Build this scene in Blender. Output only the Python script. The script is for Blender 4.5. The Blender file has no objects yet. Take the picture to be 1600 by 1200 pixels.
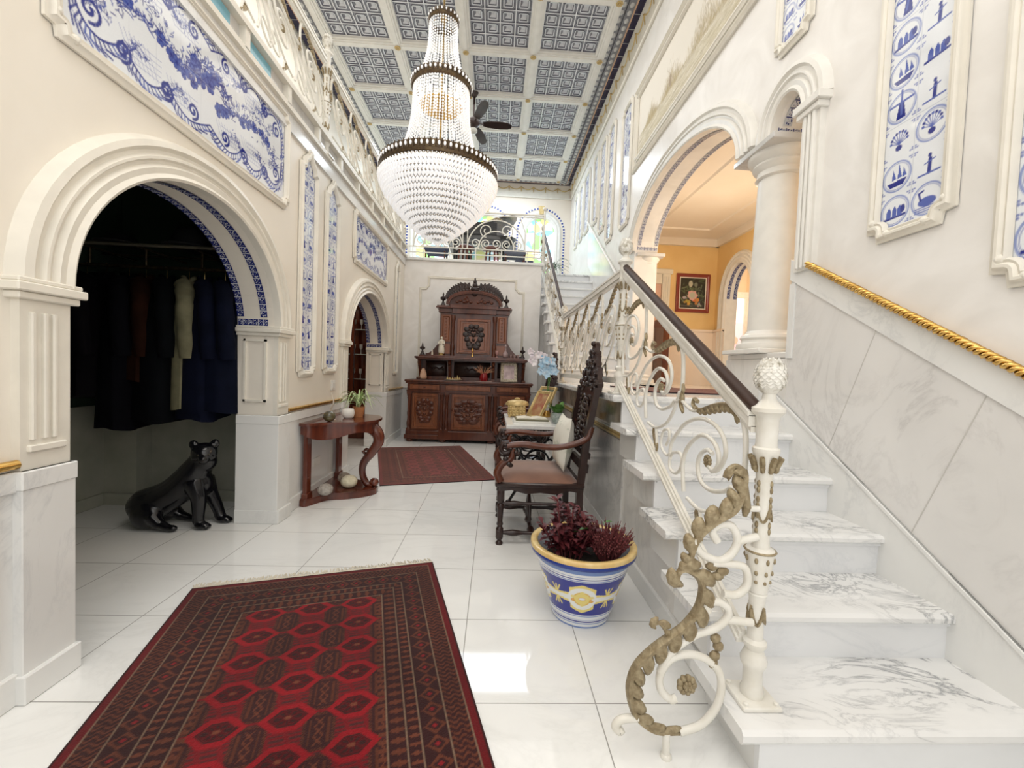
import bpy, math, random
import numpy as np
from math import sin, cos, pi, radians, sqrt, atan2
from mathutils import Matrix, Vector
random.seed(7); rng = np.random.default_rng(7)
SC = bpy.context.scene
COL = SC.collection

# ------------------------------------------------------------------ materials
def nodes(name):
    m = bpy.data.materials.new(name); m.use_nodes = True
    nt = m.node_tree; b = nt.nodes['Principled BSDF']
    return m, nt, b
def setp(b, base=None, rough=.5, metal=0., spec=.5, emit=None, es=0., coat=0., sheen=0., trans=0., alpha=1., ior=1.45, sss=0.):
    if base is not None: b.inputs['Base Color'].default_value = (*base, 1)
    b.inputs['Roughness'].default_value = rough; b.inputs['Metallic'].default_value = metal
    b.inputs['Specular IOR Level'].default_value = spec
    b.inputs['Coat Weight'].default_value = coat; b.inputs['Sheen Weight'].default_value = sheen
    b.inputs['Transmission Weight'].default_value = trans; b.inputs['IOR'].default_value = ior
    b.inputs['Alpha'].default_value = alpha
    if emit: b.inputs['Emission Color'].default_value = (*emit, 1); b.inputs['Emission Strength'].default_value = es
def ramp(nt, stops, interp='LINEAR'):
    r = nt.nodes.new('ShaderNodeValToRGB'); r.color_ramp.interpolation = interp
    e = r.color_ramp.elements
    while len(e) < len(stops): e.new(.5)
    for k, (p, c) in enumerate(stops):
        e[k].position = p; e[k].color = (*c, 1) if len(c) == 3 else c
    return r
def noisy(name, c1, c2, scale=5, detail=5, rough=.5, bump=0., dist=0., stretch=(1, 1, 1), lo=.35, hi=.65, bscale=None, **kw):
    """two-tone procedural material from one noise field, with optional bump"""
    m, nt, b = nodes(name); setp(b, c1, rough, **kw)
    tc = nt.nodes.new('ShaderNodeTexCoord'); mp = nt.nodes.new('ShaderNodeMapping')
    mp.inputs['Scale'].default_value = stretch
    n = nt.nodes.new('ShaderNodeTexNoise'); n.inputs['Scale'].default_value = scale
    n.inputs['Detail'].default_value = detail; n.inputs['Distortion'].default_value = dist
    r = ramp(nt, [(lo, c1), (hi, c2)])
    L = nt.links.new
    L(tc.outputs['Object'], mp.inputs[0]); L(mp.outputs[0], n.inputs['Vector']); L(n.outputs['Fac'], r.inputs[0])
    L(r.outputs[0], b.inputs['Base Color'])
    if bump:
        bn = nt.nodes.new('ShaderNodeBump'); bn.inputs['Strength'].default_value = bump; bn.inputs['Distance'].default_value = .01
        if bscale:
            n2 = nt.nodes.new('ShaderNodeTexNoise'); n2.inputs['Scale'].default_value = bscale; n2.inputs['Detail'].default_value = 4
            L(mp.outputs[0], n2.inputs['Vector']); L(n2.outputs['Fac'], bn.inputs['Height'])
        else: L(n.outputs['Fac'], bn.inputs['Height'])
        L(bn.outputs[0], b.inputs['Normal'])
    return m
def plain(name, base, rough=.5, **kw):
    """near-uniform colour with a faint procedural mottle"""
    c2 = tuple(max(0, min(1, v * .93)) for v in base)
    return noisy(name, base, c2, scale=9, rough=rough, **kw)
def marble(name, base, vein, rough=.12, scale=1.3, amount=.5, warp=2.5, slab=None, rot=0., cloud=.06, offs=(0, 0), joint=.0022):
    """polished veined marble; slab=(sx,sy) adds thin joints in the XY plane of the object"""
    m, nt, b = nodes(name); setp(b, base, rough, spec=.5)
    L = nt.links.new; N = nt.nodes.new
    tc = N('ShaderNodeTexCoord'); mp = N('ShaderNodeMapping'); mp.inputs['Rotation'].default_value = (.35, .2, rot)
    mp.inputs['Scale'].default_value = (1, 2.1, 1.4)
    L(tc.outputs['Object'], mp.inputs[0])
    n1 = N('ShaderNodeTexNoise'); n1.inputs['Scale'].default_value = scale; n1.inputs['Detail'].default_value = 9
    n1.inputs['Roughness'].default_value = .62; n1.inputs['Distortion'].default_value = warp
    L(mp.outputs[0], n1.inputs['Vector'])
    s = N('ShaderNodeMath'); s.operation = 'SUBTRACT'; s.inputs[1].default_value = .5; L(n1.outputs['Fac'], s.inputs[0])
    a = N('ShaderNodeMath'); a.operation = 'ABSOLUTE'; L(s.outputs[0], a.inputs[0])
    r = ramp(nt, [(0, (1, 1, 1)), (.012, (.55, .55, .55)), (.05, (0, 0, 0))]); L(a.outputs[0], r.inputs[0])
    n2 = N('ShaderNodeTexNoise'); n2.inputs['Scale'].default_value = scale * .8; n2.inputs['Detail'].default_value = 3
    L(mp.outputs[0], n2.inputs['Vector'])
    r2 = ramp(nt, [(.42, (0, 0, 0)), (.62, (1, 1, 1))]); L(n2.outputs['Fac'], r2.inputs[0])
    mu = N('ShaderNodeMath'); mu.operation = 'MULTIPLY'; L(r.outputs[0], mu.inputs[0]); L(r2.outputs[0], mu.inputs[1])
    mu2 = N('ShaderNodeMath'); mu2.operation = 'MULTIPLY'; L(mu.outputs[0], mu2.inputs[0]); mu2.inputs[1].default_value = amount
    n3 = N('ShaderNodeTexNoise'); n3.inputs['Scale'].default_value = scale * 1.6; n3.inputs['Detail'].default_value = 6
    L(mp.outputs[0], n3.inputs['Vector'])
    r3 = ramp(nt, [(.35, base), (.7, tuple(v * (1 - cloud) for v in base))]); L(n3.outputs['Fac'], r3.inputs[0])
    mx = N('ShaderNodeMixRGB'); L(mu2.outputs[0], mx.inputs[0]); L(r3.outputs[0], mx.inputs[1]); mx.inputs[2].default_value = (*vein, 1)
    out = mx.outputs[0]
    if slab:
        sp = N('ShaderNodeSeparateXYZ'); L(tc.outputs['Object'], sp.inputs[0]); acc = None
        for ax, (sz, of) in enumerate(zip(slab, offs)):
            if not sz: continue
            ad = N('ShaderNodeMath'); ad.operation = 'SUBTRACT'; ad.inputs[1].default_value = of; L(sp.outputs[ax], ad.inputs[0])
            pp = N('ShaderNodeMath'); pp.operation = 'PINGPONG'; pp.inputs[1].default_value = sz / 2; L(ad.outputs[0], pp.inputs[0])
            lt = N('ShaderNodeMath'); lt.operation = 'LESS_THAN'; lt.inputs[1].default_value = joint; L(pp.outputs[0], lt.inputs[0])
            if acc is None: acc = lt.outputs[0]
            else:
                mxx = N('ShaderNodeMath'); mxx.operation = 'MAXIMUM'; L(acc, mxx.inputs[0]); L(lt.outputs[0], mxx.inputs[1]); acc = mxx.outputs[0]
        m2 = N('ShaderNodeMixRGB'); L(acc, m2.inputs[0]); L(out, m2.inputs[1]); m2.inputs[2].default_value = (.36, .35, .33, 1); out = m2.outputs[0]
    L(out, b.inputs['Base Color'])
    return m
def wood(name, c1, c2, rough=.3, scale=14, axis=2, coat=.25):
    st = [8, 8, 8]; st[axis] = 1
    return noisy(name, c1, c2, scale=scale / 8, detail=8, rough=rough, dist=.6, stretch=tuple(st), lo=.3, hi=.7, coat=coat, bump=.08)
def vcol(name, rough=.2, coat=0., bump=0., sheen=0., spec=.5, metal=0.):
    """material whose colour is the painted vertex attribute 'Col'"""
    m, nt, b = nodes(name); setp(b, (1, 1, 1), rough, coat=coat, sheen=sheen, spec=spec, metal=metal)
    a = nt.nodes.new('ShaderNodeAttribute'); a.attribute_name = 'Col'
    nt.links.new(a.outputs['Color'], b.inputs['Base Color'])
    if bump:
        tc = nt.nodes.new('ShaderNodeTexCoord')
        n = nt.nodes.new('ShaderNodeTexNoise'); n.inputs['Scale'].default_value = 300
        bn = nt.nodes.new('ShaderNodeBump'); bn.inputs['Strength'].default_value = bump; bn.inputs['Distance'].default_value = .003
        nt.links.new(tc.outputs['Object'], n.inputs['Vector']); nt.links.new(n.outputs['Fac'], bn.inputs['Height']); nt.links.new(bn.outputs[0], b.inputs['Normal'])
    return m

M = {}
M['plaster'] = noisy('venetian_plaster', (.88, .83, .74), (.84, .785, .69), scale=1.6, rough=.38, dist=1.2, bump=.05)
M['plaster_cool'] = noisy('marbled_plaster', (.88, .86, .83), (.80, .775, .74), scale=2.2, rough=.3, dist=2.0, bump=.05)
M['cream'] = plain('cream_paint', (.83, .79, .70), .4)
M['white'] = plain('white_paint', (.84, .82, .77), .35)
M['floor'] = marble('floor_tile', (.88, .88, .86), (.62, .62, .60), rough=.045, scale=.7, amount=.25, slab=(.5, .5), offs=(-.0875, 1.46), joint=.0021)
M['marble'] = marble('white_marble', (.84, .84, .82), (.50, .51, .52), rough=.14, scale=1.1, amount=.35, rot=.8)
M['tread'] = marble('veined_marble', (.85, .85, .84), (.20, .21, .23), rough=.13, scale=2.2, amount=.85, warp=3.2, rot=.5, cloud=.1)
M['riser'] = marble('riser_marble', (.85, .86, .87), (.60, .62, .65), rough=.16, scale=1.5, amount=.3)
M['wain'] = marble('wainscot_marble', (.80, .78, .745), (.55, .54, .52), rough=.1, scale=.9, amount=.4, rot=.3, cloud=.1)
M['wain_grey'] = marble('grey_marble', (.70, .69, .67), (.38, .38, .38), rough=.1, scale=1.4, amount=.5, rot=1.1, cloud=.16)
M['wain_brown'] = marble('brown_marble', (.52, .45, .35), (.22, .17, .12), rough=.1, scale=2.4, amount=.7, rot=1.3, cloud=.45)
M['gold'] = noisy('gilding', (.80, .52, .17), (.62, .36, .09), scale=30, rough=.28, metal=1., bump=.2)
M['goldpaint'] = noisy('gold_paint', (.66, .50, .24), (.50, .36, .15), scale=20, rough=.45, metal=.3)
M['bronze'] = noisy('bronze_patina', (.26, .20, .115), (.40, .33, .21), scale=55, rough=.5, metal=.35, bump=.6)
M['iron'] = noisy('white_painted_iron', (.84, .82, .76), (.76, .73, .65), scale=14, rough=.3, coat=.2)
M['iron_pat'] = noisy('patinated_white_iron', (.82, .80, .74), (.33, .29, .20), scale=38, rough=.4, lo=.48, hi=.72)
M['wood'] = wood('walnut', (.135, .036, .015), (.06, .015, .007))
M['wood_panel'] = wood('walnut_panel', (.28, .095, .038), (.16, .05, .02), rough=.33)
M['wood_dark'] = wood('dark_oak', (.034, .013, .009), (.015, .006, .005), rough=.35)
M['wood_red'] = wood('mahogany', (.16, .035, .015), (.06, .012, .007), rough=.18, coat=.5)
M['rail_wood'] = wood('handrail_wood', (.050, .020, .011), (.028, .011, .007), rough=.5, axis=1, coat=0)
M['black'] = plain('black_gloss', (.006, .006, .008), .18, coat=.3)
M['dark'] = plain('dark_void', (.012, .012, .014), .8)
M['velvet'] = noisy('brown_velvet', (.25, .12, .075), (.17, .075, .045), scale=5, rough=.8, sheen=.5)
M['brass'] = noisy('antique_brass', (.42, .30, .12), (.20, .13, .05), scale=30, rough=.3, metal=1.)
M['tile'] = vcol('glazed_tile', .08, coat=.3)
M['rug'] = vcol('wool_pile', .95, bump=.5, sheen=.15, spec=.1)
M['mural'] = vcol('mural_paint', .5)
M['canvas'] = vcol('oil_paint', .35)
M['ochre'] = noisy('ochre_wall', (.86, .62, .29), (.80, .55, .24), scale=2, rough=.5)
M['hallmarble'] = noisy('warm_marble', (.92, .80, .68), (.88, .74, .62), scale=2, rough=.2)
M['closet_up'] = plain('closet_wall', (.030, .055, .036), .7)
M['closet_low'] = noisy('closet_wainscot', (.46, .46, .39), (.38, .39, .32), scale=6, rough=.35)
M['leaf'] = noisy('green_leaf', (.06, .17, .03), (.12, .26, .06), scale=20, rough=.4)
M['terracotta'] = noisy('terracotta', (.52, .22, .09), (.42, .17, .07), scale=20, rough=.7)
M['blueglaze'] = plain('blue_glaze', (.02, .05, .30), .15)

# ------------------------------------------------------------------ mesh builder
def fr(t):
    t = np.asarray(t, float); n = np.linalg.norm(t); return t / n if n > 1e-12 else t
class MB:
    def __init__(s): s.v = []; s.f = []; s.m = []; s.n = 0; s.T = None; s.mi = 0
    def add(s, V, F, mi=None):
        V = np.asarray(V, float).reshape(-1, 3)
        if s.T is not None: V = V @ s.T[:3, :3].T + s.T[:3, 3]
        s.v.append(V); o = s.n; s.n += len(V); mi = s.mi if mi is None else mi
        for f in F: s.f.append([i + o for i in f])
        s.m += [mi] * len(F) if isinstance(mi, int) else list(mi)
        return s
    def at(s, loc=(0, 0, 0), rz=0, sc=1, rx=0, ry=0):
        s.T = np.array(Matrix.Translation(loc) @ Matrix.Rotation(rz, 4, 'Z') @ Matrix.Rotation(ry, 4, 'Y') @ Matrix.Rotation(rx, 4, 'X') @ Matrix.Scale(sc, 4)); return s
    def box(s, x0, x1, y0, y1, z0, z1, mi=None, bev=0.):
        if bev:
            b = min(bev, abs(x1 - x0) / 2.1, abs(y1 - y0) / 2.1, abs(z1 - z0) / 2.1)
            P = [(x0 + b, y0 + b), (x1 - b, y0 + b), (x1 - b, y1 - b), (x0 + b, y1 - b)]
            Q = [(x0 + b, y0), (x1 - b, y0), (x1, y0 + b), (x1, y1 - b), (x1 - b, y1), (x0 + b, y1), (x0, y1 - b), (x0, y0 + b)]
            R = [(x0 + b, y0 + b), (x1 - b, y0 + b), (x1 - b, y0 + b), (x1 - b, y1 - b), (x1 - b, y1 - b), (x0 + b, y1 - b), (x0 + b, y1 - b), (x0 + b, y0 + b)]
            V = [(*p, z0) for p in R] + [(*p, z0 + b) for p in Q] + [(*p, z1 - b) for p in Q] + [(*p, z1) for p in R]
            F = [[i + k * 8, (i + 1) % 8 + k * 8, (i + 1) % 8 + k * 8 + 8, i + k * 8 + 8] for k in range(3) for i in range(8)]
            F += [[7, 6, 5, 4, 3, 2, 1, 0], [24 + i for i in range(8)]]
            return s.add(V, F, mi)
        V = [(x, y, z) for z in (z0, z1) for y in (y0, y1) for x in (x0, x1)]
        return s.add(V, [[0, 2, 3, 1], [4, 5, 7, 6], [0, 1, 5, 4], [2, 6, 7, 3], [0, 4, 6, 2], [1, 3, 7, 5]], mi)
    def lathe(s, prof, c=(0, 0, 0), seg=24, mi=None, flute=0, fa=0., cap=True, arc=None):
        n = seg; V = []; F = []
        for r, z in prof:
            for k in range(n):
                a = 2 * pi * k / n; rr = r * (1 + fa * cos(flute * a)) if flute else r
                V.append((c[0] + rr * cos(a), c[1] + rr * sin(a), c[2] + z))
        for j in range(len(prof) - 1):
            for k in range(n): F.append([j * n + k, j * n + (k + 1) % n, (j + 1) * n + (k + 1) % n, (j + 1) * n + k])
        if cap:
            F.append(list(range(n))[::-1]); F.append([(len(prof) - 1) * n + k for k in range(n)])
        return s.add(V, F, mi)
    def sph(s, c, r, seg=12, rings=8, mi=None):
        r = (r, r, r) if np.isscalar(r) else r
        V = [(c[0], c[1], c[2] - r[2])]; F = []
        for j in range(1, rings):
            t = pi * j / rings
            for k in range(seg):
                a = 2 * pi * k / seg; V.append((c[0] + r[0] * sin(t) * cos(a), c[1] + r[1] * sin(t) * sin(a), c[2] - r[2] * cos(t)))
        V.append((c[0], c[1], c[2] + r[2])); e = len(V) - 1
        for k in range(seg):
            F.append([0, 1 + (k + 1) % seg, 1 + k]); F.append([e, e - seg + k, e - seg + (k + 1) % seg])
            for j in range(rings - 2):
                a = 1 + j * seg; F.append([a + k, a + (k + 1) % seg, a + seg + (k + 1) % seg, a + seg + k])
        return s.add(V, F, mi)
    def tube(s, P, r, n=6, mi=None, closed=False, flat=None, cap=True):
        """tube along polyline; r scalar or list; flat=(axis vector, factor) squashes the section"""
        P = np.asarray(P, float); m = len(P)
        R = np.full(m, float(r)) if np.isscalar(r) else np.asarray(r, float)
        T = np.gradient(P, axis=0) if not closed else (np.roll(P, -1, 0) - np.roll(P, 1, 0))
        T /= np.maximum(np.linalg.norm(T, axis=1), 1e-9)[:, None]
        up = np.array([0, 0, 1.]) if abs(T[0][2]) < .9 else np.array([1., 0, 0])
        u = fr(np.cross(T[0], up)); V = []; F = []
        for i in range(m):
            u = fr(u - T[i] * (u @ T[i])); w = np.cross(T[i], u)
            for k in range(n):
                a = 2 * pi * k / n; d = (u * cos(a) + w * sin(a)) * R[i]
                if flat is not None:
                    ax = fr(flat[0]); d = d + ax * (d @ ax) * (flat[1] - 1)
                V.append(P[i] + d)
        for i in range(m - 1 + (1 if closed else 0)):
            j = (i + 1) % m
            for k in range(n): F.append([i * n + k, i * n + (k + 1) % n, j * n + (k + 1) % n, j * n + k])
        if cap and not closed:
            F.append([k for k in range(n)][::-1]); F.append([(m - 1) * n + k for k in range(n)])
        return s.add(V, F, mi)
    def sweep(s, P, N, prof, closed=False, mi=None, miter=True):
        """moulding: path P lying in a plane of normal N; prof = (across, out) pairs"""
        P = np.asarray(P, float); N = fr(N); m = len(P); V = []; F = []
        for i in range(m):
            if closed: a, b = P[i] - P[i - 1], P[(i + 1) % m] - P[i]
            else:
                a = P[i] - P[i - 1] if i > 0 else P[1] - P[0]; b = P[i + 1] - P[i] if i < m - 1 else P[i] - P[i - 1]
            a, b = fr(a), fr(b); na, nb = np.cross(N, a), np.cross(N, b); d = fr(na + nb)
            k = 1 / max(.35, d @ na)
            for x, h in prof: V.append(P[i] + d * (x * k) + N * h)
        q = len(prof)
        for i in range(m if closed else m - 1):
            j = (i + 1) % m
            for k in range(q - 1): F.append([i * q + k, j * q + k, j * q + k + 1, i * q + k + 1])
        if not closed: F.append([k for k in range(q)]); F.append([(m - 1) * q + k for k in range(q)][::-1])
        return s.add(V, F, mi)
    def prism(s, pts, h0, h1, axis='z', mi=None):
        """extrude a 2D outline. axis z: (x,y)->z ; axis y: (x,z)->y ; axis x: (y,z)->x"""
        f = {'z': lambda p, h: (p[0], p[1], h), 'y': lambda p, h: (p[0], h, p[1]), 'x': lambda p, h: (h, p[0], p[1])}[axis]
        n = len(pts); V = [f(p, h0) for p in pts] + [f(p, h1) for p in pts]
        return s.add(V, [list(range(n))[::-1], list(range(n, 2 * n))] + [[i, (i + 1) % n, (i + 1) % n + n, i + n] for i in range(n)], mi)
    def leaf(s, base, tip, w, bend=(0, 0, .02), N=(0, 0, 1), seg=5, mi=None, fold=.2):
        base, tip = np.asarray(base, float), np.asarray(tip, float); d = fr(tip - base); sd = np.cross(d, fr(N))
        if np.linalg.norm(sd) < 1e-3: sd = np.cross(d, [1, 0, .3])
        sd = fr(sd); V = []; F = []; nn = np.cross(sd, d)
        for i in range(seg + 1):
            t = i / seg; c = base + (tip - base) * t + np.asarray(bend) * sin(pi * t); ww = w * sin(pi * min(1, t * .92 + .05)) ** .8 * .5
            V += [c - sd * ww + nn * ww * fold, c, c + sd * ww + nn * ww * fold]
        for i in range(seg):
            a = i * 3; F += [[a, a + 1, a + 4, a + 3], [a + 1, a + 2, a + 5, a + 4]]
        return s.add(V, F, mi)
    def build(s, name, mats, parent=None, smooth=None, kind=None, label=None):
        me = bpy.data.meshes.new(name)
        V = np.concatenate(s.v) if s.v else np.zeros((0, 3))
        if parent is not None and not getattr(s, 'local', False):
            V = V - np.array(parent['_w']) if '_w' in parent else V
        me.from_pydata(V.tolist(), [], s.f)
        mats = mats if isinstance(mats, (list, tuple)) else [mats]
        for mm in mats: me.materials.append(M[mm] if isinstance(mm, str) else mm)
        if len(mats) > 1: me.polygons.foreach_set('material_index', s.m)
        me.update()
        o = bpy.data.objects.new(name, me); COL.objects.link(o)
        if smooth is not None:
            me.polygons.foreach_set('use_smooth', [True] * len(me.polygons))
            if smooth < 179: me.set_sharp_from_angle(angle=radians(smooth))
        if parent is not None:
            o.parent = parent
            if '_w' in parent: o['_w'] = list(parent['_w'])
        if kind: o['kind'] = kind
        if label: o['label'] = label
        return o
def tag(o, label=None, cat=None, group=None, kind=None):
    if label: o['label'] = label
    if cat: o['category'] = cat
    if group: o['group'] = group
    if kind: o['kind'] = kind
    return o
def thing(name, label, cat, loc=(0, 0, 0), rz=0, group=None):
    """Empty at a thing's base; parts built in world coordinates are shifted to it"""
    o = bpy.data.objects.new(name, None); COL.objects.link(o); o.empty_display_size = .05
    o.location = loc; o.rotation_euler = (0, 0, rz); o['_w'] = list(map(float, loc)) if rz == 0 else [0., 0., 0.]
    tag(o, label, cat, group); return o
def solo(mb, name, mats, label, cat, group=None, smooth=None, kind=None):
    """a thing that is one mesh, its origin moved to the middle of its foot"""
    V = np.concatenate(mb.v); lo, hi = V.min(0), V.max(0); c = np.array([(lo[0] + hi[0]) / 2, (lo[1] + hi[1]) / 2, lo[2]])
    mb.v = [v - c for v in mb.v]; o = mb.build(name, mats, None, smooth); o.location = c
    return tag(o, label, cat, group, kind)
def struct(mb, name, mats, smooth=None, parent=None):
    return mb.build(name, mats, parent, smooth, kind='structure')
def dup(root, loc=None, rz=None, label=None, group=None):
    r = root.copy(); COL.objects.link(r)
    if loc is not None: r.location = loc
    if rz is not None: r.rotation_euler = (0, 0, rz)
    if label: r['label'] = label
    if group: r['group'] = group
    def rec(a, b):
        for ch in list(a.children):
            c = ch.copy(); COL.objects.link(c); c.parent = b; rec(ch, c)
    kids = [c for c in root.children]
    for ch in kids:
        c = ch.copy(); COL.objects.link(c); c.parent = r
        for g in list(ch.children):
            d = g.copy(); COL.objects.link(d); d.parent = c
    return r

# ------------------------------------------------------------------ painted surfaces
class Canvas:
    """numpy drawing board whose cells become vertex colours of a fine grid mesh"""
    def __init__(s, W, H, cell, bg):
        s.W, s.H, s.c = W, H, cell; s.nx = int(round(W / cell)) + 1; s.ny = int(round(H / cell)) + 1
        s.a = np.empty((s.ny, s.nx, 3)); s.a[:] = bg
        s.X, s.Y = np.meshgrid(np.linspace(0, W, s.nx), np.linspace(0, H, s.ny))
    def _win(s, x0, x1, y0, y1):
        i0 = max(0, int(x0 / s.c)); i1 = min(s.nx, int(x1 / s.c) + 2); j0 = max(0, int(y0 / s.c)); j1 = min(s.ny, int(y1 / s.c) + 2)
        return (slice(j0, j1), slice(i0, i1)) if i1 > i0 and j1 > j0 else None
    def _mix(s, w, k, col): s.a[w] = s.a[w] * (1 - k[..., None]) + np.asarray(col) * k[..., None]
    def line(s, P, w, col, al=1., taper=False):
        P = np.asarray(P, float); n = len(P)
        for i in range(n - 1):
            a, b = P[i], P[i + 1]; ww = w * (sin(pi * (i + .5) / (n - 1)) ** .6 if taper else 1); m = ww + 1.2 * s.c
            W = s._win(min(a[0], b[0]) - m, max(a[0], b[0]) + m, min(a[1], b[1]) - m, max(a[1], b[1]) + m)
            if W is None: continue
            dx, dy = s.X[W] - a[0], s.Y[W] - a[1]; d = b - a; L = max(d @ d, 1e-12)
            t = np.clip((dx * d[0] + dy * d[1]) / L, 0, 1)
            r = np.hypot(dx - t * d[0], dy - t * d[1]); k = np.clip((ww / 2 - r) / s.c + .5, 0, 1) * al * min(1, max(ww / s.c, .25))
            s._mix(W, k, col)
    def blob(s, x, y, rx, ry, col, ang=0., al=1.):
        R = max(rx, ry) + s.c; W = s._win(x - R, x + R, y - R, y + R)
        if W is None: return
        dx, dy = s.X[W] - x, s.Y[W] - y; u = dx * cos(ang) + dy * sin(ang); v = -dx * sin(ang) + dy * cos(ang)
        q = np.hypot(u / rx, v / ry); k = np.clip((1 - q) * min(rx, ry) / s.c + .5, 0, 1) * al
        s._mix(W, k, col)
    def ring(s, x, y, r, w, col, al=1.):
        W = s._win(x - r - w, x + r + w, y - r - w, y + r + w)
        if W is None: return
        q = np.abs(np.hypot(s.X[W] - x, s.Y[W] - y) - r); s._mix(W, np.clip((w / 2 - q) / s.c + .5, 0, 1) * al, col)
    def poly(s, P, col, al=1.):
        P = np.asarray(P, float); W = s._win(P[:, 0].min(), P[:, 0].max(), P[:, 1].min(), P[:, 1].max())
        if W is None: return
        ins = np.zeros(s.X[W].shape, bool)
        for i in range(len(P)):
            a, b = P[i - 1], P[i]; c = (a[1] > s.Y[W]) != (b[1] > s.Y[W])
            with np.errstate(divide='ignore', invalid='ignore'): ins ^= c & (s.X[W] < (b[0] - a[0]) * (s.Y[W] - a[1]) / (b[1] - a[1] + 1e-12) + a[0])
        s._mix(W, ins * al, col)
    def mesh(s, name, o, eu, ev, mat, parent=None, mask=None, h=None):
        """grid mesh at origin o, axes eu, ev; mask(X,Y)->bool keeps cells; h(X,Y) height along normal"""
        o, eu, ev = (np.asarray(q, float) for q in (o, eu, ev)); N = np.cross(eu, ev)
        V = o + s.X[..., None] * eu + s.Y[..., None] * ev
        if h is not None: V = V + h(s.X, s.Y)[..., None] * N
        V = V.reshape(-1, 3)
        if parent is not None and '_w' in parent: V = V - np.array(parent['_w'])
        idx = np.arange(s.nx * s.ny).reshape(s.ny, s.nx)
        Q = np.stack([idx[:-1, :-1], idx[:-1, 1:], idx[1:, 1:], idx[1:, :-1]], -1)
        C = s.a.reshape(-1, 3)
        if mask is not None:
            keep = mask((s.X[:-1, :-1] + s.c / 2), (s.Y[:-1, :-1] + s.c / 2)); Q = Q[keep]
            used = np.unique(Q); rm = np.full(len(V), -1); rm[used] = np.arange(len(used)); V = V[used]; C = C[used]; Q = rm[Q]
        Q = Q.reshape(-1, 4)
        me = bpy.data.meshes.new(name); me.vertices.add(len(V)); me.vertices.foreach_set('co', V.ravel())
        me.loops.add(Q.size); me.loops.foreach_set('vertex_index', Q.ravel().astype(np.int32))
        me.polygons.add(len(Q)); me.polygons.foreach_set('loop_start', np.arange(0, Q.size, 4, dtype=np.int32))
        me.update(calc_edges=True); me.validate()
        ca = me.color_attributes.new('Col', 'FLOAT_COLOR', 'POINT')
        ca.data.foreach_set('color', np.concatenate([np.clip(C, 0, 1), np.ones((len(C), 1))], 1).ravel())
        me.materials.append(M[mat]); ob = bpy.data.objects.new(name, me); COL.objects.link(ob)
        if parent is not None: ob.parent = parent
        return ob
def spiral(cx, cy, r0, r1, a0, turns, n=40, ex=1.):
    """planar spiral as list of (x,y); turns<0 clockwise"""
    return [(cx + (r0 + (r1 - r0) * (k / n) ** ex) * cos(a0 + 2 * pi * turns * k / n), cy + (r0 + (r1 - r0) * (k / n) ** ex) * sin(a0 + 2 * pi * turns * k / n)) for k in range(n + 1)]
def catmull(P, sub=6):
    P = np.asarray(P, float); Q = np.vstack([2 * P[0] - P[1], P, 2 * P[-1] - P[-2]]); out = []
    for i in range(1, len(Q) - 2):
        for k in range(sub):
            t = k / sub; out.append(.5 * ((2 * Q[i]) + (-Q[i - 1] + Q[i + 1]) * t + (2 * Q[i - 1] - 5 * Q[i] + 4 * Q[i + 1] - Q[i + 2]) * t * t + (-Q[i - 1] + 3 * Q[i] - 3 * Q[i + 1] + Q[i + 2]) * t ** 3))
    out.append(Q[-2]); return np.array(out)
# ================================================================== SHELL
XL, XLB, XR, YB, ZF, ZC = -1.61, -1.87, 1.76, 7.30, 3.07, 5.80   # left wall face/back, right wall, back wall, upper floor, ceiling
YN = -1.6                                                       # room is open to daylight behind this
RIS, TRD, Y1 = .178, .295, 1.14
def nose(y): return RIS + (y - Y1) * RIS / TRD
mb = MB(); mb.box(-3.6, 4.2, YN, 7.6, -.06, 0); struct(mb, 'floor', 'floor')

ARCH = [(2.365, .745, 1.44, .65), (5.36, .79, 1.44, .64)]   # centre Y, half width, spring z, rise
def arch_top(y):
    for cy, a, zs, b in ARCH:
        if abs(y - cy) < a: return zs + b * sqrt(max(0, 1 - ((y - cy) / a) ** 2))
    return None
def wall_x(mb, x0, x1, ylist, bot, top, open_fn, mi=0):
    """wall slab between x0,x1 whose opening at each y is open_fn(y) -> (zlo,zhi) or None"""
    for a, b in zip(ylist[:-1], ylist[1:]):
        e = 1e-5; oa, ob = open_fn(a + e), open_fn(b - e)
        if oa is None or ob is None: mb.box(x0, x1, a, b, bot, top, mi); continue
        for za, zb, up in ((oa[1], ob[1], True), (oa[0], ob[0], False)):
            if up: q = [(a, za), (b, zb), (b, top), (a, top)]
            else:
                if max(za, zb) <= bot + 1e-6: continue
                q = [(a, bot), (b, bot), (b, zb), (a, za)]
            mb.prism(q, x0, x1, 'x', mi)
def ellys(cy, a, n=28): return [cy - a * cos(pi * k / n) for k in range(n + 1)]
ys = sorted({YN, 7.3, *ellys(2.365, .745), *ellys(5.36, .79)})
mb = MB(); wall_x(mb, XLB, XL, ys, 0, ZF - .02, lambda y: (0, arch_top(y)) if arch_top(y) else None)
struct(mb, 'wall_left', 'plaster')
# back wall with ledge
mb = MB(); mb.box(XLB, .757, YB, YB + .2, 0, ZF - .05); struct(mb, 'wall_back', 'plaster_cool')
mb = MB(); mb.box(XL, .80, YB - .035, YB + .25, ZF - .05, ZF, bev=.008); struct(mb, 'trim_1', 'marble')
mb = MB(); mb.sweep([(-1.30, YB, .98), (-1.30, YB, 2.52), (-1.22, YB, 2.52), (-1.16, YB, 2.60), (-1.16, YB, 2.72), (.30, YB, 2.72), (.30, YB, 2.60), (.37, YB, 2.52), (.44, YB, 2.52), (.44, YB, .98)], (0, -1, 0), [(0, 0), (.008, .014), (.018, .016), (.028, .006), (.036, .012), (.044, 0)])
struct(mb, 'trim_2', 'cream', 50)
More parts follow.
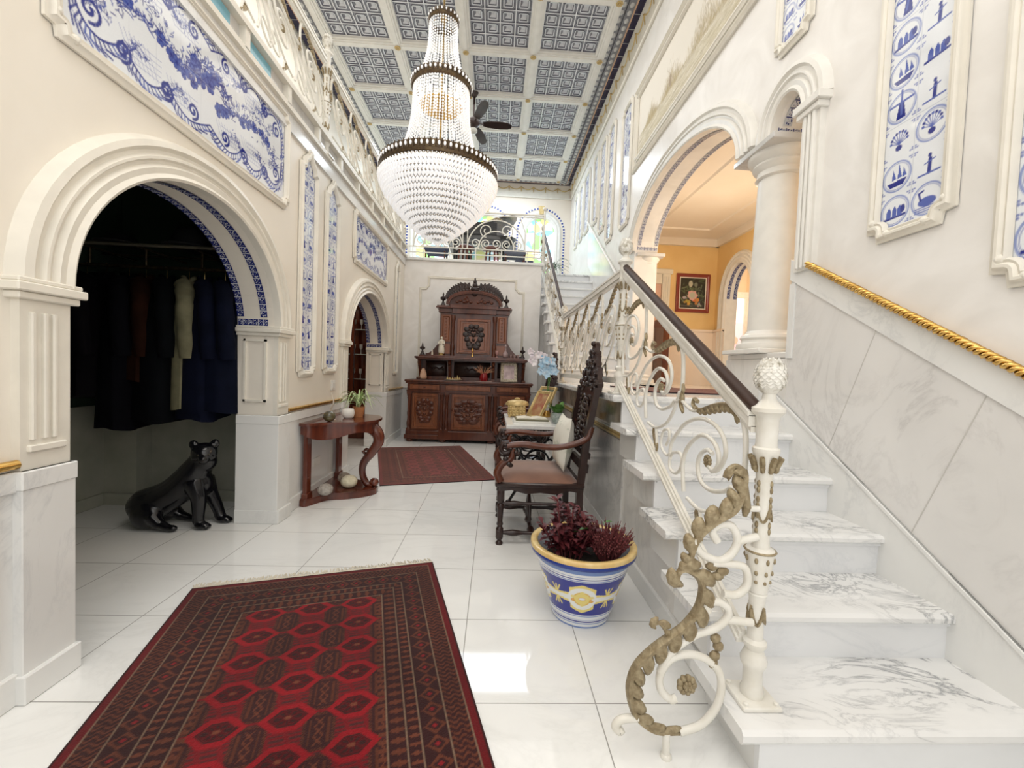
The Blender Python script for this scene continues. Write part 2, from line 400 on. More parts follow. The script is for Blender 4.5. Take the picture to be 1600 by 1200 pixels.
# upper floor slabs (gallery strip and the room above the sideboard)
mb = MB(); mb.box(-2.95, XL + .02, YN, YB, ZF - .14, ZF); mb.box(-2.95, .74, YB + .02, 10.4, ZF - .14, ZF - .05); mb.box(.74, XR, 8.05, 10.4, ZF - .14, ZF - .002)
struct(mb, 'floor_upper', 'marble')
mb = MB(); mb.box(-3.1, -2.93, YN, 10.6, ZF - .1, 6.0); struct(mb, 'wall_gallery', 'plaster')
# gallery fascia: white lattice beam with recessed light slots
mb = MB()
for z0, z1, x in ((3.05, 3.085, .05), (3.20, 3.235, .06), (3.245, 3.26, .045)): mb.box(XL - .02, XL + x, YN, YB - .04, z0, z1, 0)
mb.box(XL - .03, XL + .012, YN, YB - .04, 3.08, 3.21, 1)
y = .55
while y < YB: mb.box(XL, XL + .05, y, y + .05, 3.08, 3.21, 0); y += .52
struct(mb, 'trim_3', ['cream', 'wain_grey'])
mb = MB()
for y in (2.20, 2.64): mb.box(XL + .012, XL + .02, y, y + .33, 3.10, 3.19)
struct(mb, 'trim_4', plain('slot_glass', (.22, .50, .62), .1))

# ---- right wall: stair hall arches
BA = (4.21, 1.17, 2.80, .60); SA = (2.52, .135, 2.77, .17)
def open_r(y):
    if abs(y - SA[0]) < SA[1]: return (1.36, SA[2] + SA[3] * sqrt(max(0, 1 - ((y - SA[0]) / SA[1]) ** 2)))
    if SA[0] < y < BA[0] - BA[1]: return (1.36, 2.77)
    if abs(y - BA[0]) < BA[1]: return (1.36 if y < 3.08 else 1.068, BA[2] + BA[3] * sqrt(max(0, 1 - ((y - BA[0]) / BA[1]) ** 2)))
    return None
ys = sorted({YN, 10.4, 3.08, 3.0801, 2.36, 2.44, *ellys(BA[0], BA[1], 32), *ellys(SA[0], SA[1], 14)})
mb = MB(); wall_x(mb, XR, XR + .30, ys, 0, 5.9, open_r); struct(mb, 'wall_right', 'plaster_cool')
# ---- far wall with three stained arched windows
WC = (1.02, -.33, -1.68, -3.03); WRr = .38; WS = 4.62; WB = 3.14
def open_f(x):
    for c in WC:
        if abs(x - c) < WRr: return (WB, WS + sqrt(max(0, WRr ** 2 - (x - c) ** 2)))
    return None
xs = sorted({-2.95, XR, *[x for c in WC[:3] for x in ellys(c, WRr, 20)]})
mb = MB()
for a, b in zip(xs[:-1], xs[1:]):
    oa, ob = open_f(a + 1e-5), open_f(b - 1e-5)
    if oa is None or ob is None: mb.box(a, b, 10.4, 10.6, ZF - .1, 6.0)
    else:
        mb.prism([(a, oa[1]), (b, ob[1]), (b, 6.0), (a, 6.0)], 10.4, 10.6, 'y'); mb.box(a, b, 10.4, 10.6, ZF - .1, WB)
struct(mb, 'wall_far', noisy('peach_plaster', (.84, .76, .66), (.80, .71, .60), scale=2, rough=.5))
m_, nt, b_ = nodes('stained_glass'); setp(b_, (.7, .8, .9), .1)
tc = nt.nodes.new('ShaderNodeTexCoord'); n_ = nt.nodes.new('ShaderNodeTexVoronoi'); n_.inputs['Scale'].default_value = 5.5
r_ = ramp(nt, [(0, (.25, .62, .80)), (.3, (.75, .92, .95)), (.52, (.80, .85, .25)), (.62, (.30, .60, .20)), (.74, (.95, .72, .55)), (.86, (.9, .45, .55)), (1, (.85, .95, 1))], 'CONSTANT')
L = nt.links.new; L(tc.outputs['Object'], n_.inputs['Vector']); L(n_.outputs['Color'], r_.inputs[0]); L(r_.outputs[0], b_.inputs['Base Color']); L(r_.outputs[0], b_.inputs['Emission Color'])
b_.inputs['Emission Strength'].default_value = 1.1; M['stained'] = m_  # panes glow by themselves in place of daylight behind the glass
for k, c in enumerate(WC[:3]):
    w = thing('window_%d' % (k + 1), None, None, (c, 10.4, WB)); w['kind'] = 'structure'
    P = [(c - WRr, 10.4, WB)] + [(c - WRr * cos(pi * t / 20), 10.4, WS + WRr * sin(pi * t / 20)) for t in range(21)] + [(c + WRr, 10.4, WB)]
    mb = MB(); mb.prism([(p[0], p[2]) for p in P], 10.50, 10.51, 'y'); mb.build('pane', 'stained', w)
    mb = MB(); mb.sweep(P, (0, -1, 0), [(-.03, -.09), (-.03, .03), (.02, .05), (.05, .03), (.09, .045), (.13, .02), (.14, 0)]); mb.build('window_frame', 'white', w, 40)
    mb = MB(); mb.tube([(c, 10.48, WB), (c, 10.48, WS + WRr)], .012); mb.tube([(c - WRr, 10.48, 4.1), (c + WRr, 10.48, 4.1)], .012); mb.build('glazing_bar', 'white', w)
    P2 = [(c - WRr - .2, 10.4, 3.6)] + [(c - (WRr + .2) * cos(pi * t / 24), 10.4, WS + (WRr + .2) * sin(pi * t / 24)) for t in range(25)] + [(c + WRr + .2, 10.4, 3.6)]
    Pd = []; 
    for a, b in zip(P2[:-1], P2[1:]):
        n = max(1, int(np.linalg.norm(np.subtract(b, a)) / .035))
        Pd += [np.array(a) + (np.array(b) - np.array(a)) * q / n for q in range(n)]
    mb = MB()
    for i, (p, q) in enumerate(zip(Pd[:-1], Pd[1:])): mb.sweep([p, q], (0, -1, 0), [(-.02, 0), (-.02, .01), (.02, .01), (.02, 0)], mi=i % 2)
    mb.build('tile_border', ['blueglaze', 'white'], w)
    mb = MB(); mb.prism([(c - .05, 5.05), (c + .05, 5.05), (c + .075, 5.24), (c - .075, 5.24)], 10.33, 10.4, 'y'); mb.build('keystone', 'goldpaint', w)

# ---- ceiling: coffers with nested square tiles
GX = [-2.54 + .98 * k for k in range(5)]; GY = [.33 + .983 * k for k in range(11)]
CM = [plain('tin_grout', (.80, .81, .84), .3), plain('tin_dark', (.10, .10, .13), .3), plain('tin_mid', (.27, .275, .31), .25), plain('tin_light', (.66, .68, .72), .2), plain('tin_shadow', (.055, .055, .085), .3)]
mb = MB()
def ringq(mb, c, a, b, za, zb, mi, oct_=0.):
    def sq(r, z, o):
        x, y = c; k = r * (1 - o)
        return [(x - k, y - r, z), (x + k, y - r, z), (x + r, y - k, z), (x + r, y + k, z), (x + k, y + r, z), (x - k, y + r, z), (x - r, y + k, z), (x - r, y - k, z)]
    V = sq(a, za, oct_[0]) + sq(b, zb, oct_[1]); mb.add(V, [[i, (i + 1) % 8, (i + 1) % 8 + 8, i + 8] for i in range(8)], mi)
for i in range(4):
    for j in range(10):
        if GY[j + 1] < 2.9: continue
        x0, x1, y0, y1 = GX[i] + .085, GX[i + 1] - .085, GY[j] + .085, GY[j + 1] - .085
        nx, ny = 4, 4; sx, sy = (x1 - x0) / nx, (y1 - y0) / ny
        for p in range(nx):
            for q in range(ny):
                c = (x0 + sx * (p + .5), y0 + sy * (q + .5)); r = sx / 2; z = ZC + .03
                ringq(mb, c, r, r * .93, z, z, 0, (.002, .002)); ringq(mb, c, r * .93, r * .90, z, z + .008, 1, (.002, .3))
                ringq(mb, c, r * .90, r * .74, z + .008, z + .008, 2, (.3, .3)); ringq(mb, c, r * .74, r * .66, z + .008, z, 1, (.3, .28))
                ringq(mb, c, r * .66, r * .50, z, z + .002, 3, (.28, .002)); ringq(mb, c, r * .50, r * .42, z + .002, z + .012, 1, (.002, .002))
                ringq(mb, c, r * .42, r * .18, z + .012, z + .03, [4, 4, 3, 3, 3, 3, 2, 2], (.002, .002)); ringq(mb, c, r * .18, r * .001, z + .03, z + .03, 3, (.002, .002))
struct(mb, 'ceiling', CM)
mb = MB(); mb.box(-3.1, XR + .3, YN, 10.6, ZC + .07, ZC + .13)
mb.box(-3.0, XR, YN, 2.3, ZC + .02, ZC + .07)
struct(mb, 'ceiling_slab', 'white')
def beam(mb, x0, x1, y0, y1, ax):
    w = .085
    for a, h in ((1, .0), (.62, -.018), (.30, -.028)):
        if ax == 'y': mb.box((x0 + x1) / 2 - w * a, (x0 + x1) / 2 + w * a, y0, y1, ZC + h, ZC + h + .04)
        else: mb.box(x0, x1, (y0 + y1) / 2 - w * a, (y0 + y1) / 2 + w * a, ZC + h + .001, ZC + h + .041)
mb = MB()
for x in GX: beam(mb, x, x, 2.3, 10.25, 'y')
for y in GY:
    if y > 2.2: beam(mb, -2.6, 1.43, y, y, 'x')
struct(mb, 'trim_5', 'white')
# ceiling border: egg-and-dart band, peach line, dark blue tiles
def border(mb, a, b, mi): # frame ring between offsets a..b from the dark edge
    x0, x1, y1 = -2.90, 1.70, 10.42
    mb.box(x1 - b, x1 - a, YN, y1 - a, ZC - .01, ZC + .05, mi); mb.box(x0 + a, x0 + b, YN, y1 - a, ZC - .01, ZC + .05, mi); mb.box(x0 + b, x1 - b, y1 - b, y1 - a, ZC - .01, ZC + .05, mi)
mb = MB(); border(mb, 0, .085, 0); border(mb, .085, .105, 1); border(mb, .105, .20, 2); border(mb, .21, .29, 2)
for k in range(62):
    y = 3 + k * .12
    for x in (1.70 - .15, 1.70 - .25, -2.90 + .15, -2.90 + .25): mb.sph((x, y, ZC - .01), (.03, .045, .012), 6, 4, 3)
    for x in (1.70 - .0425, -2.90 + .0425): mb.box(x - .043, x + .043, y * 2 - 3, y * 2 - 2.994, ZC - .0115, ZC - .009, 3)
for k in range(38):
    x = -2.7 + k * .12
    for y in (10.42 - .15, 10.42 - .25): mb.sph((x, y, ZC - .01), (.045, .03, .012), 6, 4, 3)
struct(mb, 'trim_6', [plain('navy_tile', (.02, .015, .05), .12), plain('peach_line', (.62, .38, .24), .4), plain('grey_moulding', (.20, .20, .22), .4), plain('pale_bead', (.55, .55, .54), .4)], 60)
# sloped frieze between ceiling and walls with gilded garlands
mb = MB(); pr_ = [(0, 0), (.02, .0), (.05, .05), (.05, .30), (.0, .34)]
mb.add([(1.70, YN, ZC), (1.70, 10.42, ZC), (1.745, 10.42, 5.47), (1.745, YN, 5.47), (XR, YN, 5.44), (XR, 10.42, 5.44)], [[0, 1, 2, 3], [3, 2, 5, 4]])
mb.add([(-2.90, 10.42, ZC), (1.70, 10.42, ZC), (1.70, 10.375, 5.47), (-2.90, 10.375, 5.47), (1.7, 10.4, 5.44), (-2.9, 10.4, 5.44)], [[0, 3, 2, 1], [3, 5, 4, 2]])
mb.tube([(1.74, YN, 5.46), (1.74, 10.37, 5.46), (-2.9, 10.37, 5.46)], .022); struct(mb, 'trim_7', 'cream')
mb = MB(); k = 0; y = 3.2
while y < 10.3:
    pts = [(1.71, y + .02 * sin(t * 9), 5.72 + .0) for t in (0, 1)]
    mb.tube(catmull([(1.712, y, 5.70), (1.72, y + .1, 5.645), (1.72, y + .2, 5.64), (1.712, y + .3, 5.70)], 3), .011, 4)
    mb.tube([(1.712, y, 5.71), (1.725, y, 5.58)], [.018, .006], 4); mb.sph((1.715, y, 5.69), .022, 6, 4); y += .3
x = -2.8
while x < 1.6:
    mb.tube(catmull([(x, 10.385, 5.70), (x + .1, 10.375, 5.645), (x + .2, 10.375, 5.64), (x + .3, 10.385, 5.70)], 3), .011, 4)
    mb.tube([(x, 10.385, 5.71), (x, 10.37, 5.58)], [.018, .006], 4); mb.sph((x, 10.38, 5.69), .022, 6, 4); x += .3
struct(mb, 'trim_8', 'goldpaint', 60)
# rosettes on the beam crossings
ros = MB(); ros.local = True
for k in range(8):
    a = k * pi / 4; ros.sph((.030 * cos(a), .030 * sin(a), -.008), (.017, .017, .009), 6, 4)
ros.sph((0, 0, -.012), (.02, .02, .012), 8, 5)
r0 = None
for x in GX[:5]:
    for y in GY:
        if y < 4.9: continue
        if r0 is None:
            r0 = ros.build('ceiling_rosette', 'goldpaint', None, 60); r = r0
        else: r = r0.copy(); COL.objects.link(r)
        r.location = (x, y, ZC - .028); tag(r, 'small gilded flower rosette on a crossing of the white ceiling beams', 'rosette', 'gilded rosettes on the coffered ceiling')

# ---- mouldings of the archways
AP = [(0, 0), (0, .05), (.012, .058), (.03, .045), (.055, .05), (.07, .034), (.082, .036), (.09, .05), (.10, .05), (.11, .034), (.125, .034), (.14, .052), (.165, .046), (.178, .02), (.185, 0)]
def ell(cy, a, zs, b, x, n=36, flip=False):
    return [(x, cy - a * cos(pi * k / n), zs + b * sin(pi * k / n)) for k in range(n + 1)]
def ellt(cy, a, zs, b, x, z0=.055, n=80):
    return [p for p in ell(cy, a - .004, zs, b - .004, x, n) if p[2] >= zs + z0 - 1e-6]
def blue_tiles(mb, P, side, w, ctr, flip=1):
    """row of small square tiles: P points on the curve, `side` unit vector across"""
    n = len(P)
    for i in range(n - 1):
        a, b = np.array(P[i]), np.array(P[i + 1]); s = np.array(side) * w; nn = fr(np.cross(b - a, s)) * .002; nn = nn if nn @ (np.array(ctr) - a) > 0 else -nn
        mb.add([a + nn, b + nn, b + s + nn, a + s + nn], [[0, 1, 2, 3]], 0)
        c = (a + b + s) / 2 + nn * 1.6; e1, e2 = (b - a) * .36, s * .36
        for j, k in ((-.6, -.55), (.55, -.6), (-.5, .6), (.6, .5), (0, 0), (-.1, .75), (.8, 0)):
            q = c + e1 * j * 1.1 + e2 * k * 1.1; z_ = .20 + .12 * ((i * 7 + int(j * 10)) % 3); mb.add([q - e1 * z_, q - e2 * z_ * .7, q + e1 * z_, q + e2 * z_ * .7], [[0, 1, 2, 3]], 1)
        mb.add([a + nn * 1.5, a + nn * 1.5 + (b - a) * .13, a + s + nn * 1.5 + (b - a) * .13, a + s + nn * 1.5], [[0, 1, 2, 3]], 1)
M['tileblue'] = plain('cobalt_tile', (.020, .03, .17), .1); M['tilewhite'] = plain('white_tile', (.62, .64, .70), .1)
def even(P, d):
    P = np.asarray(P); L = np.concatenate([[0], np.cumsum(np.linalg.norm(np.diff(P, axis=0), axis=1))]); n = max(1, int(round(L[-1] / d)))
    t = np.linspace(0, L[-1], n + 1); return np.stack([np.interp(t, L, P[:, k]) for k in range(3)], 1)
for k, (cy, a, zs, b) in enumerate(ARCH):
    w = thing('trim_%d' % (9 + k), None, None, (XL, cy, 0)); w['kind'] = 'structure'
    mb = MB(); mb.sweep(ell(cy, a, zs, b, XL), (1, 0, 0), [(x, h) for x, h in AP][::1]); mb.build('arch_moulding', 'cream', w, 35)
    for sgn in (-1, 1):
        y0 = cy + sgn * a; y1 = cy + sgn * (a + .165); lo, hi = min(y0, y1), max(y0, y1)
        mb = MB(); mb.box(XL - .01, XL + .03, lo, hi, .80, zs - .06)
        for q in (.035, .075, .105): mb.box(XL, XL + .042, lo + q - .008, lo + q + .008, .90, zs - .10, bev=.004)
        mb.box(XL, XL + .042, lo + .02, hi - .02, .86, .885, bev=.004)
        # soffit panel
        yi = y0 - sgn * .014
        for (za, zb) in ((.90, .915), (zs - .10, zs - .085)): mb.box(XLB + .05, XL - .05, min(yi, y0 + sgn * .01), max(yi, y0 + sgn * .01), za, zb)
        for (xa, xb) in ((XLB + .05, XLB + .065), (XL - .065, XL - .05)): mb.box(xa, xb, min(yi, y0 + sgn * .01), max(yi, y0 + sgn * .01), .90, zs - .085)
        mb.build('pilaster', 'cream', w)
        mb = MB(); e = .035
        for q, (z0, z1) in ((.02, (zs - .06, zs - .035)), (e, (zs - .035, zs - .005)), (.025, (zs - .005, zs + .012))): mb.box(XLB - .0, XL + .03 + q, lo - q, hi + q, z0, z1, bev=.004)
        mb.build('capital', 'cream', w)
        mb = MB(); mb.box(XLB, XL + .045, lo - .008, hi + .008, 0, .80, bev=.003); mb.box(XLB - .0, XL + .06, lo - .016, hi + .016, 0, .10, bev=.004); mb.box(XLB, XL + .05, lo - .012, hi + .012, .735, .80, bev=.004)
        mb.build('pedestal', 'marble', w)
    mb = MB()
    e = even(ellt(cy, a, zs, b, XL - .045), .047); blue_tiles(mb, e, (-1, 0, 0), .048, (XL, cy, zs))
    e = even(ellt(cy, a, zs, b, XLB + .002), .047); blue_tiles(mb, e, (1, 0, 0), .048, (XL, cy, zs))
    for sgn in (-1, 1):
        yy = cy + sgn * (a - .002); e = [(XLB + .002 + q * (XL - XLB - .045) / 6, yy, zs + .014) for q in range(7)]; blue_tiles(mb, e, (0, 0, 1), .045, (XL, cy, zs))
    mb.build('tile_border', ['tileblue', 'tilewhite'], w)
# baseboards and wainscot on the left wall, gold rail
segs = [(YN, 1.45), (3.28, 4.40), (6.32, 7.3)]
mb = MB(); mb2 = MB(); mb3 = MB()
for a, b in segs:
    mb.box(XL, XL + .014, a, b, 0, .80); mb.box(XL, XL + .03, a, b, .73, .80, bev=.004)
    mb2.box(XL, XL + .03, a, b, 0, .11, bev=.004)
    mb3.tube([(XL + .025, a, .825), (XL + .025, b, .825)], .016, 8)
struct(mb, 'trim_11', 'marble'); struct(mb2, 'baseboard_left', 'marble'); struct(mb3, 'trim_12', 'gold', 80)
mb = MB(); mb.box(XL, .75, YB - .03, YB, 0, .11, bev=.004); struct(mb, 'baseboard_back', 'marble')
mb = MB(); mb.box(XL + .015, .78, YB - .014, YB, .10, .80); mb.tube([(XL, YB - .02, .825), (.78, YB - .02, .825)], .012, 8); struct(mb, 'trim_13', 'wain')

# ---- closet behind the first arch, passage behind the second
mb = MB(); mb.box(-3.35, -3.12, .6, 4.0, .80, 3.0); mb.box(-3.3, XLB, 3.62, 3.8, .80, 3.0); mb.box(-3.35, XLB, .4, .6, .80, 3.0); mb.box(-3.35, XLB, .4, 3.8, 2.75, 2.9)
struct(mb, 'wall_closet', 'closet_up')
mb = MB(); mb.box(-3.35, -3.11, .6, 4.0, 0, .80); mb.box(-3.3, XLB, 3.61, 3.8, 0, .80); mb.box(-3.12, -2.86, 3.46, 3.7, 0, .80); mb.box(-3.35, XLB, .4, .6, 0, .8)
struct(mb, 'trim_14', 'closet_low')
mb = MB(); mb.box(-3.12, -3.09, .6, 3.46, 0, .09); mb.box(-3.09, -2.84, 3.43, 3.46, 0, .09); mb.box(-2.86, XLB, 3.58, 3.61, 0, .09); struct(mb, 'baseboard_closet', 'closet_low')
mb = MB(); mb.box(-3.6, XLB, 4.2, 4.3, 0, 3.0); mb.box(-3.7, -3.55, 4.2, 7.4, 0, 3.0); mb.box(-3.6, XLB, 7.3, 7.4, 0, 3.0); mb.box(-3.6, XLB, 4.2, 7.4, 2.8, 2.93)
struct(mb, 'wall_passage', noisy('passage_wall', (.45, .36, .27), (.38, .30, .22), scale=3, rough=.5))

# ---- hall behind the right arches (landing level)
ZL = 6 * RIS
HX0, HX1, HY = XR + .30, 3.62, 6.80
mb = MB(); mb.box(XR - .0, HX1 + 1.5, 1.6, HY + .1, ZL - .1, ZL); struct(mb, 'floor_hall', noisy('hall_floor', (.86, .80, .72), (.80, .73, .64), scale=2, rough=.08))
mb = MB(); mb.box(HX0, 2.60, HY, HY + .15, ZL, 3.5); mb.box(2.60, HX1 + .1, HY, HY + .15, ZL + .0, 3.5); struct(mb, 'wall_hall_back', 'ochre')
HA = (6.15, .34, 2.45, .48)
ys = sorted({1.6, HY, *ellys(HA[0], HA[1], 20)})
mb = MB(); wall_x(mb, HX1, HX1 + .18, ys, ZL, 3.5, lambda y: (ZL, HA[2] + HA[3] * sqrt(max(0, 1 - ((y - HA[0]) / HA[1]) ** 2))) if abs(y - HA[0]) < HA[1] else None); struct(mb, 'wall_hall_right', 'ochre')
mb = MB(); mb.box(HX0, HX1 + .02, 1.6, 1.7, ZL, 3.5); struct(mb, 'wall_hall_front', 'ochre')
mb = MB(); mb.box(XR + .25, HX1 + 1.8, 1.6, HY + .1, 3.46, 3.6); mb.box(XR + .30, HX1 + .02, HY - .05, HY, 3.34, 3.46); mb.box(HX1 - .05, HX1, 1.6, HY, 3.34, 3.46)
mb.sweep([(2.4, 2.6, 3.46), (3.2, 2.6, 3.46), (3.2, 6.3, 3.46), (2.4, 6.3, 3.46)], (0, 0, -1), [(0, 0), (.01, .02), (.03, .02), (.05, 0)], closed=True)
struct(mb, 'ceiling_hall', noisy('hall_ceiling', (.86, .78, .68), (.83, .74, .63), scale=2, rough=.6))
mb = MB(); mb.box(HX0, HX1, HY - .03, HY, ZL, 1.96); mb.box(HX1 - .03, HX1, 1.7, HA[0] - HA[1], ZL, 1.96); mb.box(HX1 - .03, HX1, HA[0] + HA[1], HY, ZL, 1.96); mb.box(HX0, HX1, HY - .045, HY, 1.94, 1.98); mb.box(HX1 - .045, HX1, HA[0] + HA[1], HY, 1.94, 1.98)
struct(mb, 'trim_15', 'hallmarble')
w = thing('trim_16', None, None, (HX1, HA[0], ZL)); w['kind'] = 'structure'
mb = MB(); mb.sweep([(HX1, HA[0] - HA[1], ZL)] + ell(HA[0], HA[1], HA[2], HA[3], HX1, 24) + [(HX1, HA[0] + HA[1], ZL)], (-1, 0, 0), [(-x, h * .7) for x, h in AP][::-1]); mb.build('arch_moulding', 'white', w, 40)
mb = MB()
for xx in (HX1 + .012, HX1 + .118): blue_tiles(mb, even(ellt(*HA, xx, 0), .05), (1, 0, 0), .05, (HX1, HA[0], HA[2]))
mb.build('tile_border', ['tileblue', 'tilewhite'], w)
mb = MB(); Pq = [(HX1, HA[0] - HA[1] + .003, ZL)] + [(HX1, HA[0] - (HA[1] - .003) * cos(pi * k / 24), HA[2] + (HA[3] - .003) * sin(pi * k / 24)) for k in range(25)] + [(HX1, HA[0] + HA[1] - .003, ZL)]
n = len(Pq); mb.add(Pq + [(p[0] + .182, p[1], p[2]) for p in Pq], [[i, i + 1, i + 1 + n, i + n] for i in range(n - 1)]); mb.build('soffit_lining', 'white', w)
# room beyond the hall arch, with a white door
mb = MB(); mb.box(HX1 + 1.55, HX1 + 1.65, 4.6, 8.6, ZL, 3.5); mb.box(HX1 + .18, HX1 + 1.6, 8.5, 8.6, ZL, 3.5); mb.box(HX1 + .18, HX1 + .28, HY, 8.6, ZL, 3.5); mb.box(HX1 + .18, HX1 + 1.7, HY, 8.6, ZL - .1, ZL); mb.box(HX1 + .2, HX1 + 1.7, HY, 8.6, 3.46, 3.6); struct(mb, 'wall_hall_far', noisy('cream_wall', (.88, .74, .56), (.84, .70, .52), scale=2, rough=.5))
# ================================================================== RIGHT ARCHES, COLUMNS, STAIRS
w = thing('trim_17', None, None, (XR, 4.2, 2.8)); w['kind'] = 'structure'
def mirror(pr, s=1): return [(-x * s, h) for x, h in pr][::-1]
APR = [(x, h) for x, h in AP]
mb = MB(); mb.sweep([p for p in ell(BA[0], BA[1], BA[2], BA[3], XR, 40)], (-1, 0, 0), mirror(APR, 1.05)); mb.build('large_arch_moulding', 'white', w, 35)
mb = MB(); mb.sweep([p for p in ell(SA[0], SA[1], SA[2], SA[3], XR, 24)], (-1, 0, 0), mirror(APR, .95)); mb.build('small_arch_moulding', 'white', w, 35)
mb = MB()
blue_tiles(mb, even(ellt(*BA, XR + .03), .045), (1, 0, 0), .045, (XR, BA[0], BA[2]))
blue_tiles(mb, even(ellt(*BA, XR + .25), .045), (1, 0, 0), .045, (XR, BA[0], BA[2]))
yy = BA[0] + BA[1] - .003; blue_tiles(mb, [(XR + .03 + q * .265 / 6, yy, BA[2] + .012) for q in range(7)], (0, 0, 1), .045, (XR, BA[0], BA[2]))
blue_tiles(mb, even(ellt(*SA, XR + .03), .05), (1, 0, 0), .05, (XR, SA[0], SA[2]))
blue_tiles(mb, even(ellt(*SA, XR + .25), .05), (1, 0, 0), .05, (XR, SA[0], SA[2]))
yy = SA[0] + SA[1] - .003; blue_tiles(mb, [(XR + .0 + q * .30 / 6, yy, SA[2] - .0) for q in range(7)], (0, 0, 1), .05, (XR, SA[0], SA[2]))
mb.build('tile_border', ['tilewhite', 'tileblue'], w)
# pilaster beside the small arch
mb = MB(); mb.box(XR - .035, XR + .3, 2.25, 2.385, 1.83, 2.74)
for q in (.022, .055, .088): mb.box(XR - .052, XR, 2.25 + q, 2.25 + q + .022, 1.84, 2.72, bev=.006)
mb.build('pilaster', 'white', w)
mb = MB(); mb.box(XR - .06, XR + .3, 2.235, 2.405, 2.70, 2.735, bev=.004); mb.box(XR - .075, XR + .3, 2.215, 2.42, 2.735, 2.78, bev=.004); mb.build('capital', 'white', w)
def column(x, y, z0, z1, r, label):
    t = thing('column', label, 'column', (x, y, z0))
    h = z1 - z0
    mb = MB(); mb.box(x - r * 1.5, x + r * 1.5, y - r * 1.5, y + r * 1.5, z0, z0 + .03, bev=.004)
    mb.lathe([(r * 1.42, .03), (r * 1.46, .045), (r * 1.42, .07), (r * 1.25, .08), (r * 1.22, .095), (r * 1.3, .11), (r * 1.24, .13), (r * 1.1, .14), (r * 1.02, .16)], (x, y, z0), 40); mb.build('base', 'white', t, 40)
    mb = MB(); mb.lathe([(r * 1.0, .14), (r * .99, h * .4), (r * .88, h - .17)], (x, y, z0), 40); mb.build('shaft', 'white', t, 60)
    mb = MB(); mb.lathe([(r * .92, h - .20), (r * 1.02, h - .19), (r * .96, h - .175), (r * .94, h - .15), (r * 1.1, h - .13), (r * 1.16, h - .115), (r * 1.12, h - .10), (r * 1.3, h - .075), (r * 1.38, h - .055), (r * 1.38, h - .04)], (x, y, z0), 40)
    mb.build('capital', 'white', t, 35)
    mb = MB(); mb.box(x - r * 1.45, x + r * 1.45, y - r * 1.6, y + r * 1.45, z1 - .04, z1, bev=.004); mb.build('abacus', 'wain_grey', t)
    return t
column(XR + .15, 2.83, 1.375, 2.77, .145, 'smooth white column standing on the marble parapet above the staircase')
column(XR + .20, 5.52, ZL, 2.77, .125, 'smooth white column at the far side of the large stair arch')
mb = MB(); mb.box(XR - .01, XR + .32, 2.385, 3.07, 1.335, 1.375, bev=.006); mb.box(XR - .012, XR, 2.42, 3.08, .95, 1.335); struct(mb, 'trim_18', 'wain')

# stairs: treads with rounded nosing, risers, stringer wall
XS, XN = .86, .76
def tread_poly(x0, x1, ya, yb, z, mb, t=.036):
    pr = [(ya + .01, z - t), (ya, z - t + .008), (ya, z - .012), (ya + .01, z), (yb, z), (yb, z - t)]
    mb.prism(pr, x0, x1, 'x')
t = thing('marble_staircase', 'white marble staircase with five veined steps rising to the landing, at right foreground', 'staircase', (1.26, Y1, 0))
for k in range(1, 7):
    z = k * RIS; y = Y1 + (k - 1) * TRD
    mb = MB()
    if k == 1:
        mb.prism([(y + .01, z - .045), (y, z - .03), (y, z - .012), (y + .01, z), (y + TRD + .03, z), (y + TRD + .03, z - .045)], XN, XR - .012, 'x')
    elif k < 6: tread_poly(XN, XR - .012, y, y + TRD + .03, z, mb)
    if k < 6:
        o = mb.build('tread', 'tread', t); 
    mb = MB(); mb.box(XS - .03, XR - .002, y + .028, y + .05, z - RIS + .0, z - .034); mb.box(XS - .022, XR - .002, y + .018, y + .03, z - .05, z - .034); mb.build('riser', 'riser', t)
    if k < 6:
        mb = MB(); mb.box(XS - .028, XS + .02, y + .0502, y + TRD + .045, 0 if k == 1 else (k - 1) * RIS - .03, z - .034); mb.build('stringer', 'marble', t)
mb = MB(); mb.box(XN, XR - .001, Y1 + 5 * TRD, 5.40, ZL - .045, ZL, bev=.01); mb.build('landing', 'tread', t)
# side wall under stairs and landing
YL = Y1 + 5 * TRD
mb = MB(); pts = [(Y1 + .05, 0), (Y1 + .05, .09)]
for k in range(1, 6): pts += [(Y1 + .055 + (k - 1) * TRD, k * RIS - .04), (Y1 + .055 + k * TRD, k * RIS - .04)]
pts += [(YL + .06, ZL - .045), (5.40, ZL - .045), (5.40, 0)]
mb.prism(pts, XS + .005, XS + .06, 'x'); mb.build('side_wall', 'wain', t)
mb = MB(); mb.box(XS - .012, XS + .03, Y1 + .05, YB, 0, .10, bev=.004)
mb.box(XS - .01, XS + .03, 2.66, 5.4, .80, .82); struct(mb, 'baseboard_stair', 'marble')
mb = MB(); mb.box(XS - .006, XS + .01, YL + .08, 5.38, .84, ZL - .05); struct(mb, 'trim_19', 'wain_brown')
mb = MB(); mb.box(XS - .006, XS + .02, 2.66, 5.38, .10, .76); struct(mb, 'trim_20', 'wain_grey')
mb = MB(); mb.tube([(XS - .012, 2.66, .785), (XS - .012, 5.38, .785)], .012, 8); mb.box(XS - .02, XS, 2.66, 5.38, .80, .812); struct(mb, 'trim_21', 'goldpaint')
